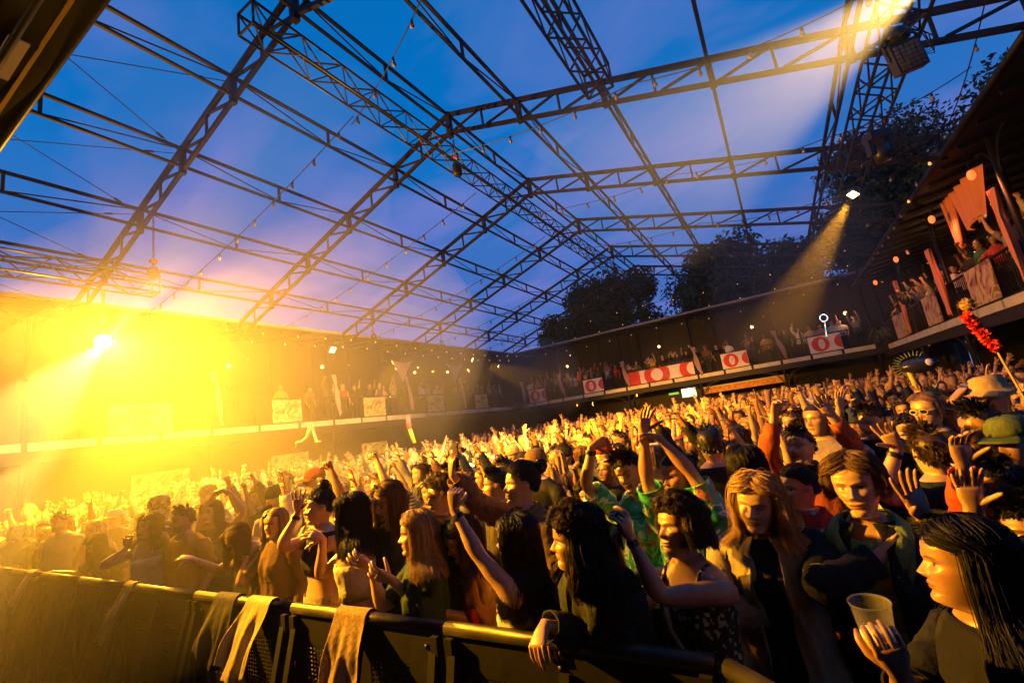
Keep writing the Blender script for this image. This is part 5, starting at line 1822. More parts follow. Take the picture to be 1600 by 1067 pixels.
# ================================================================== THE CROWD BEHIND
def aup(x, y, z, pose='open', palm=(0, 1, 0.1), elbow=None, s=1):
    return dict(hand=(x, y, z), elbow=elbow or (s * 1.0, -0.2, -0.4), palm=palm, pose=pose)

ARCH = [
    # name of the pose, looks
    ('both arms up', dict(fem=True, arms=[aup(-0.30, 0.12, 1.86, 'open', s=-1), aup(0.26, 0.18, 1.82, 'claw')], wear=[('tshirt', (0.1, 0.1, 0.1))], hair=('long', 'dark', 0.28), smile=0.8, teeth=0.6)),
    ('one arm up', dict(fem=False, arms=[aup(-0.24, 0.15, 1.90, 'fist', s=-1), DOWN_R], wear=[('tshirt', (0.1, 0.1, 0.1))], hair=('short', 'dark', 0.035), beard=0.4)),
    ('arms down', dict(fem=True, arms=[DOWN_L, DOWN_R], wear=[('longsleeve', (0.1, 0.1, 0.1))], hair=('wavy', 'light', 0.24), head=(15, 0, 4))),
    ('arms down', dict(fem=False, arms=[DOWN_L, DOWN_R], wear=[('shirt', (0.1, 0.1, 0.1))], hair=('short', 'brown', 0.04), head=(-20, 3, 0), beard=0.7)),
    ('clapping', dict(fem=True, arms=[aup(-0.03, 0.34, 1.50, 'flat', (1, 0, 0), s=-1), aup(0.03, 0.34, 1.50, 'flat', (-1, 0, 0))], wear=[('tank', (0.1, 0.1, 0.1))], hair=('bun', 'dark', 0.2), smile=0.9, teeth=0.7)),
    ('pointing up', dict(fem=False, arms=[DOWN_L, aup(0.16, 0.28, 1.88, 'point')], wear=[('tshirt', (0.1, 0.1, 0.1))], hair=('short', 'black', 0.03), hat=('cap', (0.1, 0.1, 0.1)))),
    ('one hand raised', dict(fem=True, arms=[DOWN_L, aup(0.10, 0.36, 1.66, 'grip', (-1, 0.2, 0))], wear=[('tshirt', (0.1, 0.1, 0.1))], hair=('bob', 'dark', 0.08), head=(-10, -4, 0))),
    ('both arms up', dict(fem=False, arms=[aup(-0.20, 0.26, 1.84, 'claw', (0.3, 1, 0), s=-1), aup(0.20, 0.26, 1.86, 'claw', (-0.3, 1, 0))], wear=[('longsleeve', (0.1, 0.1, 0.1))], hair=('curly', 'brown', 0.03), smile=0.6)),
    ('arms down', dict(fem=True, arms=[DOWN_L, DOWN_R], wear=[('singlet', (0.1, 0.1, 0.1))], hair=('long', 'blonde', 0.30), head=(-25, 4, -5), smile=0.7)),
    ('one arm up', dict(fem=True, arms=[DOWN_L, aup(0.30, 0.10, 1.82, 'open')], wear=[('jacket', (0.1, 0.1, 0.1)), ('tshirt', (0.05, 0.05, 0.05))], hair=('wavy', 'brown', 0.22), head=(10, -5, 3))),
    ('arms down', dict(fem=False, arms=[DOWN_L, DOWN_R], wear=[('tshirt', (0.1, 0.1, 0.1))], hair=('short', 'light', 0.05), head=(25, 2, 0), glasses=((0.02, 0.02, 0.02),))),
    ('hands over the head', dict(fem=True, arms=[aup(-0.04, 0.10, 1.90, 'relaxed', (1, 0, 0), s=-1), aup(0.06, 0.08, 1.88, 'relaxed', (-1, 0, 0))], wear=[('tshirt', (0.1, 0.1, 0.1), dict(mat=m_strp))], hair=('long', 'brown', 0.24), closed=1)),
    ('arms down', dict(fem=False, arms=[DOWN_L, DOWN_R], wear=[('tshirt', (0.1, 0.1, 0.1))], hair=('short', 'dark', 0.02), hat=('beanie', (0.1, 0.1, 0.1)), head=(-5, 0, 0), beard=0.5)),
    ('arms down', dict(fem=True, arms=[DOWN_L, aup(0.12, 0.30, 1.20, 'grip', (-1, 0, 0))], wear=[('tshirt', (0.1, 0.1, 0.1))], hair=('curly', 'dark', 0.12), head=(30, 0, 0), smile=0.5)),
]
TOPS = [('black', (0.012, 0.012, 0.013)), ('white', (0.62, 0.58, 0.52)), ('grey', (0.18, 0.17, 0.17)), ('red', (0.34, 0.03, 0.02)), ('navy', (0.02, 0.03, 0.09)), ('olive', (0.11, 0.12, 0.04)),
        ('mustard', (0.45, 0.26, 0.04)), ('beige', (0.45, 0.36, 0.25)), ('pink', (0.50, 0.20, 0.24)), ('dark green', (0.02, 0.08, 0.04)), ('pale blue', (0.25, 0.34, 0.48)), ('brown', (0.13, 0.07, 0.035))]
HCOL = {'black': 'black', 'dark': 'dark', 'brown': 'brown', 'light': 'fair', 'blonde': 'blonde', 'red': 'red'}
PROTO = {}
USED = set()

def prototype(i, q):
    if (i, q) not in PROTO:
        nm, spec = ARCH[i]
        P = dict(spec)
        P['rng'] = np.random.default_rng(1000 + i)
        if q == 1:
            P['trousers'] = (0.02, 0.02, 0.025)
        o = person(P, q, (0, 0, -50), 0, 1.706, "x")
        PROTO[(i, q)] = [o, False]
    return PROTO[(i, q)]

def crowd_person(i, q, loc, rz, h, group, where):
    pr = prototype(i, q)
    src = pr[0]
    if not pr[1]:
        o = src; pr[1] = True
        kids = list(o.children)
    else:
        o = src.copy()
        COL.objects.link(o)
        kids = []
        for c in src.children:
            d = c.copy(); d.parent = o
            COL.objects.link(d); kids.append(d)
            for g_ in c.children:
                e_ = g_.copy(); e_.parent = d
                COL.objects.link(e_)
    o.location = loc
    o.rotation_euler = (0, 0, rz)
    k = h / 1.706
    o.scale = (k, k, k)
    o.color = (*random.choice(SKINS), 1)
    nm, spec = ARCH[i]
    striped = any(len(g) > 2 and 'mat' in g[2] for g in spec['wear'])
    sx = 'woman' if spec['fem'] else 'man'
    ht = ' and a cap' if spec.get('hat', ('',))[0] == 'cap' else ' and a beanie' if spec.get('hat') else ''
    for attempt in range(60):
        tn, tc = random.choices(TOPS, [9, 4, 3, 2, 4, 2, 2, 3, 1, 2, 1, 3])[0]
        hc = spec['hair'][1]
        if random.random() < 0.5 or attempt > 3:
            hc = random.choice(list(HAIRS))
        lab = "%s-haired %s in %s top%s, %s, %s" % (HCOL[hc], sx, 'striped' if striped else tn, ht, nm, where)
        if lab not in USED:
            break
    USED.add(lab)
    first = True
    for c in kids:
        n = c.name.split('.')[0]
        if n == 'hair':
            c.color = (*HAIRS[hc], 1)
        elif n in ('trousers', 'shorts', 'shoes', 'glasses_frame', 'bracelet'):
            pass
        elif n in ('cap', 'beanie', 'bucket_hat', 'brimmed_hat'):
            c.color = (*random.choice(TOPS)[1], 1)
        elif n in ('shoulder_strap', 'collar') or first or n == 'jacket':
            c.color = (*tc, 1); first = False
    tag(o, lab, "person", group)
    return o

def cam_px(p):
    v = (np.asarray(p, float) - np.array([0, 0, 1.95])) @ CR
    return 800 + 711.1 * v[0] / v[1], 533.5 - 711.1 * v[2] / v[1], v[1]

rc = np.random.default_rng(21)
spots = []
y = 2.55
while y < 27.5:
    x = -15.6 + rc.uniform(0, 0.4)
    step = 0.50 if y < 9 else 0.56
    while x < 4.2:
        px_, py_ = x + rc.uniform(-0.17, 0.17), y + rc.uniform(-0.17, 0.17)
        x += step
        if py_ < 2.25 + 0.0 * px_:
            pass
        # keep clear of the people placed by hand, and of the line from the camera past them close to the stage
        if min((px_ - a) ** 2 + (py_ - b) ** 2 for a, b in HERO_XY) < 0.40 ** 2:
            continue
        u, v, dpt = cam_px((px_, py_, 1.6))
        if dpt > 5 and rc.random() < 0.13:
            continue
        if dpt < 0.3 or u < -120 or u > 1700:
            continue
        # front right corner near the camera stays with the hand-placed people
        if dpt < 3.2 and u > 560:
            continue
        if py_ < 3.1 and u > 700:
            continue
        spots.append((dpt, px_, py_))
    y += 0.54 if y < 9 else 0.60
spots.sort()
NIND = 186
zones = ((3.6, 'behind the front row'), (5.0, 'in the front crowd'), (7.0, 'mid-crowd'), (99, 'deep in the crowd'))
for n, (dpt, x, y) in enumerate(spots[:NIND]):
    w = [3, 2, 3, 3, 1, 1, 1, 2, 3, 2, 2, 1, 1, 2]
    i = random.choices(range(len(ARCH)), w)[0]
    if dpt < 3.4 and ARCH[i][0] != 'arms down' and random.random() < 0.6:
        i = random.choice([2, 3, 8, 10, 12, 13])
    rz = math.atan2(-(-4.5 - x), (-3.0 - y)) + random.gauss(0, 0.30)
    if random.random() < 0.06:
        rz += math.pi * random.uniform(0.6, 1.2)
    where = next(z for lim, z in zones if dpt < lim)
    where += ", haze side" if x < -6.5 else ", tree side" if x > -0.5 else ""
    crowd_person(i, 2 if dpt < 4.6 else 1, (x, y, GZ), rz, random.gauss(1.63 if ARCH[i][1]['fem'] else 1.73, 0.055), "people standing in the crowd", where)

# gallery guests
def gallery_person(x, y, z, heading, where, group):
    i = random.choices(range(len(ARCH)), [3, 2, 3, 3, 2, 2, 2, 2, 3, 2, 2, 1, 1, 2])[0]
    crowd_person(i, 1, (x, y, z), heading + random.gauss(0, 0.25), random.gauss(1.70, 0.06), group, where)
for x in np.arange(-15.4, 4.0, 0.52):
    if random.random() < 0.90:
        gallery_person(x + random.uniform(-0.15, 0.15), YF + random.uniform(0.32, 0.6), FLZ, math.pi, "at the far gallery railing", "guests along the far gallery")
for y in np.arange(11.0, 27.8, 0.62):
    if random.random() < 0.85:
        gallery_person(XL - random.uniform(0.32, 0.6), y + random.uniform(-0.2, 0.2), FLZ, -math.pi / 2, "on the hazy side gallery", "guests along the hazy side gallery")
for y in (25.6, 24.9, 24.2, 21.3, 20.6, 19.3, 18.5, 17.9, 16.3, 15.5, 14.7, 14.0, 13.3, 12.4):
    gallery_person(XR + random.uniform(0.28, 0.42), y, 3.02, math.pi / 2 + 0.5, "leaning out on the orange-lit gallery", "guests along the orange-lit gallery")

# the rest of the floor: too many to tell apart
far = Skin()
def far_person(x, y, h, rz, rr):
    k = h / 1.7
    c, s = math.cos(rz), math.sin(rz)
    def T(P_):
        P_ = np.asarray(P_, float) * k
        return np.stack([x + P_[..., 0] * c - P_[..., 1] * s, y + P_[..., 0] * s + P_[..., 1] * c, GZ + P_[..., 2]], -1)
    def ringset(rows, n, col, closed=True):
        st = len(far.v)
        a = 2 * math.pi * np.arange(n) / n
        V = np.array([[(w * math.sin(t), d * math.cos(t) + yo, z) for t in a] for z, w, d, yo in rows])
        far.v.extend(map(tuple, T(V).reshape(-1, 3)))
        far.col[st] = np.tile(np.array(col), (len(rows) * n, 1))
        for r in range(len(rows) - 1):
            for q_ in range(n):
                j = (q_ + 1) % n
                far.f.append((st + r * n + q_, st + r * n + j, st + (r + 1) * n + j, st + (r + 1) * n + q_)); far.mi.append(0)
        far.f.append(tuple(st + (len(rows) - 1) * n + q_ for q_ in range(n))); far.mi.append(0)
    skin = SKINS[rr.integers(len(SKINS))]
    top = TOPS[rr.choice(len(TOPS), p=np.array([9, 4, 3, 2, 4, 2, 2, 3, 1, 2, 1, 3]) / 36.0)][1]
    hair = list(HAIRS.values())[rr.integers(len(HAIRS))]
    ringset([(0.7, 0.16, 0.11, 0), (1.05, 0.15, 0.10, 0), (1.28, 0.18, 0.11, 0), (1.38, 0.19, 0.09, -0.01), (1.44, 0.08, 0.06, 0)], 8, top)
    ringset([(1.40, 0.052, 0.055, 0), (1.48, 0.052, 0.06, 0.005), (1.50, 0.055, 0.075, 0.01), (1.56, 0.068, 0.092, 0.008), (1.61, 0.072, 0.088, 0), (1.66, 0.06, 0.075, 0), (1.70, 0.02, 0.03, 0)], 8, skin)
    if rr.random() < 0.9:
        L = rr.choice([1.56, 1.52, 1.40, 1.30])
        ringset([(L, 0.070, 0.055, -0.045), (1.58, 0.082, 0.080, -0.030), (1.64, 0.080, 0.092, -0.014), (1.69, 0.058, 0.070, -0.008), (1.722, 0.02, 0.03, 0)], 8, hair)
    sleeve = top if rr.random() < 0.45 else skin
    for sd in (-1, 1):
        u = rr.random()
        S = np.array([sd * 0.185, -0.01, 1.37])
        if u < 0.36:
            E = S + np.array([sd * rr.uniform(0.05, 0.2), rr.uniform(0.0, 0.2), rr.uniform(0.02, 0.22)]); Hd = E + np.array([-sd * rr.uniform(-0.1, 0.12), rr.uniform(-0.02, 0.12), rr.uniform(0.16, 0.26)])
        else:
            E = S + np.array([sd * 0.06, -0.04, -0.26]); Hd = E + np.array([-sd * 0.04, 0.18, -0.12])
        hdir = unit(Hd - E)
        pts = [S, (S + E) / 2, E, (E + Hd) / 2, Hd]
        st = len(far.v)
        tb = MB().tube(T(np.array(pts)), np.array([0.052, 0.046, 0.040, 0.036, 0.027]) * k, 5)
        far.add(tb.v, tb.f); far.col[st] = np.array([top] * 10 + [sleeve] * 5 + [skin] * 10)
        st = len(far.v)
        sv = unit(np.cross(hdir, [0.2, 1, 0.3]))
        tb = MB().tube(T(np.array([Hd, Hd + hdir * 0.05, Hd + hdir * 0.09])), np.array([0.028, 0.038, 0.03]) * k, 5)
        for o_ in (-0.027, -0.009, 0.009, 0.027):
            tb.tube(T(np.array([Hd + hdir * 0.08 + sv * o_, Hd + hdir * rr.uniform(0.14, 0.18) + sv * o_ * 1.5])), np.array([0.010, 0.007]) * k, 3)
        tb.tube(T(np.array([Hd + hdir * 0.03 + sv * 0.03, Hd + hdir * 0.08 + sv * 0.07])), np.array([0.012, 0.008]) * k, 3)
        far.add(tb.v, tb.f); far.col[st] = np.tile(np.array(skin), (len(tb.v), 1))
for dpt, x, y in spots[NIND:]:
    far_person(x, y, rc.normal(1.70, 0.085), math.atan2(-(-4.5 - x), (-3.0 - y)) + rc.normal(0, 0.35), rc)
m_far = mat("crowd_skin_and_cloth", (0.3, 0.2, 0.15), 0.7, vcol=True)
fo = link("crowd", far.finish("far_crowd", m_far))
tag(fo, label="dense far crowd filling the hall floor up to the galleries", kind="stuff")
print("crowd spots", len(spots))
# ================================================================== BARRIER AND CLOTHES ON IT
m_panel = mat("barrier_panel", (0.012, 0.011, 0.010), 0.65, 0.0, noise=(5, 0.4), bump=(14, 0.004), spec=0.2)
m_rail = mat("barrier_rail", (0.045, 0.038, 0.030), 0.42, 0.5, noise=(11, 0.5), bump=(30, 0.002))
BZ = 1.077
def bar_y(x):
    return 1.808 - 0.0272 * (x + 0.396)

def barrier_section(p0, p1, label, windows=True):
    p0 = np.array([*p0, GZ]); p1 = np.array([*p1, GZ])
    L = np.linalg.norm(p1 - p0)
    rz = math.atan2(p1[1] - p0[1], p1[0] - p0[0])
    t = empty("crowd_barrier", tuple(p0), rz, label=label, cat="barrier", group="barrier sections")
    Hh = BZ - GZ
    g_ = 0.012
    # rounded top rail
    MB().tube([(g_, 0, Hh - 0.03), (L - g_, 0, Hh - 0.03)], 0.032, 10).build("top_rail", m_rail, t, True)
    # sheet panel with slotted fields left open between strips
    sh = MB()
    y0, y1 = -0.012, 0.0
    def strip(x0, x1, z0, z1):
        sh.box((x0, y0, z0), (x1, y1, z1))
    xs = [(0.10, 0.34), (0.56, 0.80)] if windows else []
    xs = [(a * L, b * L) for a, b in xs]
    zf = [(0.16, 0.44), (0.66, 0.96)]
    z_top = Hh - 0.06
    if not xs:
        strip(g_, L - g_, 0.05, z_top)
    else:
        strip(g_, xs[0][0], 0.05, z_top); strip(xs[0][1], xs[1][0], 0.05, z_top); strip(xs[1][1], L - g_, 0.05, z_top)
        for a, b in xs:
            strip(a, b, 0.05, zf[0][0]); strip(a, b, zf[0][1], zf[1][0]); strip(a, b, zf[1][1], z_top)
    sh.build("panel", m_panel, t)
    for a, b in xs:
        for z0, z1 in zf:
            gr = MB()
            n = int((z1 - z0) / 0.022)
            for i in range(n):
                z = z0 + (i + 0.62) * (z1 - z0) / n
                gr.box((a, y0 + 0.002, z - 0.0055), (b, y1 - 0.002, z + 0.0055))
            m = int((b - a) / 0.03)
            for i in range(1, m):
                x = a + (b - a) * i / m
                gr.box((x - 0.004, y0 + 0.003, z0), (x + 0.004, y1 - 0.003, z1))
            gr.build("slotted_field", m_panel, t)
    for x in (0.045, L - 0.045):
        MB().box((x - 0.022, -0.045, 0.0), (x + 0.022, -0.013, z_top)).build("upright", m_panel, t)
    for x in (0.06, L * 0.52, L - 0.06):
        MB().bar((x, -0.03, Hh - 0.13), (x, -0.30, 0.03), 0.045, 0.03).build("stay", m_panel, t)
    MB().box((0.02, -0.34, 0.005), (L - 0.02, -0.014, 0.02)).build("foot_plate", m_panel, t)
    for x in (0.12, L * 0.5, L - 0.12):
        o = MB().lathe([(0.0, 0), (0.013, 0.0), (0.012, 0.008), (0.0, 0.010)], 8).build("bolt", m_rail, t, True)
        o.rotation_euler = (math.pi / 2, 0, 0); o.location = (x, -0.013, Hh - 0.12)
    return t
edges = [-0.396 - 1.25 * i for i in range(10)]
words = ["at the corner with the bright rail", "under the leaning denim jacket", "under the red scarf arm", "carrying the single draped shirt", "beside the two draped shirts", "below the pale camisole", "under the hanging towel", "under the reaching hand", "carrying the outermost faded cloth"]
for i in range(9):
    xa, xb = edges[i + 1], edges[i]
    barrier_section((xa, bar_y(xa)), (xb, bar_y(xb)), "black steel barrier panel with slotted fields " + words[i])
barrier_section((-0.372, 1.796), (0.55, 1.03), "angled barrier panel turning towards the camera from the corner", False)
barrier_section((0.575, 1.01), (1.50, 0.24), "angled barrier panel farthest round the corner", False)

def draped(x, width, front, back, color, label, seed, name="draped_shirt", m=None, skew=0.0):
    rg = np.random.default_rng(seed)
    ph = rg.uniform(0, 6.28, 8)
    r = 0.045
    yb = bar_y(x)
    def fn(u, v):
        # v: 0 back hem -> over the rail -> 1 front hem
        L = back + math.pi * r + front
        s = v * L
        if s < back:
            y, z = r, -(back - s)
        elif s < back + math.pi * r:
            a = (s - back) / r
            y, z = r * math.cos(a), r * math.sin(a)
        else:
            y, z = -r, -(s - back - math.pi * r)
        dn = abs(z) if z < 0 else 0
        side = 1 if y > 0 else -1
        gath = 1 - 0.25 * math.exp(-dn * 3.5)
        xx = (u - 0.5) * width * gath + skew * dn + 0.03 * math.sin(5 * dn + ph[0])
        fold = 0.017 * math.sin(u * 11 + ph[1] + dn * 2) + 0.008 * math.sin(u * 23 + ph[2] - 6 * dn) + 0.008 * math.sin(u * 7 + 19 * dn + ph[5])
        hem = 0.045 * math.sin(u * 4 + ph[3]) * (dn / max(front, 0.1)) + 0.008 * math.sin(u * 17 + ph[4]) * (dn / max(front, 0.1))
        k = min(dn * 6, 1)
        return np.array([xx, y + side * (fold + 0.02) * k - (0.34 * dn if side < 0 else 0.0), z + hem])
    o = MB().sheet(fn, 34, 30).build(name, m or m_cloth, None, True)
    o.location = (x, yb, BZ - 0.03)
    o.color = (*color, 1)
    solid(o, 0.006)
    md = o.modifiers.new("round", 'SUBSURF'); md.levels = 1; md.render_levels = 1
    return tag(o, label, "shirt" if name == "draped_shirt" else "towel", "clothes hung over the barrier")
draped(-5.34, 0.24, 0.37, 0.16, (0.42, 0.30, 0.10), "yellowish towel hanging in a narrow fold over the barrier", 3, "draped_towel", skew=-0.28)
draped(-3.62, 0.36, 0.32, 0.25, (0.025, 0.022, 0.02), "dark shirt slung over the rail under a lighter one", 5, skew=-0.12)
draped(-3.22, 0.36, 0.35, 0.22, (0.40, 0.32, 0.14), "light shirt slung over the dark one on the barrier", 6, skew=-0.25)
draped(-2.28, 0.34, 0.34, 0.2, (0.26, 0.18, 0.08), "olive denim shirt hanging crumpled over the middle of the barrier", 9, m=m_denim, skew=-0.10)
draped(-8.28, 0.30, 0.34, 0.2, (0.42, 0.33, 0.2), "faded cloth hanging at the hazy end of the barrier", 11, "draped_towel", skew=-0.2)
# ================================================================== LAMPS AND FIXTURES
m_body = mat("fixture_black", (0.012, 0.012, 0.013), 0.4)
m_cell = mat("blinder_cell", (0.30, 0.16, 0.05), 0.25, 0.4)

def aim(o, target):
    d = Vector(target) - o.location
    o.rotation_euler = d.to_track_quat('-Z', 'Y').to_euler()
    return o

def par_can(loc, target, label, r=0.11, length=0.28, face=None, square=False, yoke=True, group="stage and gallery lamps"):
    """lamp housing pointing along local -z, lens at the front, yoke and clamp"""
    t = empty("stage_lamp", loc, label=label, cat="lamp", group=group)
    aim(t, target)
    if square:
        b = MB().box((-r, -r * 0.8, 0.03), (r, r * 0.8, 0.03 + length * 0.5))
        b.box((-r * 0.7, -r * 0.5, 0.03 + length * 0.5), (r * 0.7, r * 0.5, 0.03 + length * 0.7))
        b.build("housing", m_body, t)
        MB().box((-r * 0.92, -r * 0.72, 0.018), (r * 0.92, r * 0.72, 0.029)).build("lens", face or m_amber_face, t)
    else:
        MB().lathe([(r * 1.05, 0.0), (r * 1.05, length * 0.55), (r * 0.8, length * 0.8), (r * 0.45, length), (0.0, length)], 18).build("housing", m_body, t, True)
        MB().lathe([(0.0, 0.022), (r * 0.97, 0.022), (r * 1.0, 0.03)], 18).build("lens", face or m_amber_face, t, True)
    if yoke:
        y = MB()
        y.tube([(-r * 1.2, 0, length * 0.35), (-r * 1.25, r * 1.6, length * 0.4), (0, r * 2.0, length * 0.45), (r * 1.25, r * 1.6, length * 0.4), (r * 1.2, 0, length * 0.35)], 0.012, 6)
        y.bar((0, r * 2.0, length * 0.45), (0, r * 2.0 + 0.14, length * 0.45), 0.035)
        y.build("yoke", m_body, t)
    return t

A = np.array(LAMP_A)
fl = par_can(tuple(A + np.array([-0.10, 0.0, 0.04])), (-2.0, 1.6, 2.2), "glaring white-hot flood lamp hanging over the hazy side of the crowd", 0.14, 0.3, m_amber_face)
for sx in (-1, 1):
    MB().box((sx * 0.19 - 0.006, -0.15, -0.10), (sx * 0.19 + 0.006, 0.15, 0.03)).build("barn_door", m_body, fl)
hg = MB()
hg.bar((0, 0, 0), (0, 0, 0.98), 0.05)
ho_ = hg.build("drop_bar", m_body, None)
ho_.location = (A[0] - 0.15, A[1], A[2] + 0.22)
tag(ho_, "thin drop bar holding the glaring flood lamp under its truss", "drop bar")
par_can(tuple(np.array(LAMP_TOP) - 0.03 * unit(np.array(AIM_TOP) - np.array(LAMP_TOP))), AIM_TOP, "beam lamp on the tree-side truss at the top edge", 0.13, 0.3, m_amber_face)
par_can(tuple(np.array(LAMP_C) - 0.03 * unit(np.array(AIM_C) - np.array(LAMP_C))), AIM_C, "square warm flood lamp in front of the tall tree", 0.13, 0.24, m_white_lamp, True)
par_can((-16.3, 13.05, 6.31), (-8.0, 15.5, 0.8), "white gallery flood glowing through the haze", 0.18, 0.24, m_white_lamp, True)
par_can((-16.3, 16.12, 5.95), (-11.0, 21.0, 4.6), "small amber gallery spot beside a gathered cloth", 0.09, 0.22)
par_can((-16.3, 23.5, 6.40), (-9.5, 27.0, 2.2), "white gallery flood with a beam slanting across the corner", 0.17, 0.24, m_white_lamp, True)
par_can((-16.3, 26.47, 6.08), (-11.0, 28.2, 5.0), "small amber spot in the gallery corner", 0.09, 0.22)
for (p, tg, w) in zip(STAGE_LAMPS, STAGE_AIMS, ("nearest the camera", "in the middle of the stage truss", "farthest along the stage truss")):
    v = unit(np.array(tg) - np.array(p))
    par_can(tuple(np.array(p) - v * 0.05), tg, "stage wash lamp facing the audience, " + w, 0.12, 0.3)
MB().bar((-12, -0.95, 5.35), (3, -0.95, 5.35), 0.05, n=8).build("stage_lamp_pipe", m_alu, None, True)
tag(bpy.data.objects["stage_lamp_pipe"], "pipe over the stage carrying the wash lamps", "pipe", kind=None)

# unlit blinder panel with a grid of cells on the tree-side truss
bl = empty("blinder_lamp", (2.30, 7.45, 5.98), 0.0, label="dark square blinder panel with grid of cells hanging from the truss", cat="lamp")
bl.rotation_euler = (math.radians(8), math.radians(-12), math.radians(22))
MB().box((-0.19, -0.06, -0.26), (0.19, 0.06, 0.14)).build("housing", m_body, bl)
cell = MB().box((-0.026, -0.006, -0.022), (0.026, 0.006, 0.022)).mesh("cell", m_cell)
for i in range(5):
    for j in range(6):
        link("cell", cell, bl, loc=(-0.13 + 0.065 * i, -0.064, -0.22 + 0.058 * j))
MB().tube([(-0.21, 0, -0.05), (-0.22, 0, 0.20), (0, 0, 0.30), (0.22, 0, 0.20), (0.21, 0, -0.05)], 0.014, 6).build("yoke", m_body, bl)
MB().lathe([(0.02, 0.14), (0.13, 0.16), (0.13, 0.30), (0.05, 0.36), (0.0, 0.36)], 12).build("motor_head", m_body, bl, True)
cb = MB()
for k in range(4):
    ph = k * 1.3
    cb.tube([(0.1 + 0.05 * k, 0.02, 0.30), (0.32 + 0.04 * k, 0.03, 0.22 - 0.05 * k), (0.38, 0.05, -0.02 - 0.04 * k), (0.22, 0.04, -0.10), (0.12, 0.03, 0.10 + 0.06 * k)], 0.008, 5)
cb.build("cable_loop", m_cable, bl)
mv = empty("moving_head_lamp", (2.35, 9.85, 5.85), 0.4, label="unlit moving-head lamp hanging below the blinder panel", cat="lamp")
MB().box((-0.17, -0.13, 0.06), (0.17, 0.13, 0.20)).build("base", m_body, mv)
for s in (-1, 1):
    MB().box((s * 0.17 - 0.03, -0.06, -0.22), (s * 0.17 + 0.03, 0.06, 0.06)).build("yoke_arm", m_body, mv)
MB().lathe([(0.0, -0.34), (0.11, -0.34), (0.13, -0.20), (0.12, -0.06), (0.0, -0.02)], 16).build("head", m_body, mv, True)
MB().tube([(0.1, 0, 0.2), (0.35, 0.02, 0.30), (0.5, 0.05, 0.05), (0.38, 0.05, -0.22), (0.15, 0.02, -0.1)], 0.009, 5).build("cable_loop", m_cable, mv)

# small house lamps in the galleries
m_warm = mat("warm_globe", (1, 0.8, 0.6), 0.4, emis=(1.0, 0.58, 0.20), emis_s=3)
def wall_lamp(loc, label, r=0.09):
    t = empty("wall_lamp", loc, label=label, cat="lamp", group="small gallery lamps")
    MB().lathe([(0.0, -r), (r * 0.7, -r * 0.7), (r, 0), (r * 0.7, r * 0.7), (0.0, r)], 12).build("globe", m_warm, t, True)
    MB().lathe([(0.03, r * 0.9), (0.04, r * 1.3), (0.0, r * 1.4)], 8).build("holder", m_body, t, True)
for k, y in enumerate((9.4, 13.5, 18.2, 19.6, 22.6, 5.5)):
    wall_lamp((XL - 1.2, y, 5.75 + 0.1 * (k % 3)), "round warm lamp under the hazy gallery roof, " + ("above the wide painting", "beside the white flood", "over the first gathered cloth", "next to the second gathered cloth", "beside the slanting beam", "nearest the glaring flood")[k])
wall_lamp((-12.6, YF + 0.8, 5.5), "round warm lamp under the far gallery roof near the corner")
wall_lamp((3.6, YF + 0.5, 5.2), "round warm lamp under the far gallery roof near the tree")
for k, (gx, gy, gz) in enumerate(((-12.6, YF + 0.75, 5.3), (-6.2, YF + 0.8, 5.4), (-0.8, YF + 0.8, 5.4), (3.6, YF + 0.45, 5.0), (6.2, 21.0, 5.2))):
    l_ = bpy.data.lights.new("gallery_lamp_light", 'POINT'); l_.energy = 34; l_.color = (1.0, 0.45, 0.20); l_.shadow_soft_size = 0.1
    o_ = bpy.data.objects.new("gallery_lamp_light", l_); COL.objects.link(o_); o_.location = (gx, gy, gz)
wall_lamp((-6.2, YF + 1.0, 5.55), "round warm lamp under the far gallery roof above the long banner")
wall_lamp((-0.8, YF + 1.0, 5.55), "round warm lamp under the far gallery roof beside the last but one banner")
wall_lamp((6.5, 21.0, 5.35), "round warm lamp deep in the tree-side gallery")
m_red = mat("red_lantern", (1, 0.3, 0.1), 0.4, emis=(1.0, 0.20, 0.04), emis_s=1.3)
for gy, ge in ((15.9, 70), (20.4, 60), (24.6, 50), (12.9, 45)):
    spot("lantern_light", (4.34, gy, 5.55), (5.1, gy, 4.0), ge * 1.6, 140, 0.5, 0.12, (1.0, 0.24, 0.06))
for gy, w in ((15.9, "hanging between the two salmon drapes"), (20.4, "in the middle of the tree-side gallery"), (24.6, "at the far end of the tree-side gallery"), (12.9, "nearest the camera on the tree-side gallery")):
    l2 = empty("lantern", (4.34, gy, 5.70), label="orange-red lantern " + w, cat="lantern", group="lanterns under the tree-side eaves")
    MB().lathe([(0.03, -0.10), (0.065, -0.06), (0.075, 0.0), (0.065, 0.06), (0.03, 0.10)], 12).build("shade", m_red, l2, True)
    MB().bar((0, 0, 0.10), (0, 0, 0.68), 0.010).build("cord", m_cable, l2)
bs = empty("lamp_boom", (-7.4, 0.42, -0.10), label="black boom stand carrying the wash lamp beside the stage", cat="lamp stand")
MB().bar((0, 0, 0.0), (0, 0, 4.5), 0.06, n=8).build("pole", m_body, bs, True)
for k in range(3):
    a_ = 2.1 * k
    MB().bar((0, 0, 0.35), (0.6 * math.cos(a_), 0.6 * math.sin(a_), 0.02), 0.035).build("leg", m_body, bs)

# ================================================================== GALLERY DECORATION
m_bwhite = mat("banner_white", (0.78, 0.66, 0.62), 0.7, noise=(3, 0.08))
m_bred = mat("banner_red", (0.62, 0.035, 0.025), 0.7, noise=(3, 0.12))
m_bgrey = mat("banner_grey_line", (0.34, 0.22, 0.22), 0.7)

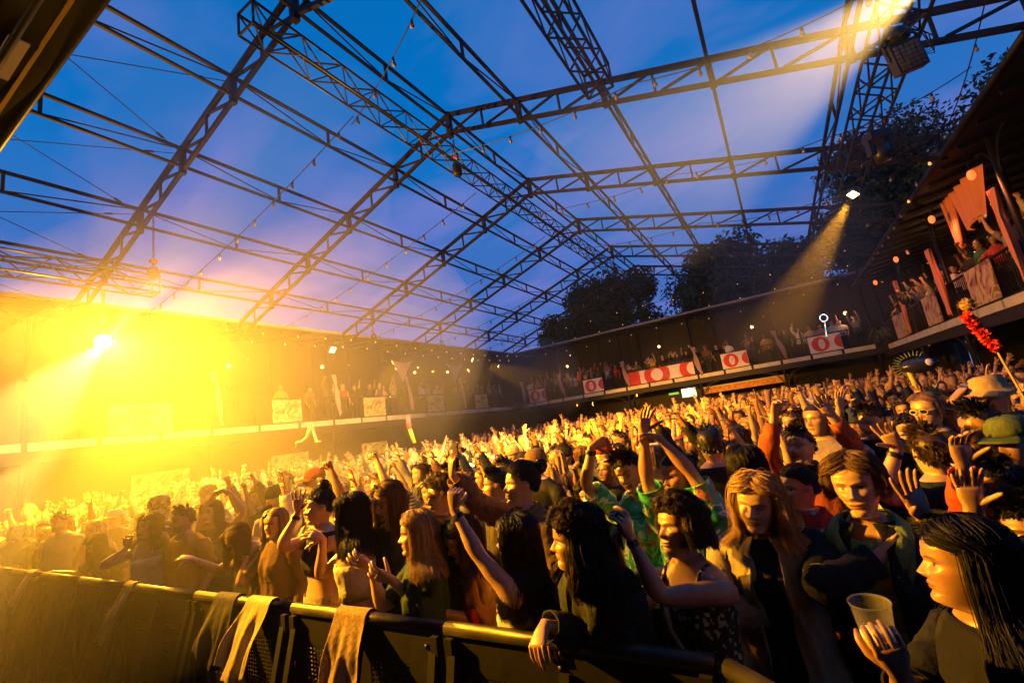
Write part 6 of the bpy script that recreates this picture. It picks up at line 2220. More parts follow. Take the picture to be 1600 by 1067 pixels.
def disc(cx, cz, r, y, x0, x1, z0, z1, a0=0, a1=2 * math.pi, n=28, r2=0.0):
    """disc or ring clipped to the banner rectangle"""
    q = MB()
    vs = []; fs = []
    for k in range(n + 1):
        a = a0 + (a1 - a0) * k / n
        for rr_ in (r2, r):
            vs.append((min(max(cx + rr_ * math.cos(a), x0), x1), y, min(max(cz + rr_ * math.sin(a), z0), z1)))
    for k in range(n):
        fs.append((2 * k, 2 * k + 1, 2 * k + 3, 2 * k + 2))
    return q.add(vs, fs)

def banner(x0, x1, label, big=False):
    """board on the far railing, local coordinates x along the rail, z up"""
    w = x1 - x0; h = 0.86 if not big else 0.80
    t = empty("banner", (x0, YF - 0.06, FLZ + 0.14), label=label, cat="banner", group="red and white banners on the far railing")
    MB().box((0, -0.012, 0), (w, 0.012, h)).build("board", m_bwhite, t)
    y = -0.0165
    if big:
        MB().add([(0, y, 0.0), (w * 0.20, y, 0), (w * 0.20, y, h), (0.05, y, h)], [(0, 1, 2, 3)]).build("red_field", m_bred, t)
        for cx in (0.46, 0.99):
            disc(w * cx, h * 0.5, h * 0.98, y, w * max(cx - 0.24, 0.21), w * min(cx + 0.24, 1.0), 0.0, h, r2=h * 0.46).build("red_ring", m_bred, t)
        for k, dx in enumerate((-0.07, 0.0, 0.07)):
            MB().box((w * 0.60 + dx - 0.012, y - 0.004, h * 0.42), (w * 0.60 + dx + 0.012, y, h * 0.74)).build("crest_bar", m_bgrey, t)
        for k in range(2):
            MB().box((w * 0.60 - 0.18, y - 0.004, h * (0.20 + 0.09 * k)), (w * 0.60 + 0.18, y, h * (0.235 + 0.09 * k))).build("text_line", m_bgrey, t)
    else:
        disc(w * 0.36, h * 0.5, h * 0.46, y, 0.0, w, 0.0, h).build("red_disc", m_bred, t)
        # white oval with a line-drawn face inside the disc
        fc = MB()
        fc.add([(w * 0.40 + 0.15 * math.cos(a), y - 0.004, h * 0.50 + 0.26 * math.sin(a)) for a in np.linspace(0, 2 * math.pi, 22, endpoint=False)], [tuple(range(22))[::-1]])
        fo_ = fc.build("face_field", m_bwhite, t)
        ln = MB()
        cx, cz, yy = w * 0.40, h * 0.52, y - 0.009
        for s in (-1, 1):
            ln.box((cx + s * 0.06 - 0.030, yy, cz + 0.03), (cx + s * 0.06 + 0.030, yy + 0.003, cz + 0.050))
            ln.box((cx + s * 0.06 - 0.035, yy, cz + 0.075), (cx + s * 0.06 + 0.035, yy + 0.003, cz + 0.090))
        ln.box((cx - 0.008, yy, cz - 0.05), (cx + 0.010, yy + 0.003, cz + 0.03))
        ln.box((cx - 0.045, yy, cz - 0.115), (cx + 0.045, yy + 0.003, cz - 0.095))
        ln.build("face_drawing", m_bgrey, t)
        disc(w * 1.02, h * 0.5, h * 0.40, y, 0.0, w - 0.01, 0.0, h).build("red_half_disc", m_bred, t)
    return t
banner(-15.5, -14.2, "small red disc banner nearest the hall corner")
banner(-11.3, -9.95, "small red disc banner second from the hall corner")
banner(-8.30, -4.25, "long banner of red and white rings on the far railing", True)
banner(-2.70, -1.33, "red disc banner just past the long ring banner")
banner(1.62, 3.06, "red disc banner nearest the tall tree")

def art_mat(name, cols, scale):
    m = bpy.data.materials.new(name)
    m.use_nodes = True
    nt = m.node_tree
    b = nt.nodes["Principled BSDF"]
    b.inputs["Roughness"].default_value = 0.6
    tc = nt.nodes.new("ShaderNodeTexCoord")
    n = nt.nodes.new("ShaderNodeTexNoise")
    n.inputs["Scale"].default_value = scale; n.inputs["Detail"].default_value = 4; n.inputs["Distortion"].default_value = 1.6
    r = nt.nodes.new("ShaderNodeValToRGB")
    el = r.color_ramp.elements
    el[0].position = 0.32; el[0].color = (*cols[0], 1)
    el[1].position = 0.68; el[1].color = (*cols[-1], 1)
    for k, c in enumerate(cols[1:-1]):
        e_ = el.new(0.32 + 0.36 * (k + 1) / (len(cols) - 1)); e_.color = (*c, 1)
    nt.links.new(tc.outputs["Object"], n.inputs["Vector"])
    nt.links.new(n.outputs["Fac"], r.inputs[0])
    nt.links.new(r.outputs[0], b.inputs["Base Color"])
    return m
m_art1 = art_mat("golden_painting", [(0.20, 0.10, 0.02), (0.55, 0.36, 0.10), (0.75, 0.62, 0.34), (0.42, 0.24, 0.05)], 3.2)
m_art2 = art_mat("portrait_painting", [(0.09, 0.03, 0.02), (0.42, 0.20, 0.13), (0.60, 0.40, 0.33), (0.60, 0.42, 0.02), (0.20, 0.12, 0.03)], 2.2)
def painting(gx, gy, gz, length, h, axis_rz, m, label, group):
    t = empty("painting_panel", (gx, gy, gz), axis_rz, label=label, cat="painting", group=group)
    MB().box((0, -0.015, 0), (length, 0.015, h)).build("canvas", m, t)
    MB().box((-0.03, -0.022, -0.03), (length + 0.03, -0.016 + 0.03, 0.0)).build("frame_rail", m_steel_dark, t)
    return t
for (a, b, w) in ((10.25, 11.45, "widest, nearest the flood lamp"), (14.6, 15.9, "between the first two posts"), (19.0, 20.3, "next to the second gathered cloth"), (23.4, 24.75, "nearest the hall corner"), (5.4, 7.0, "deepest in the yellow glare")):
    painting(XL + 0.06, a, FLZ + 0.13, b - a, 0.86, math.pi / 2, m_art1, "golden abstract painting on the hazy gallery railing, " + w, "golden paintings on the hazy railing")
for (a, b, w) in ((24.6, 22.9, "farthest"), (19.9, 18.4, "in the middle"), (15.7, 14.1, "nearest")):
    painting(XR - 0.06, a, 3.02 + 0.13, a - b, 0.92, -math.pi / 2, m_art2, "portrait painting with yellow ground on the tree-side railing, " + w, "portrait paintings on the tree-side railing")

# cloth gathered round the gallery posts
m_tie = mat("pale_tied_cloth", (0.55, 0.34, 0.32), 0.75, bump=(30, 0.01))
def tied_cloth(x, y, z0, z1, label, r=0.10, m=None, lean=(0, 0), along='y'):
    """pleated strip of cloth pinched to the post in two places"""
    rg = np.random.default_rng(int(abs(x * 97 + y * 31)))
    ph = rg.uniform(0, 6.28, 4)
    def fn(u, v):
        w = r * 4.2 * (0.30 + 0.70 * abs(math.cos(math.pi * (v * 1.5 + 0.12))) ** 0.8)
        a_ = (u - 0.5) * w + 0.04 * math.sin(5 * v + ph[0])
        d_ = 0.045 * math.sin(u * 19 + ph[1] + 2 * v) + 0.02 * math.sin(u * 41 + ph[2])
        zz = (z1 - z0) * (1 - v) - 0.10 * math.sin(u * 3 + ph[3]) * v
        return np.array([d_ + lean[0] * v, a_ + lean[1] * v, zz]) if along == 'y' else np.array([a_ + lean[0] * v, d_ + lean[1] * v, zz])
    o = MB().sheet(fn, 30, 18).build("tied_cloth", m or m_tie, None, True)
    solid(o, 0.005)
    o.location = (x, y, z0)
    return tag(o, label, "cloth", "pale cloths tied to gallery posts")
for y, w in ((8.15, "second post, in the glare"), (12.95, "post beside the white flood"), (17.4, "post left of the middle painting"), (21.9, "post near the slanting beam")):
    tied_cloth(XL + 0.16, y, FLZ + 0.25, FLZ + 2.0, "pale cloth tied to the hazy gallery, " + w, 0.05, lean=(0.05, 0.25))
for x, w in ((-16.0, "corner post"), (-12.95, "post between the two smallest banners"), (-8.46, "post at the end of the long banner"), (-4.10, "post past the long banner"), (0.22, "post before the last banner")):
    tied_cloth(x, YF - 0.14, FLZ + 0.10, FLZ + 1.75, "pink-white cloth tied to the far gallery, " + w, 0.06, lean=(0.22, -0.03), along="x")
# gathered half-umbrella cloths on the hazy side
def fan_cloth(x, y, ztop, zbot, w, label):
    o = MB().sheet(lambda u, v: np.array([0.25 * (1 - v) + 0.03 * math.sin(20 * u), (u - 0.5) * w * (1 - v) ** 1.3 + 0.2 * v, (ztop - zbot) * (1 - v) - 0.12 * math.sin(math.pi * u) * (1 - v)]), 18, 10).build("gathered_cloth", m_tie, None, True)
    o.location = (x, y, zbot)
    solid(o, 0.004)
    return tag(o, label, "cloth", "fan-shaped gathered cloths")
fan_cloth(XL + 0.2, 16.9, 6.0, 4.9, 1.5, "fan-shaped cloth gathered to the post beside the amber spot")
fan_cloth(XL + 0.2, 21.2, 6.0, 4.9, 1.6, "fan-shaped cloth gathered to the next post along")

# orange-lit drapes on the tree-side gallery
m_drape = mat("salmon_drape", (0.66, 0.22, 0.15), 0.75, bump=(12, 0.02))
def drape(y0, y1, ztop, zbot, x, label, taper=0.45):
    ph = y0
    o = MB().sheet(lambda u, v: np.array([0.10 * math.sin(u * 22 + ph) * (1 - 0.4 * v), (y1 - y0) * (u - 0.5) * (1 - taper * v) + 0.15 * v, -(ztop - zbot) * v - 0.10 * math.sin(u * 9) * v]), 44, 12).build("drape", m_drape, None, True)
    o.location = (x, (y0 + y1) / 2, ztop)
    solid(o, 0.006)
    return tag(o, label, "drape", "orange-lit drapes")
drape(13.6, 15.3, 6.1, 5.05, 4.72, "wide salmon drape glowing orange under the gallery roof")
drape(15.7, 16.5, 6.2, 4.9, 4.85, "narrow salmon drape beside the wide one", 0.6)
for y, w in ((17.3, "second post"), (22.0, "farther post"), (12.6, "nearest post")):
    tied_cloth(XR - 0.16, y, 3.15, 5.2, "salmon cloth wound round the tree-side gallery, " + w, 0.07, m_drape, lean=(0, -0.1))

# hanging plants with strap leaves
m_leafp = mat("plant_leaf", (0.09, 0.11, 0.03), 0.55, noise=(8, 0.3))
def planter(x, y, z, label, n=46, r=0.75):
    t = empty("hanging_planter", (x, y, z), label=label, cat="plant", group="plants on the gallery railings")
    MB().lathe([(0.0, -0.22), (0.16, -0.20), (0.24, 0.0), (0.25, 0.02), (0.21, 0.02)], 14).build("pot", m_wood, t, True)
    rg = np.random.default_rng(int(x * 13 + y * 7) % 1000)
    lf = MB()
    for k in range(n):
        a = rg.uniform(0, 6.28); L = r * rg.uniform(0.6, 1.1); up = rg.uniform(0.15, 0.75)
        w = rg.uniform(0.018, 0.035)
        pts = []
        for v in np.linspace(0, 1, 7):
            pts.append((L * v * math.cos(a), L * v * math.sin(a), up * math.sin(v * 2.3) * L - 0.55 * L * v * v))
        sx, sy = -math.sin(a), math.cos(a)
        vs = []
        for i, p_ in enumerate(pts):
            ww = w * math.sin(math.pi * min(0.12 + i / 6.2, 0.97))
            vs += [(p_[0] - sx * ww, p_[1] - sy * ww, p_[2]), (p_[0] + sx * ww, p_[1] + sy * ww, p_[2] + 0.01)]
        lf.add(vs, [(2 * i, 2 * i + 1, 2 * i + 3, 2 * i + 2) for i in range(6)])
    tag(lf.build("leaves", m_leafp, t), kind="stuff")
    return t
planter(4.25, 26.4, 3.45, "spiky plant in a pot at the far end of the tree-side gallery", 60, 0.9)
planter(XR - 0.2, 20.9, 4.35, "leafy plant spilling over the tree-side railing", 50, 0.7)
planter(-15.9, 27.7, 3.1, "bushy plant in the hall corner below the galleries", 70, 1.0)

# bars and openings under the far gallery
m_glow = mat("lit_doorway", (1, 1, 1), 0.5, emis=(1.0, 0.74, 0.42), emis_s=2.5)
m_exit = mat("green_sign", (0.1, 0.5, 0.1), 0.5, emis=(0.25, 0.7, 0.10), emis_s=0.7)
dw = empty("lit_opening", (-5.35, 31.9, 1.95), label="bright lit opening under the far gallery", cat="doorway")
MB().box((-0.45, 0, 0.2), (0.45, 0.05, 0.75)).build("light_pane", m_glow, dw)
for s in (-1, 1):
    MB().box((s * 0.49 - 0.04, -0.03, -0.05), (s * 0.49 + 0.04, 0.04, 0.80)).build("frame", m_wood, dw)
ex = MB().box((-0.32, -0.03, -0.07), (0.32, 0.03, 0.07)).build("exit_sign", m_exit)
ex.location = (-6.3, 31.85, 2.5)
tag(ex, "small green glowing sign beside the bright opening", "sign")
sb = empty("bar_counter_sign", (-1.6, 29.6, 2.15), 0.0, label="long amber-lit sign board over the bar under the far gallery", cat="sign")
MB().box((-2.6, 0, 0), (1.9, 0.06, 0.34)).build("board", mat("amber_board", (0.55, 0.22, 0.05), 0.6, noise=(6, 0.4)), sb)
MB().box((-2.65, -0.02, 0.345), (1.95, 0.05, 0.40)).build("trim", m_fascia, sb)
bc_ = empty("bar_counter", (-1.6, 30.0, -0.10), label="dark bar counter under the far gallery", cat="bar counter")
MB().box((-3.0, 0, 0), (2.2, 0.6, 1.05)).build("front", m_wood, bc_)
MB().box((-3.1, -0.05, 1.052), (2.3, 0.65, 1.11)).build("counter_top", m_fascia, bc_)
for k in range(3):
    sg = empty("menu_board", (XL - 3.2, 8.0 + 5.0 * k, 1.5), 0, label="dim menu board under the hazy gallery, " + ("first", "second", "third")[k] + " from the stage", cat="sign", group="menu boards under the hazy gallery")
    MB().box((0, -0.9, 0), (0.05, 0.9, 0.7)).build("board", m_art1, sg)
    MB().box((0.051, -0.95, 0.705), (0.08, 0.95, 0.76)).build("trim", m_wood, sg)

# ================================================================== HELD AND CARRIED THINGS
m_phone = mat("phone_black", (0.010, 0.010, 0.012), 0.2)
m_plastic = mat("clear_cup", (0.85, 0.85, 0.85), 0.08, spec=0.6)
b_ = m_plastic.node_tree.nodes["Principled BSDF"]
b_.inputs["Alpha"].default_value = 0.12
m_beer = mat("beer", (0.75, 0.42, 0.06), 0.15)
m_foam = mat("beer_foam", (0.8, 0.72, 0.55), 0.7)

def basis_obj(o, pos, zdir, ydir):
    z = unit(zdir); y = np.array(ydir, float); y = unit(y - z * np.dot(y, z)); x = np.cross(y, z)
    o.matrix_world = Matrix(((x[0], y[0], z[0], pos[0]), (x[1], y[1], z[1], pos[1]), (x[2], y[2], z[2], pos[2]), (0, 0, 0, 1)))

def phone(who, i, label, tilt=(0, 0, 1)):
    p, d_, n, k = HANDS[who][i]
    t = empty("phone", (0, 0, 0), label=label, cat="phone")
    b = MB().box((-0.037, -0.0045, -0.075), (0.037, 0.0045, 0.075))
    b.build("case", m_phone, t)
    MB().box((-0.034, 0.0046, -0.071), (0.034, 0.0056, 0.071)).build("screen", mat("phone_screen", (0.02, 0.02, 0.03), 0.08), t)
    cl = MB().lathe([(0.0, 0), (0.006, 0), (0.006, 0.002), (0, 0.002)], 10).build("camera_lens", m_phone, t)
    cl.rotation_euler = (math.pi / 2, 0, 0); cl.location = (0.022, -0.0046, 0.055)
    basis_obj(t, p + d_ * 0.115 * k + n * 0.026, unit(d_ * 0.8 + np.array(tilt) * 0.5), n)
    return t

def cup(who, i, label, fill=0.7, r=0.040, h=0.12):
    p, d_, n, k = HANDS[who][i]
    t = empty("plastic_cup", (0, 0, 0), label=label, cat="cup")
    MB().lathe([(0.0, 0.0), (r * 0.74, 0.0), (r * 0.80, h * 0.3), (r * 0.92, h * 0.75), (r, h), (r * 1.05, h + 0.003), (r * 1.03, h + 0.006), (r * 0.97, h)], 24).build("shell", m_plastic, t, True)
    if fill:
        MB().lathe([(0.0, 0.003), (r * 0.70, 0.003), (r * 0.76, h * 0.3), (r * 0.74 + r * 0.2 * fill, h * fill), (0.0, h * fill)], 20).build("drink", m_beer, t, True)
        MB().lathe([(0.0, h * fill + 0.001), (r * 0.74 + r * 0.19 * fill, h * fill + 0.001), (r * 0.76 + r * 0.2 * fill, h * fill + 0.014), (0.0, h * fill + 0.016)], 20).build("foam", m_foam, t, True)
    c = p + d_ * 0.085 * k + n * (r + 0.008)
    up = unit(np.array([0, 0, 1.0]) + 0.12 * d_)
    basis_obj(t, c - up * h * 0.5, up, n)
    return t
phone('laughing woman with a black hair bun in brown jacket holding a phone up', 1, "black phone held high by the woman with the bun")
phone('smiling curly-haired woman in sleeveless black top filming with both arms stretched out', 1, "black phone in the curly-haired woman's outstretched hands")
phone('fair-haired woman in dark top looking down, behind the green blouse', 1, "dark phone in the hand of the woman looking down")
cup('woman with long dark hair in pale strapless crop top lifting a beer', 0, "plastic beer cup lifted by the woman in the crop top", 0.8)
cup('woman in black blazer with green lapels holding a cup to her chest', 1, "clear drink cup held against the black blazer", 0.0, 0.034, 0.11)
cup('woman with long black hair in profile close to the camera, gripping a clear cup', 1, "large clear cup gripped close to the camera", 0.35, 0.046, 0.13)

# red feather stick with a doll's head
st = empty("feather_stick", (1.10, 3.62, 1.60), label="red feather boa wound on a stick with a furry head on top", cat="stick")
SO2 = np.array([1.10, 3.62, 1.60])
a_, b2 = np.array([1.12, 3.60, 1.62]), np.array([1.07, 3.62, 1.985])
c2 = np.array([1.005, 3.65, 2.20])
MB().tube([a_ - SO2, b2 - SO2, c2 - SO2], 0.006, 6).build("stick", mat("bare_wood", (0.45, 0.28, 0.10), 0.6), st)
fe = MB()
rg = np.random.default_rng(5)
for k in range(520):
    v = rg.random()
    p = (b2 + (c2 - b2) * v) - SO2
    dd = unit(rg.normal(size=3)); s2 = unit(np.cross(dd, rg.normal(size=3)))
    L = rg.uniform(0.020, 0.036)
    fe.add([p - s2 * 0.003, p + s2 * 0.003, p + dd * L + s2 * 0.008, p + dd * L * 1.15, p + dd * L - s2 * 0.008], [(0, 1, 2, 3, 4)])
tag(fe.build("feathers", mat("red_feather", (0.80, 0.05, 0.03), 0.8), st), kind="stuff")
hd = MB().lathe([(0.0, -0.035), (0.028, -0.022), (0.036, 0.0), (0.028, 0.024), (0.0, 0.034)], 14, tuple(c2 - SO2 + np.array([0.02, 0, 0.055])))
for k in range(160):
    dd = unit(rg.normal(size=3) + np.array([0.2, 0, 0.3])); p = c2 - SO2 + np.array([0.02, 0, 0.055]) + dd * 0.03
    s2 = unit(np.cross(dd, rg.normal(size=3)))
    hd.add([p - s2 * 0.004, p + s2 * 0.004, p + dd * 0.018], [(0, 1, 2)])
hd.build("furry_head", mat("tan_fur", (0.32, 0.20, 0.09), 0.9), st)

# bird-shaped inflatable on a yellow stick
inf = empty("inflatable_bird", (1.34, 7.0, 1.45), label="dark inflatable bird head with a pale eye on a yellow stick", cat="inflatable")
MB().tube([(0.0, 0, -0.1), (-0.01, 0, 0.15), (-0.03, 0, 0.33), (-0.05, 0, 0.50)], 0.028, 8).build("stick", mat("yellow_stick", (0.6, 0.5, 0.05), 0.5), inf, True)
ih = MB().lathe([(0.0, -0.10), (0.08, -0.085), (0.13, -0.03), (0.135, 0.02), (0.09, 0.08), (0.0, 0.10)], 18).build("head", mat("dark_vinyl", (0.02, 0.02, 0.05), 0.25), inf, True)
ih.location = (0.06, 0, 0.50); ih.scale = (1.35, 0.8, 0.9)
ie = MB().lathe([(0.0, 0.0), (0.045, 0.0), (0.035, 0.018), (0, 0.024)], 14).build("eye", mat("pale_vinyl", (0.6, 0.5, 0.7), 0.3), inf, True)
ie.location = (0.14, -0.085, 0.52); ie.rotation_euler = (math.pi / 2, 0, 0.3)
cr_ = MB()
for k in range(14):
    a = math.radians(60 + 12 * k)
    cr_.bar((0.02 + 0.14 * math.cos(a), 0, 0.50 + 0.12 * math.sin(a)), (0.02 + 0.21 * math.cos(a), 0, 0.50 + 0.18 * math.sin(a)), 0.014, n=5, w2=0.005)
cr_.build("crest", mat("crest_vinyl", (0.25, 0.30, 0.06), 0.4), inf)

# white balloon animal above the hazy crowd
bw = MB().tube([(-5.62, 3.80, 2.08), (-5.60, 3.80, 2.15), (-5.53, 3.84, 2.16), (-5.46, 3.86, 2.20), (-5.42, 3.88, 2.30), (-5.40, 3.9, 2.36), (-5.38, 3.91, 2.26), (-5.37, 3.93, 2.13), (-5.31, 3.96, 2.12)], [0.010, 0.018, 0.018, 0.022, 0.030, 0.028, 0.022, 0.022, 0.014], 10)
bo = MB().add(np.array(bw.v) - np.array([-5.4, 3.9, 1.7]), bw.f).build("twisted_balloon", mat("white_balloon", (0.8, 0.72, 0.7), 0.25), None, True)
bo.location = (-5.4, 3.9, 1.7)
tag(bo, "white twisted balloon held up in the haze", "balloon")
so_ = empty("foam_stick", (-7.88, 8.33, 2.0), label="pink and lime foam stick raised in the far crowd", cat="foam stick")
MB().tube([(0, 0, 0.25), (0.01, -0.02, 0.58)], 0.055, 10).build("pink_end", mat("pink_foam", (0.75, 0.10, 0.22), 0.6), so_, True)
MB().tube([(0.04, 0.08, -0.1), (0.01, 0.0, 0.25)], 0.045, 10).build("lime_end", mat("lime_foam", (0.55, 0.60, 0.05), 0.6), so_, True)

# light wand with coloured beads at the far railing
wd = empty("light_wand", (2.42, 27.9, 4.1), label="clear balloon wand with coloured lights at the far railing", cat="light wand")
MB().tube([(0, 0, -0.3), (0.02, 0, 0.45), (0.06, 0, 0.72)], 0.012, 6).build("rod", m_plastic, wd)
cols = [(0.2, 0.9, 0.3), (0.2, 0.3, 1.0), (1.0, 0.2, 0.6), (1.0, 0.9, 0.4)]
lm = [mat("bead_light_%d" % i, c, 0.4, emis=c, emis_s=6) for i, c in enumerate(cols)]
bead = [MB().lathe([(0, -0.03), (0.028, 0), (0, 0.03)], 8).mesh("bead", m_) for m_ in lm]
for k in range(16):
    a = 2 * math.pi * k / 16
    link("bead", bead[k % 4], wd, loc=(0.09 + 0.16 * math.cos(a), 0.02 * (k % 3), 0.92 + 0.18 * math.sin(a)))
for k in range(7):
    link("bead", bead[(k * 3) % 4], wd, loc=(0.0 + 0.012 * k, -0.02, 0.0 + 0.105 * k))

# confetti in the air
m_conf = [mat("confetti_paper_%d" % i, c, 0.6) for i, c in enumerate(((0.85, 0.8, 0.75), (0.85, 0.35, 0.3), (0.8, 0.65, 0.3)))]
conf = [(-8.12, 1.85, 3.41), (-7.34, 3.91, 3.23), (-10.18, 8.13, 3.74), (-6.88, 7.74, 3.54), (-3.77, 4.52, 2.78), (-7.11, 6.03, 3.57), (-9.16, 5.25, 4.06), (-3.73, 5.23, 2.8), (-4.43, 10.73, 3.5), (-2.18, 5.77, 2.08), (-3.34, 8.02, 2.15), (-2.67, 9.71, 2.2), (-0.04, 10.05, 3.31), (-0.07, 11.92, 2.19), (2.72, 14.66, 4.17), (3.76, 17.48, 4.49), (1.96, 9.67, 3.2), (3.56, 14.17, 4.29), (3.5, 10.41, 4.23), (1.48, 6.43, 3.18), (4.01, 18.23, 2.49), (1.25, 9.36, 4.24), (1.55, 15.5, 4.75), (-8.81, 8.73, 3.16), (1.31, 6.41, 4.28)]
cme = [MB().sheet(lambda u, v: (0.05 * (u - 0.5), 0.022 * (v - 0.5), 0.012 * math.sin(3 * u)), 4, 1).mesh("confetti", m_) for m_ in m_conf]
for k, p in enumerate(conf):
    o = link("confetti_piece", cme[k % 3], None, p, (random.uniform(0, 6), random.uniform(0, 6), random.uniform(0, 6)))
    tag(o, "single paper confetti strip drifting in the air", "confetti", "confetti drifting over the crowd")

# scarf, pendant and strap details
rsc = HERO['woman with dark wavy hair and red scarf resting an arm on the barrier']
q_ = Skin()
for k in range(7):
    q_.tube([(-0.09 + 0.02 * k, 0.13 + 0.01 * (k % 3), 1.26), (-0.075 + 0.02 * k, 0.165 + 0.012 * (k % 2), 1.18), (-0.08 + 0.022 * k, 0.155, 1.06 - 0.02 * (k % 3))], [0.024, 0.032, 0.018], 7)
cobj("scarf", q_, m_cloth, rsc, (0.55, 0.02, 0.02))
cu = HERO['smiling curly-haired woman in sleeveless black top filming with both arms stretched out']
q_ = Skin()
q_.tube([(0.11, -0.04, 1.42), (0.09, 0.09, 1.36), (0.02, 0.165, 1.22), (-0.08, 0.155, 1.06), (-0.155, 0.05, 0.95)], 0.014, 6)
cobj("bag_strap", q_, m_cloth, cu, (0.42, 0.32, 0.18))
rj = HERO['dark-haired woman in a red jacket with a pendant, between khaki jacket and blazer']
q_ = Skin()
q_.tube([(-0.06, 0.06, 1.44), (-0.03, 0.10, 1.39), (0.0, 0.118, 1.36), (0.03, 0.10, 1.39), (0.06, 0.06, 1.44)], 0.003, 5)
q_.tube([(0, 0.122, 1.365), (0, 0.126, 1.335)], 0.011, 8)
cobj("pendant", q_, mat("pale_metal", (0.7, 0.6, 0.5), 0.25, 0.8), rj)

dn = HERO['woman with brown curls in dark denim jacket leaning her wrists on the barrier']
m_brass = mat("brass_button", (0.55, 0.36, 0.12), 0.3, 0.9)
for k, (bx, by, bz) in enumerate(((0.060, 0.142, 1.31), (0.062, 0.150, 1.24), (0.060, 0.138, 1.16), (0.062, 0.132, 1.08), (-0.062, 0.146, 1.29), (-0.075, 0.140, 1.20), (-0.062, 0.132, 1.10))):
    Pd = dict(torso=(20, 0, 0))
    q_ = Skin()
    q_.add(pose_torso(Pd, np.array([(bx + 0.011 * math.cos(a), by + d_, bz + 0.011 * math.sin(a)) for d_ in (0.0, 0.012) for a in np.linspace(0, 2 * math.pi, 9, endpoint=False)])), [(i, (i + 1) % 9, 9 + (i + 1) % 9, 9 + i) for i in range(9)] + [tuple(range(9, 18))])
    cobj("button", q_, m_brass, dn)

# ================================================================== TREES
m_leaf = mat("tree_leaf", (0.030, 0.045, 0.012), 0.8, noise=(0.8, 0.45))
m_bark = mat("tree_bark", (0.05, 0.035, 0.025), 0.9, bump=(12, 0.03))
def tree(x, y, height, crown_z, rx, rz_, label, n=7000, seed=1, leaf=0.22):
    t = empty("tree", (x, y, GZ), label=label, cat="tree", group="trees behind the galleries")
    rg = np.random.default_rng(seed)
    tr = MB()
    tr.tube([(0, 0, 0), (0.1, 0.05, crown_z * 0.35), (-0.05, 0.1, crown_z * 0.7), (0.05, 0, crown_z)], [0.42, 0.34, 0.28, 0.16], 10)
    blobs = []
    for k in range(26):
        d_ = unit(rg.normal(size=3) * np.array([1, 1, 0.8]))
        rad = rg.uniform(0.45, 0.95)
        c_ = np.array([d_[0] * rx * rad, d_[1] * rx * rad, crown_z + d_[2] * rz_ * rad])
        blobs.append((c_, rg.uniform(0.22, 0.38) * rx))
        tr.tube([(0, 0, crown_z * rg.uniform(0.5, 0.9)), c_ * np.array([0.5, 0.5, 1]) * np.array([1, 1, 0.9]), c_], [0.12, 0.07, 0.025], 6)
    tr.build("trunk", m_bark, t, True)
    bi = rg.integers(len(blobs), size=n)
    bc = np.array([b_[0] for b_ in blobs])[bi]; br = np.array([b_[1] for b_ in blobs])[bi]
    def un(v): return v / np.linalg.norm(v, axis=1, keepdims=True)
    p = bc + un(rg.normal(size=(n, 3))) * (br * rg.uniform(0.35, 1.12, n))[:, None]
    a = un(rg.normal(size=(n, 3))); b = un(np.cross(a, rg.normal(size=(n, 3))))
    s_ = (leaf * rg.uniform(0.6, 1.3, n))[:, None]
    V = np.stack([p - a * s_, p + b * s_ * 0.45, p + a * s_, p - b * s_ * 0.45], 1).reshape(-1, 3)
    F = np.arange(4 * n).reshape(-1, 4).tolist()
    cr = MB().add(V, F)
    tag(cr.build("crown", m_leaf, t), kind=None)
    return t
tree(-10.6, 36.0, 13, 9.9, 4.2, 3.0, "round leafy tree standing alone behind the far gallery", 26000, 2, 0.19)
tree(-15.0, 37.0, 12, 8.6, 3.0, 2.2, "small tree just behind the gallery corner", 11000, 3)
tree(-1.4, 37.0, 14, 9.8, 5.2, 3.6, "broad dark tree in the middle behind the far gallery", 30000, 4, 0.19)
tree(7.4, 31.0, 15, 10.2, 4.6, 4.2, "tall tree rising over the corner of the tree-side gallery", 42000, 5, 0.13)
tree(12.0, 24.0, 14, 10.0, 4.5, 3.6, "dark tree behind the orange-lit gallery roof", 26000, 6, 0.14)
# ------------------------------------------------------------------ haze: stage smoke in the open hall
hz = MB().box((-24, -14, -1.0), (24, 56, 17.5)).build("haze", mat("haze_air", (1, 1, 1)))
tag(hz, kind="stuff")
hm = MATS["haze_air"]
hm.node_tree.nodes.clear()
ho = hm.node_tree.nodes.new("ShaderNodeOutputMaterial")
hv = hm.node_tree.nodes.new("ShaderNodeVolumePrincipled")
hv.inputs["Color"].default_value = (0.95, 0.95, 0.95, 1)
hv.inputs["Density"].default_value = 0.0008
hv.inputs["Anisotropy"].default_value = 0.7
hm.node_tree.links.new(hv.outputs[0], ho.inputs["Volume"])

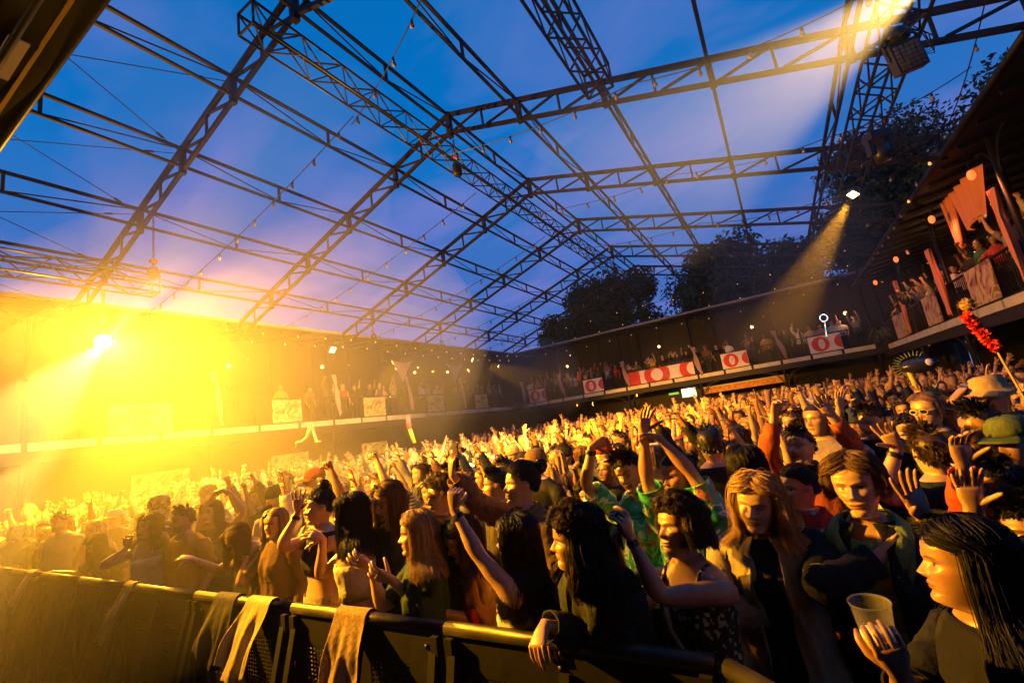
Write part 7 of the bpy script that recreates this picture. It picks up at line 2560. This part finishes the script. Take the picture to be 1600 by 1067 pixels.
# thicker stage smoke drifting round the flood lamp
def smoke_cloud(center, radii, density, label, seed):
    rg = np.random.default_rng(seed)
    ph = rg.uniform(0, 6.28, 6)
    vs = []; n, m = 40, 22
    for j in range(m + 1):
        b = -math.pi / 2 + math.pi * j / m
        for i in range(n):
            a = 2 * math.pi * i / n
            d_ = np.array([math.cos(b) * math.cos(a), math.cos(b) * math.sin(a), math.sin(b)])
            r = 1 + 0.10 * math.sin(3 * d_[0] + ph[0]) + 0.10 * math.sin(4 * d_[1] + ph[1]) + 0.08 * math.sin(5 * d_[2] + ph[2]) + 0.05 * math.sin(9 * d_[0] - 7 * d_[1] + ph[3])
            vs.append(d_ * np.array(radii) * r)
    fs = [(j * n + i, j * n + (i + 1) % n, (j + 1) * n + (i + 1) % n, (j + 1) * n + i) for j in range(m) for i in range(n)]
    m_s = bpy.data.materials.new("stage_smoke")
    m_s.use_nodes = True
    m_s.node_tree.nodes.clear()
    o_ = m_s.node_tree.nodes.new("ShaderNodeOutputMaterial")
    v_ = m_s.node_tree.nodes.new("ShaderNodeVolumePrincipled")
    v_.inputs["Color"].default_value = (0.96, 0.96, 0.96, 1)
    v_.inputs["Density"].default_value = density
    v_.inputs["Anisotropy"].default_value = 0.6
    m_s.node_tree.links.new(v_.outputs[0], o_.inputs["Volume"])
    o = MB().add(vs, fs).build("smoke", m_s, None, True)
    o.location = center
    return tag(o, label, kind="stuff")
smoke_cloud((-10.0, 4.6, 2.5), (6.3, 3.9, 3.3), 0.030, "drifting stage smoke round the glaring flood lamp", 4)
smoke_cloud((0.2, 7.0, 6.3), (3.3, 3.4, 2.1), 0.009, "thin smoke lit by the lamp at the top edge", 8)
smoke_cloud((0.9, 13.6, 4.4), (2.0, 1.8, 2.2), 0.045, "thin smoke under the square flood lamp by the tree", 9)
smoke_cloud((-12.2, 15.6, 3.6), (4.0, 3.4, 2.6), 0.024, "smoke drifting in front of the hazy side gallery", 10)
smoke_cloud((-12.8, 25.0, 4.2), (3.4, 3.0, 2.4), 0.030, "smoke in the hall corner under the slanting beam", 11)
smoke_cloud((-6.8, 2.6, 1.0), (4.6, 1.7, 1.7), 0.030, "low golden smoke over the barrier end nearest the flood", 12)
smoke_cloud((-8.0, 4.4, 6.9), (3.2, 2.0, 2.0), 0.018, "smoke in the shaft of light rising from the flood lamp", 13)
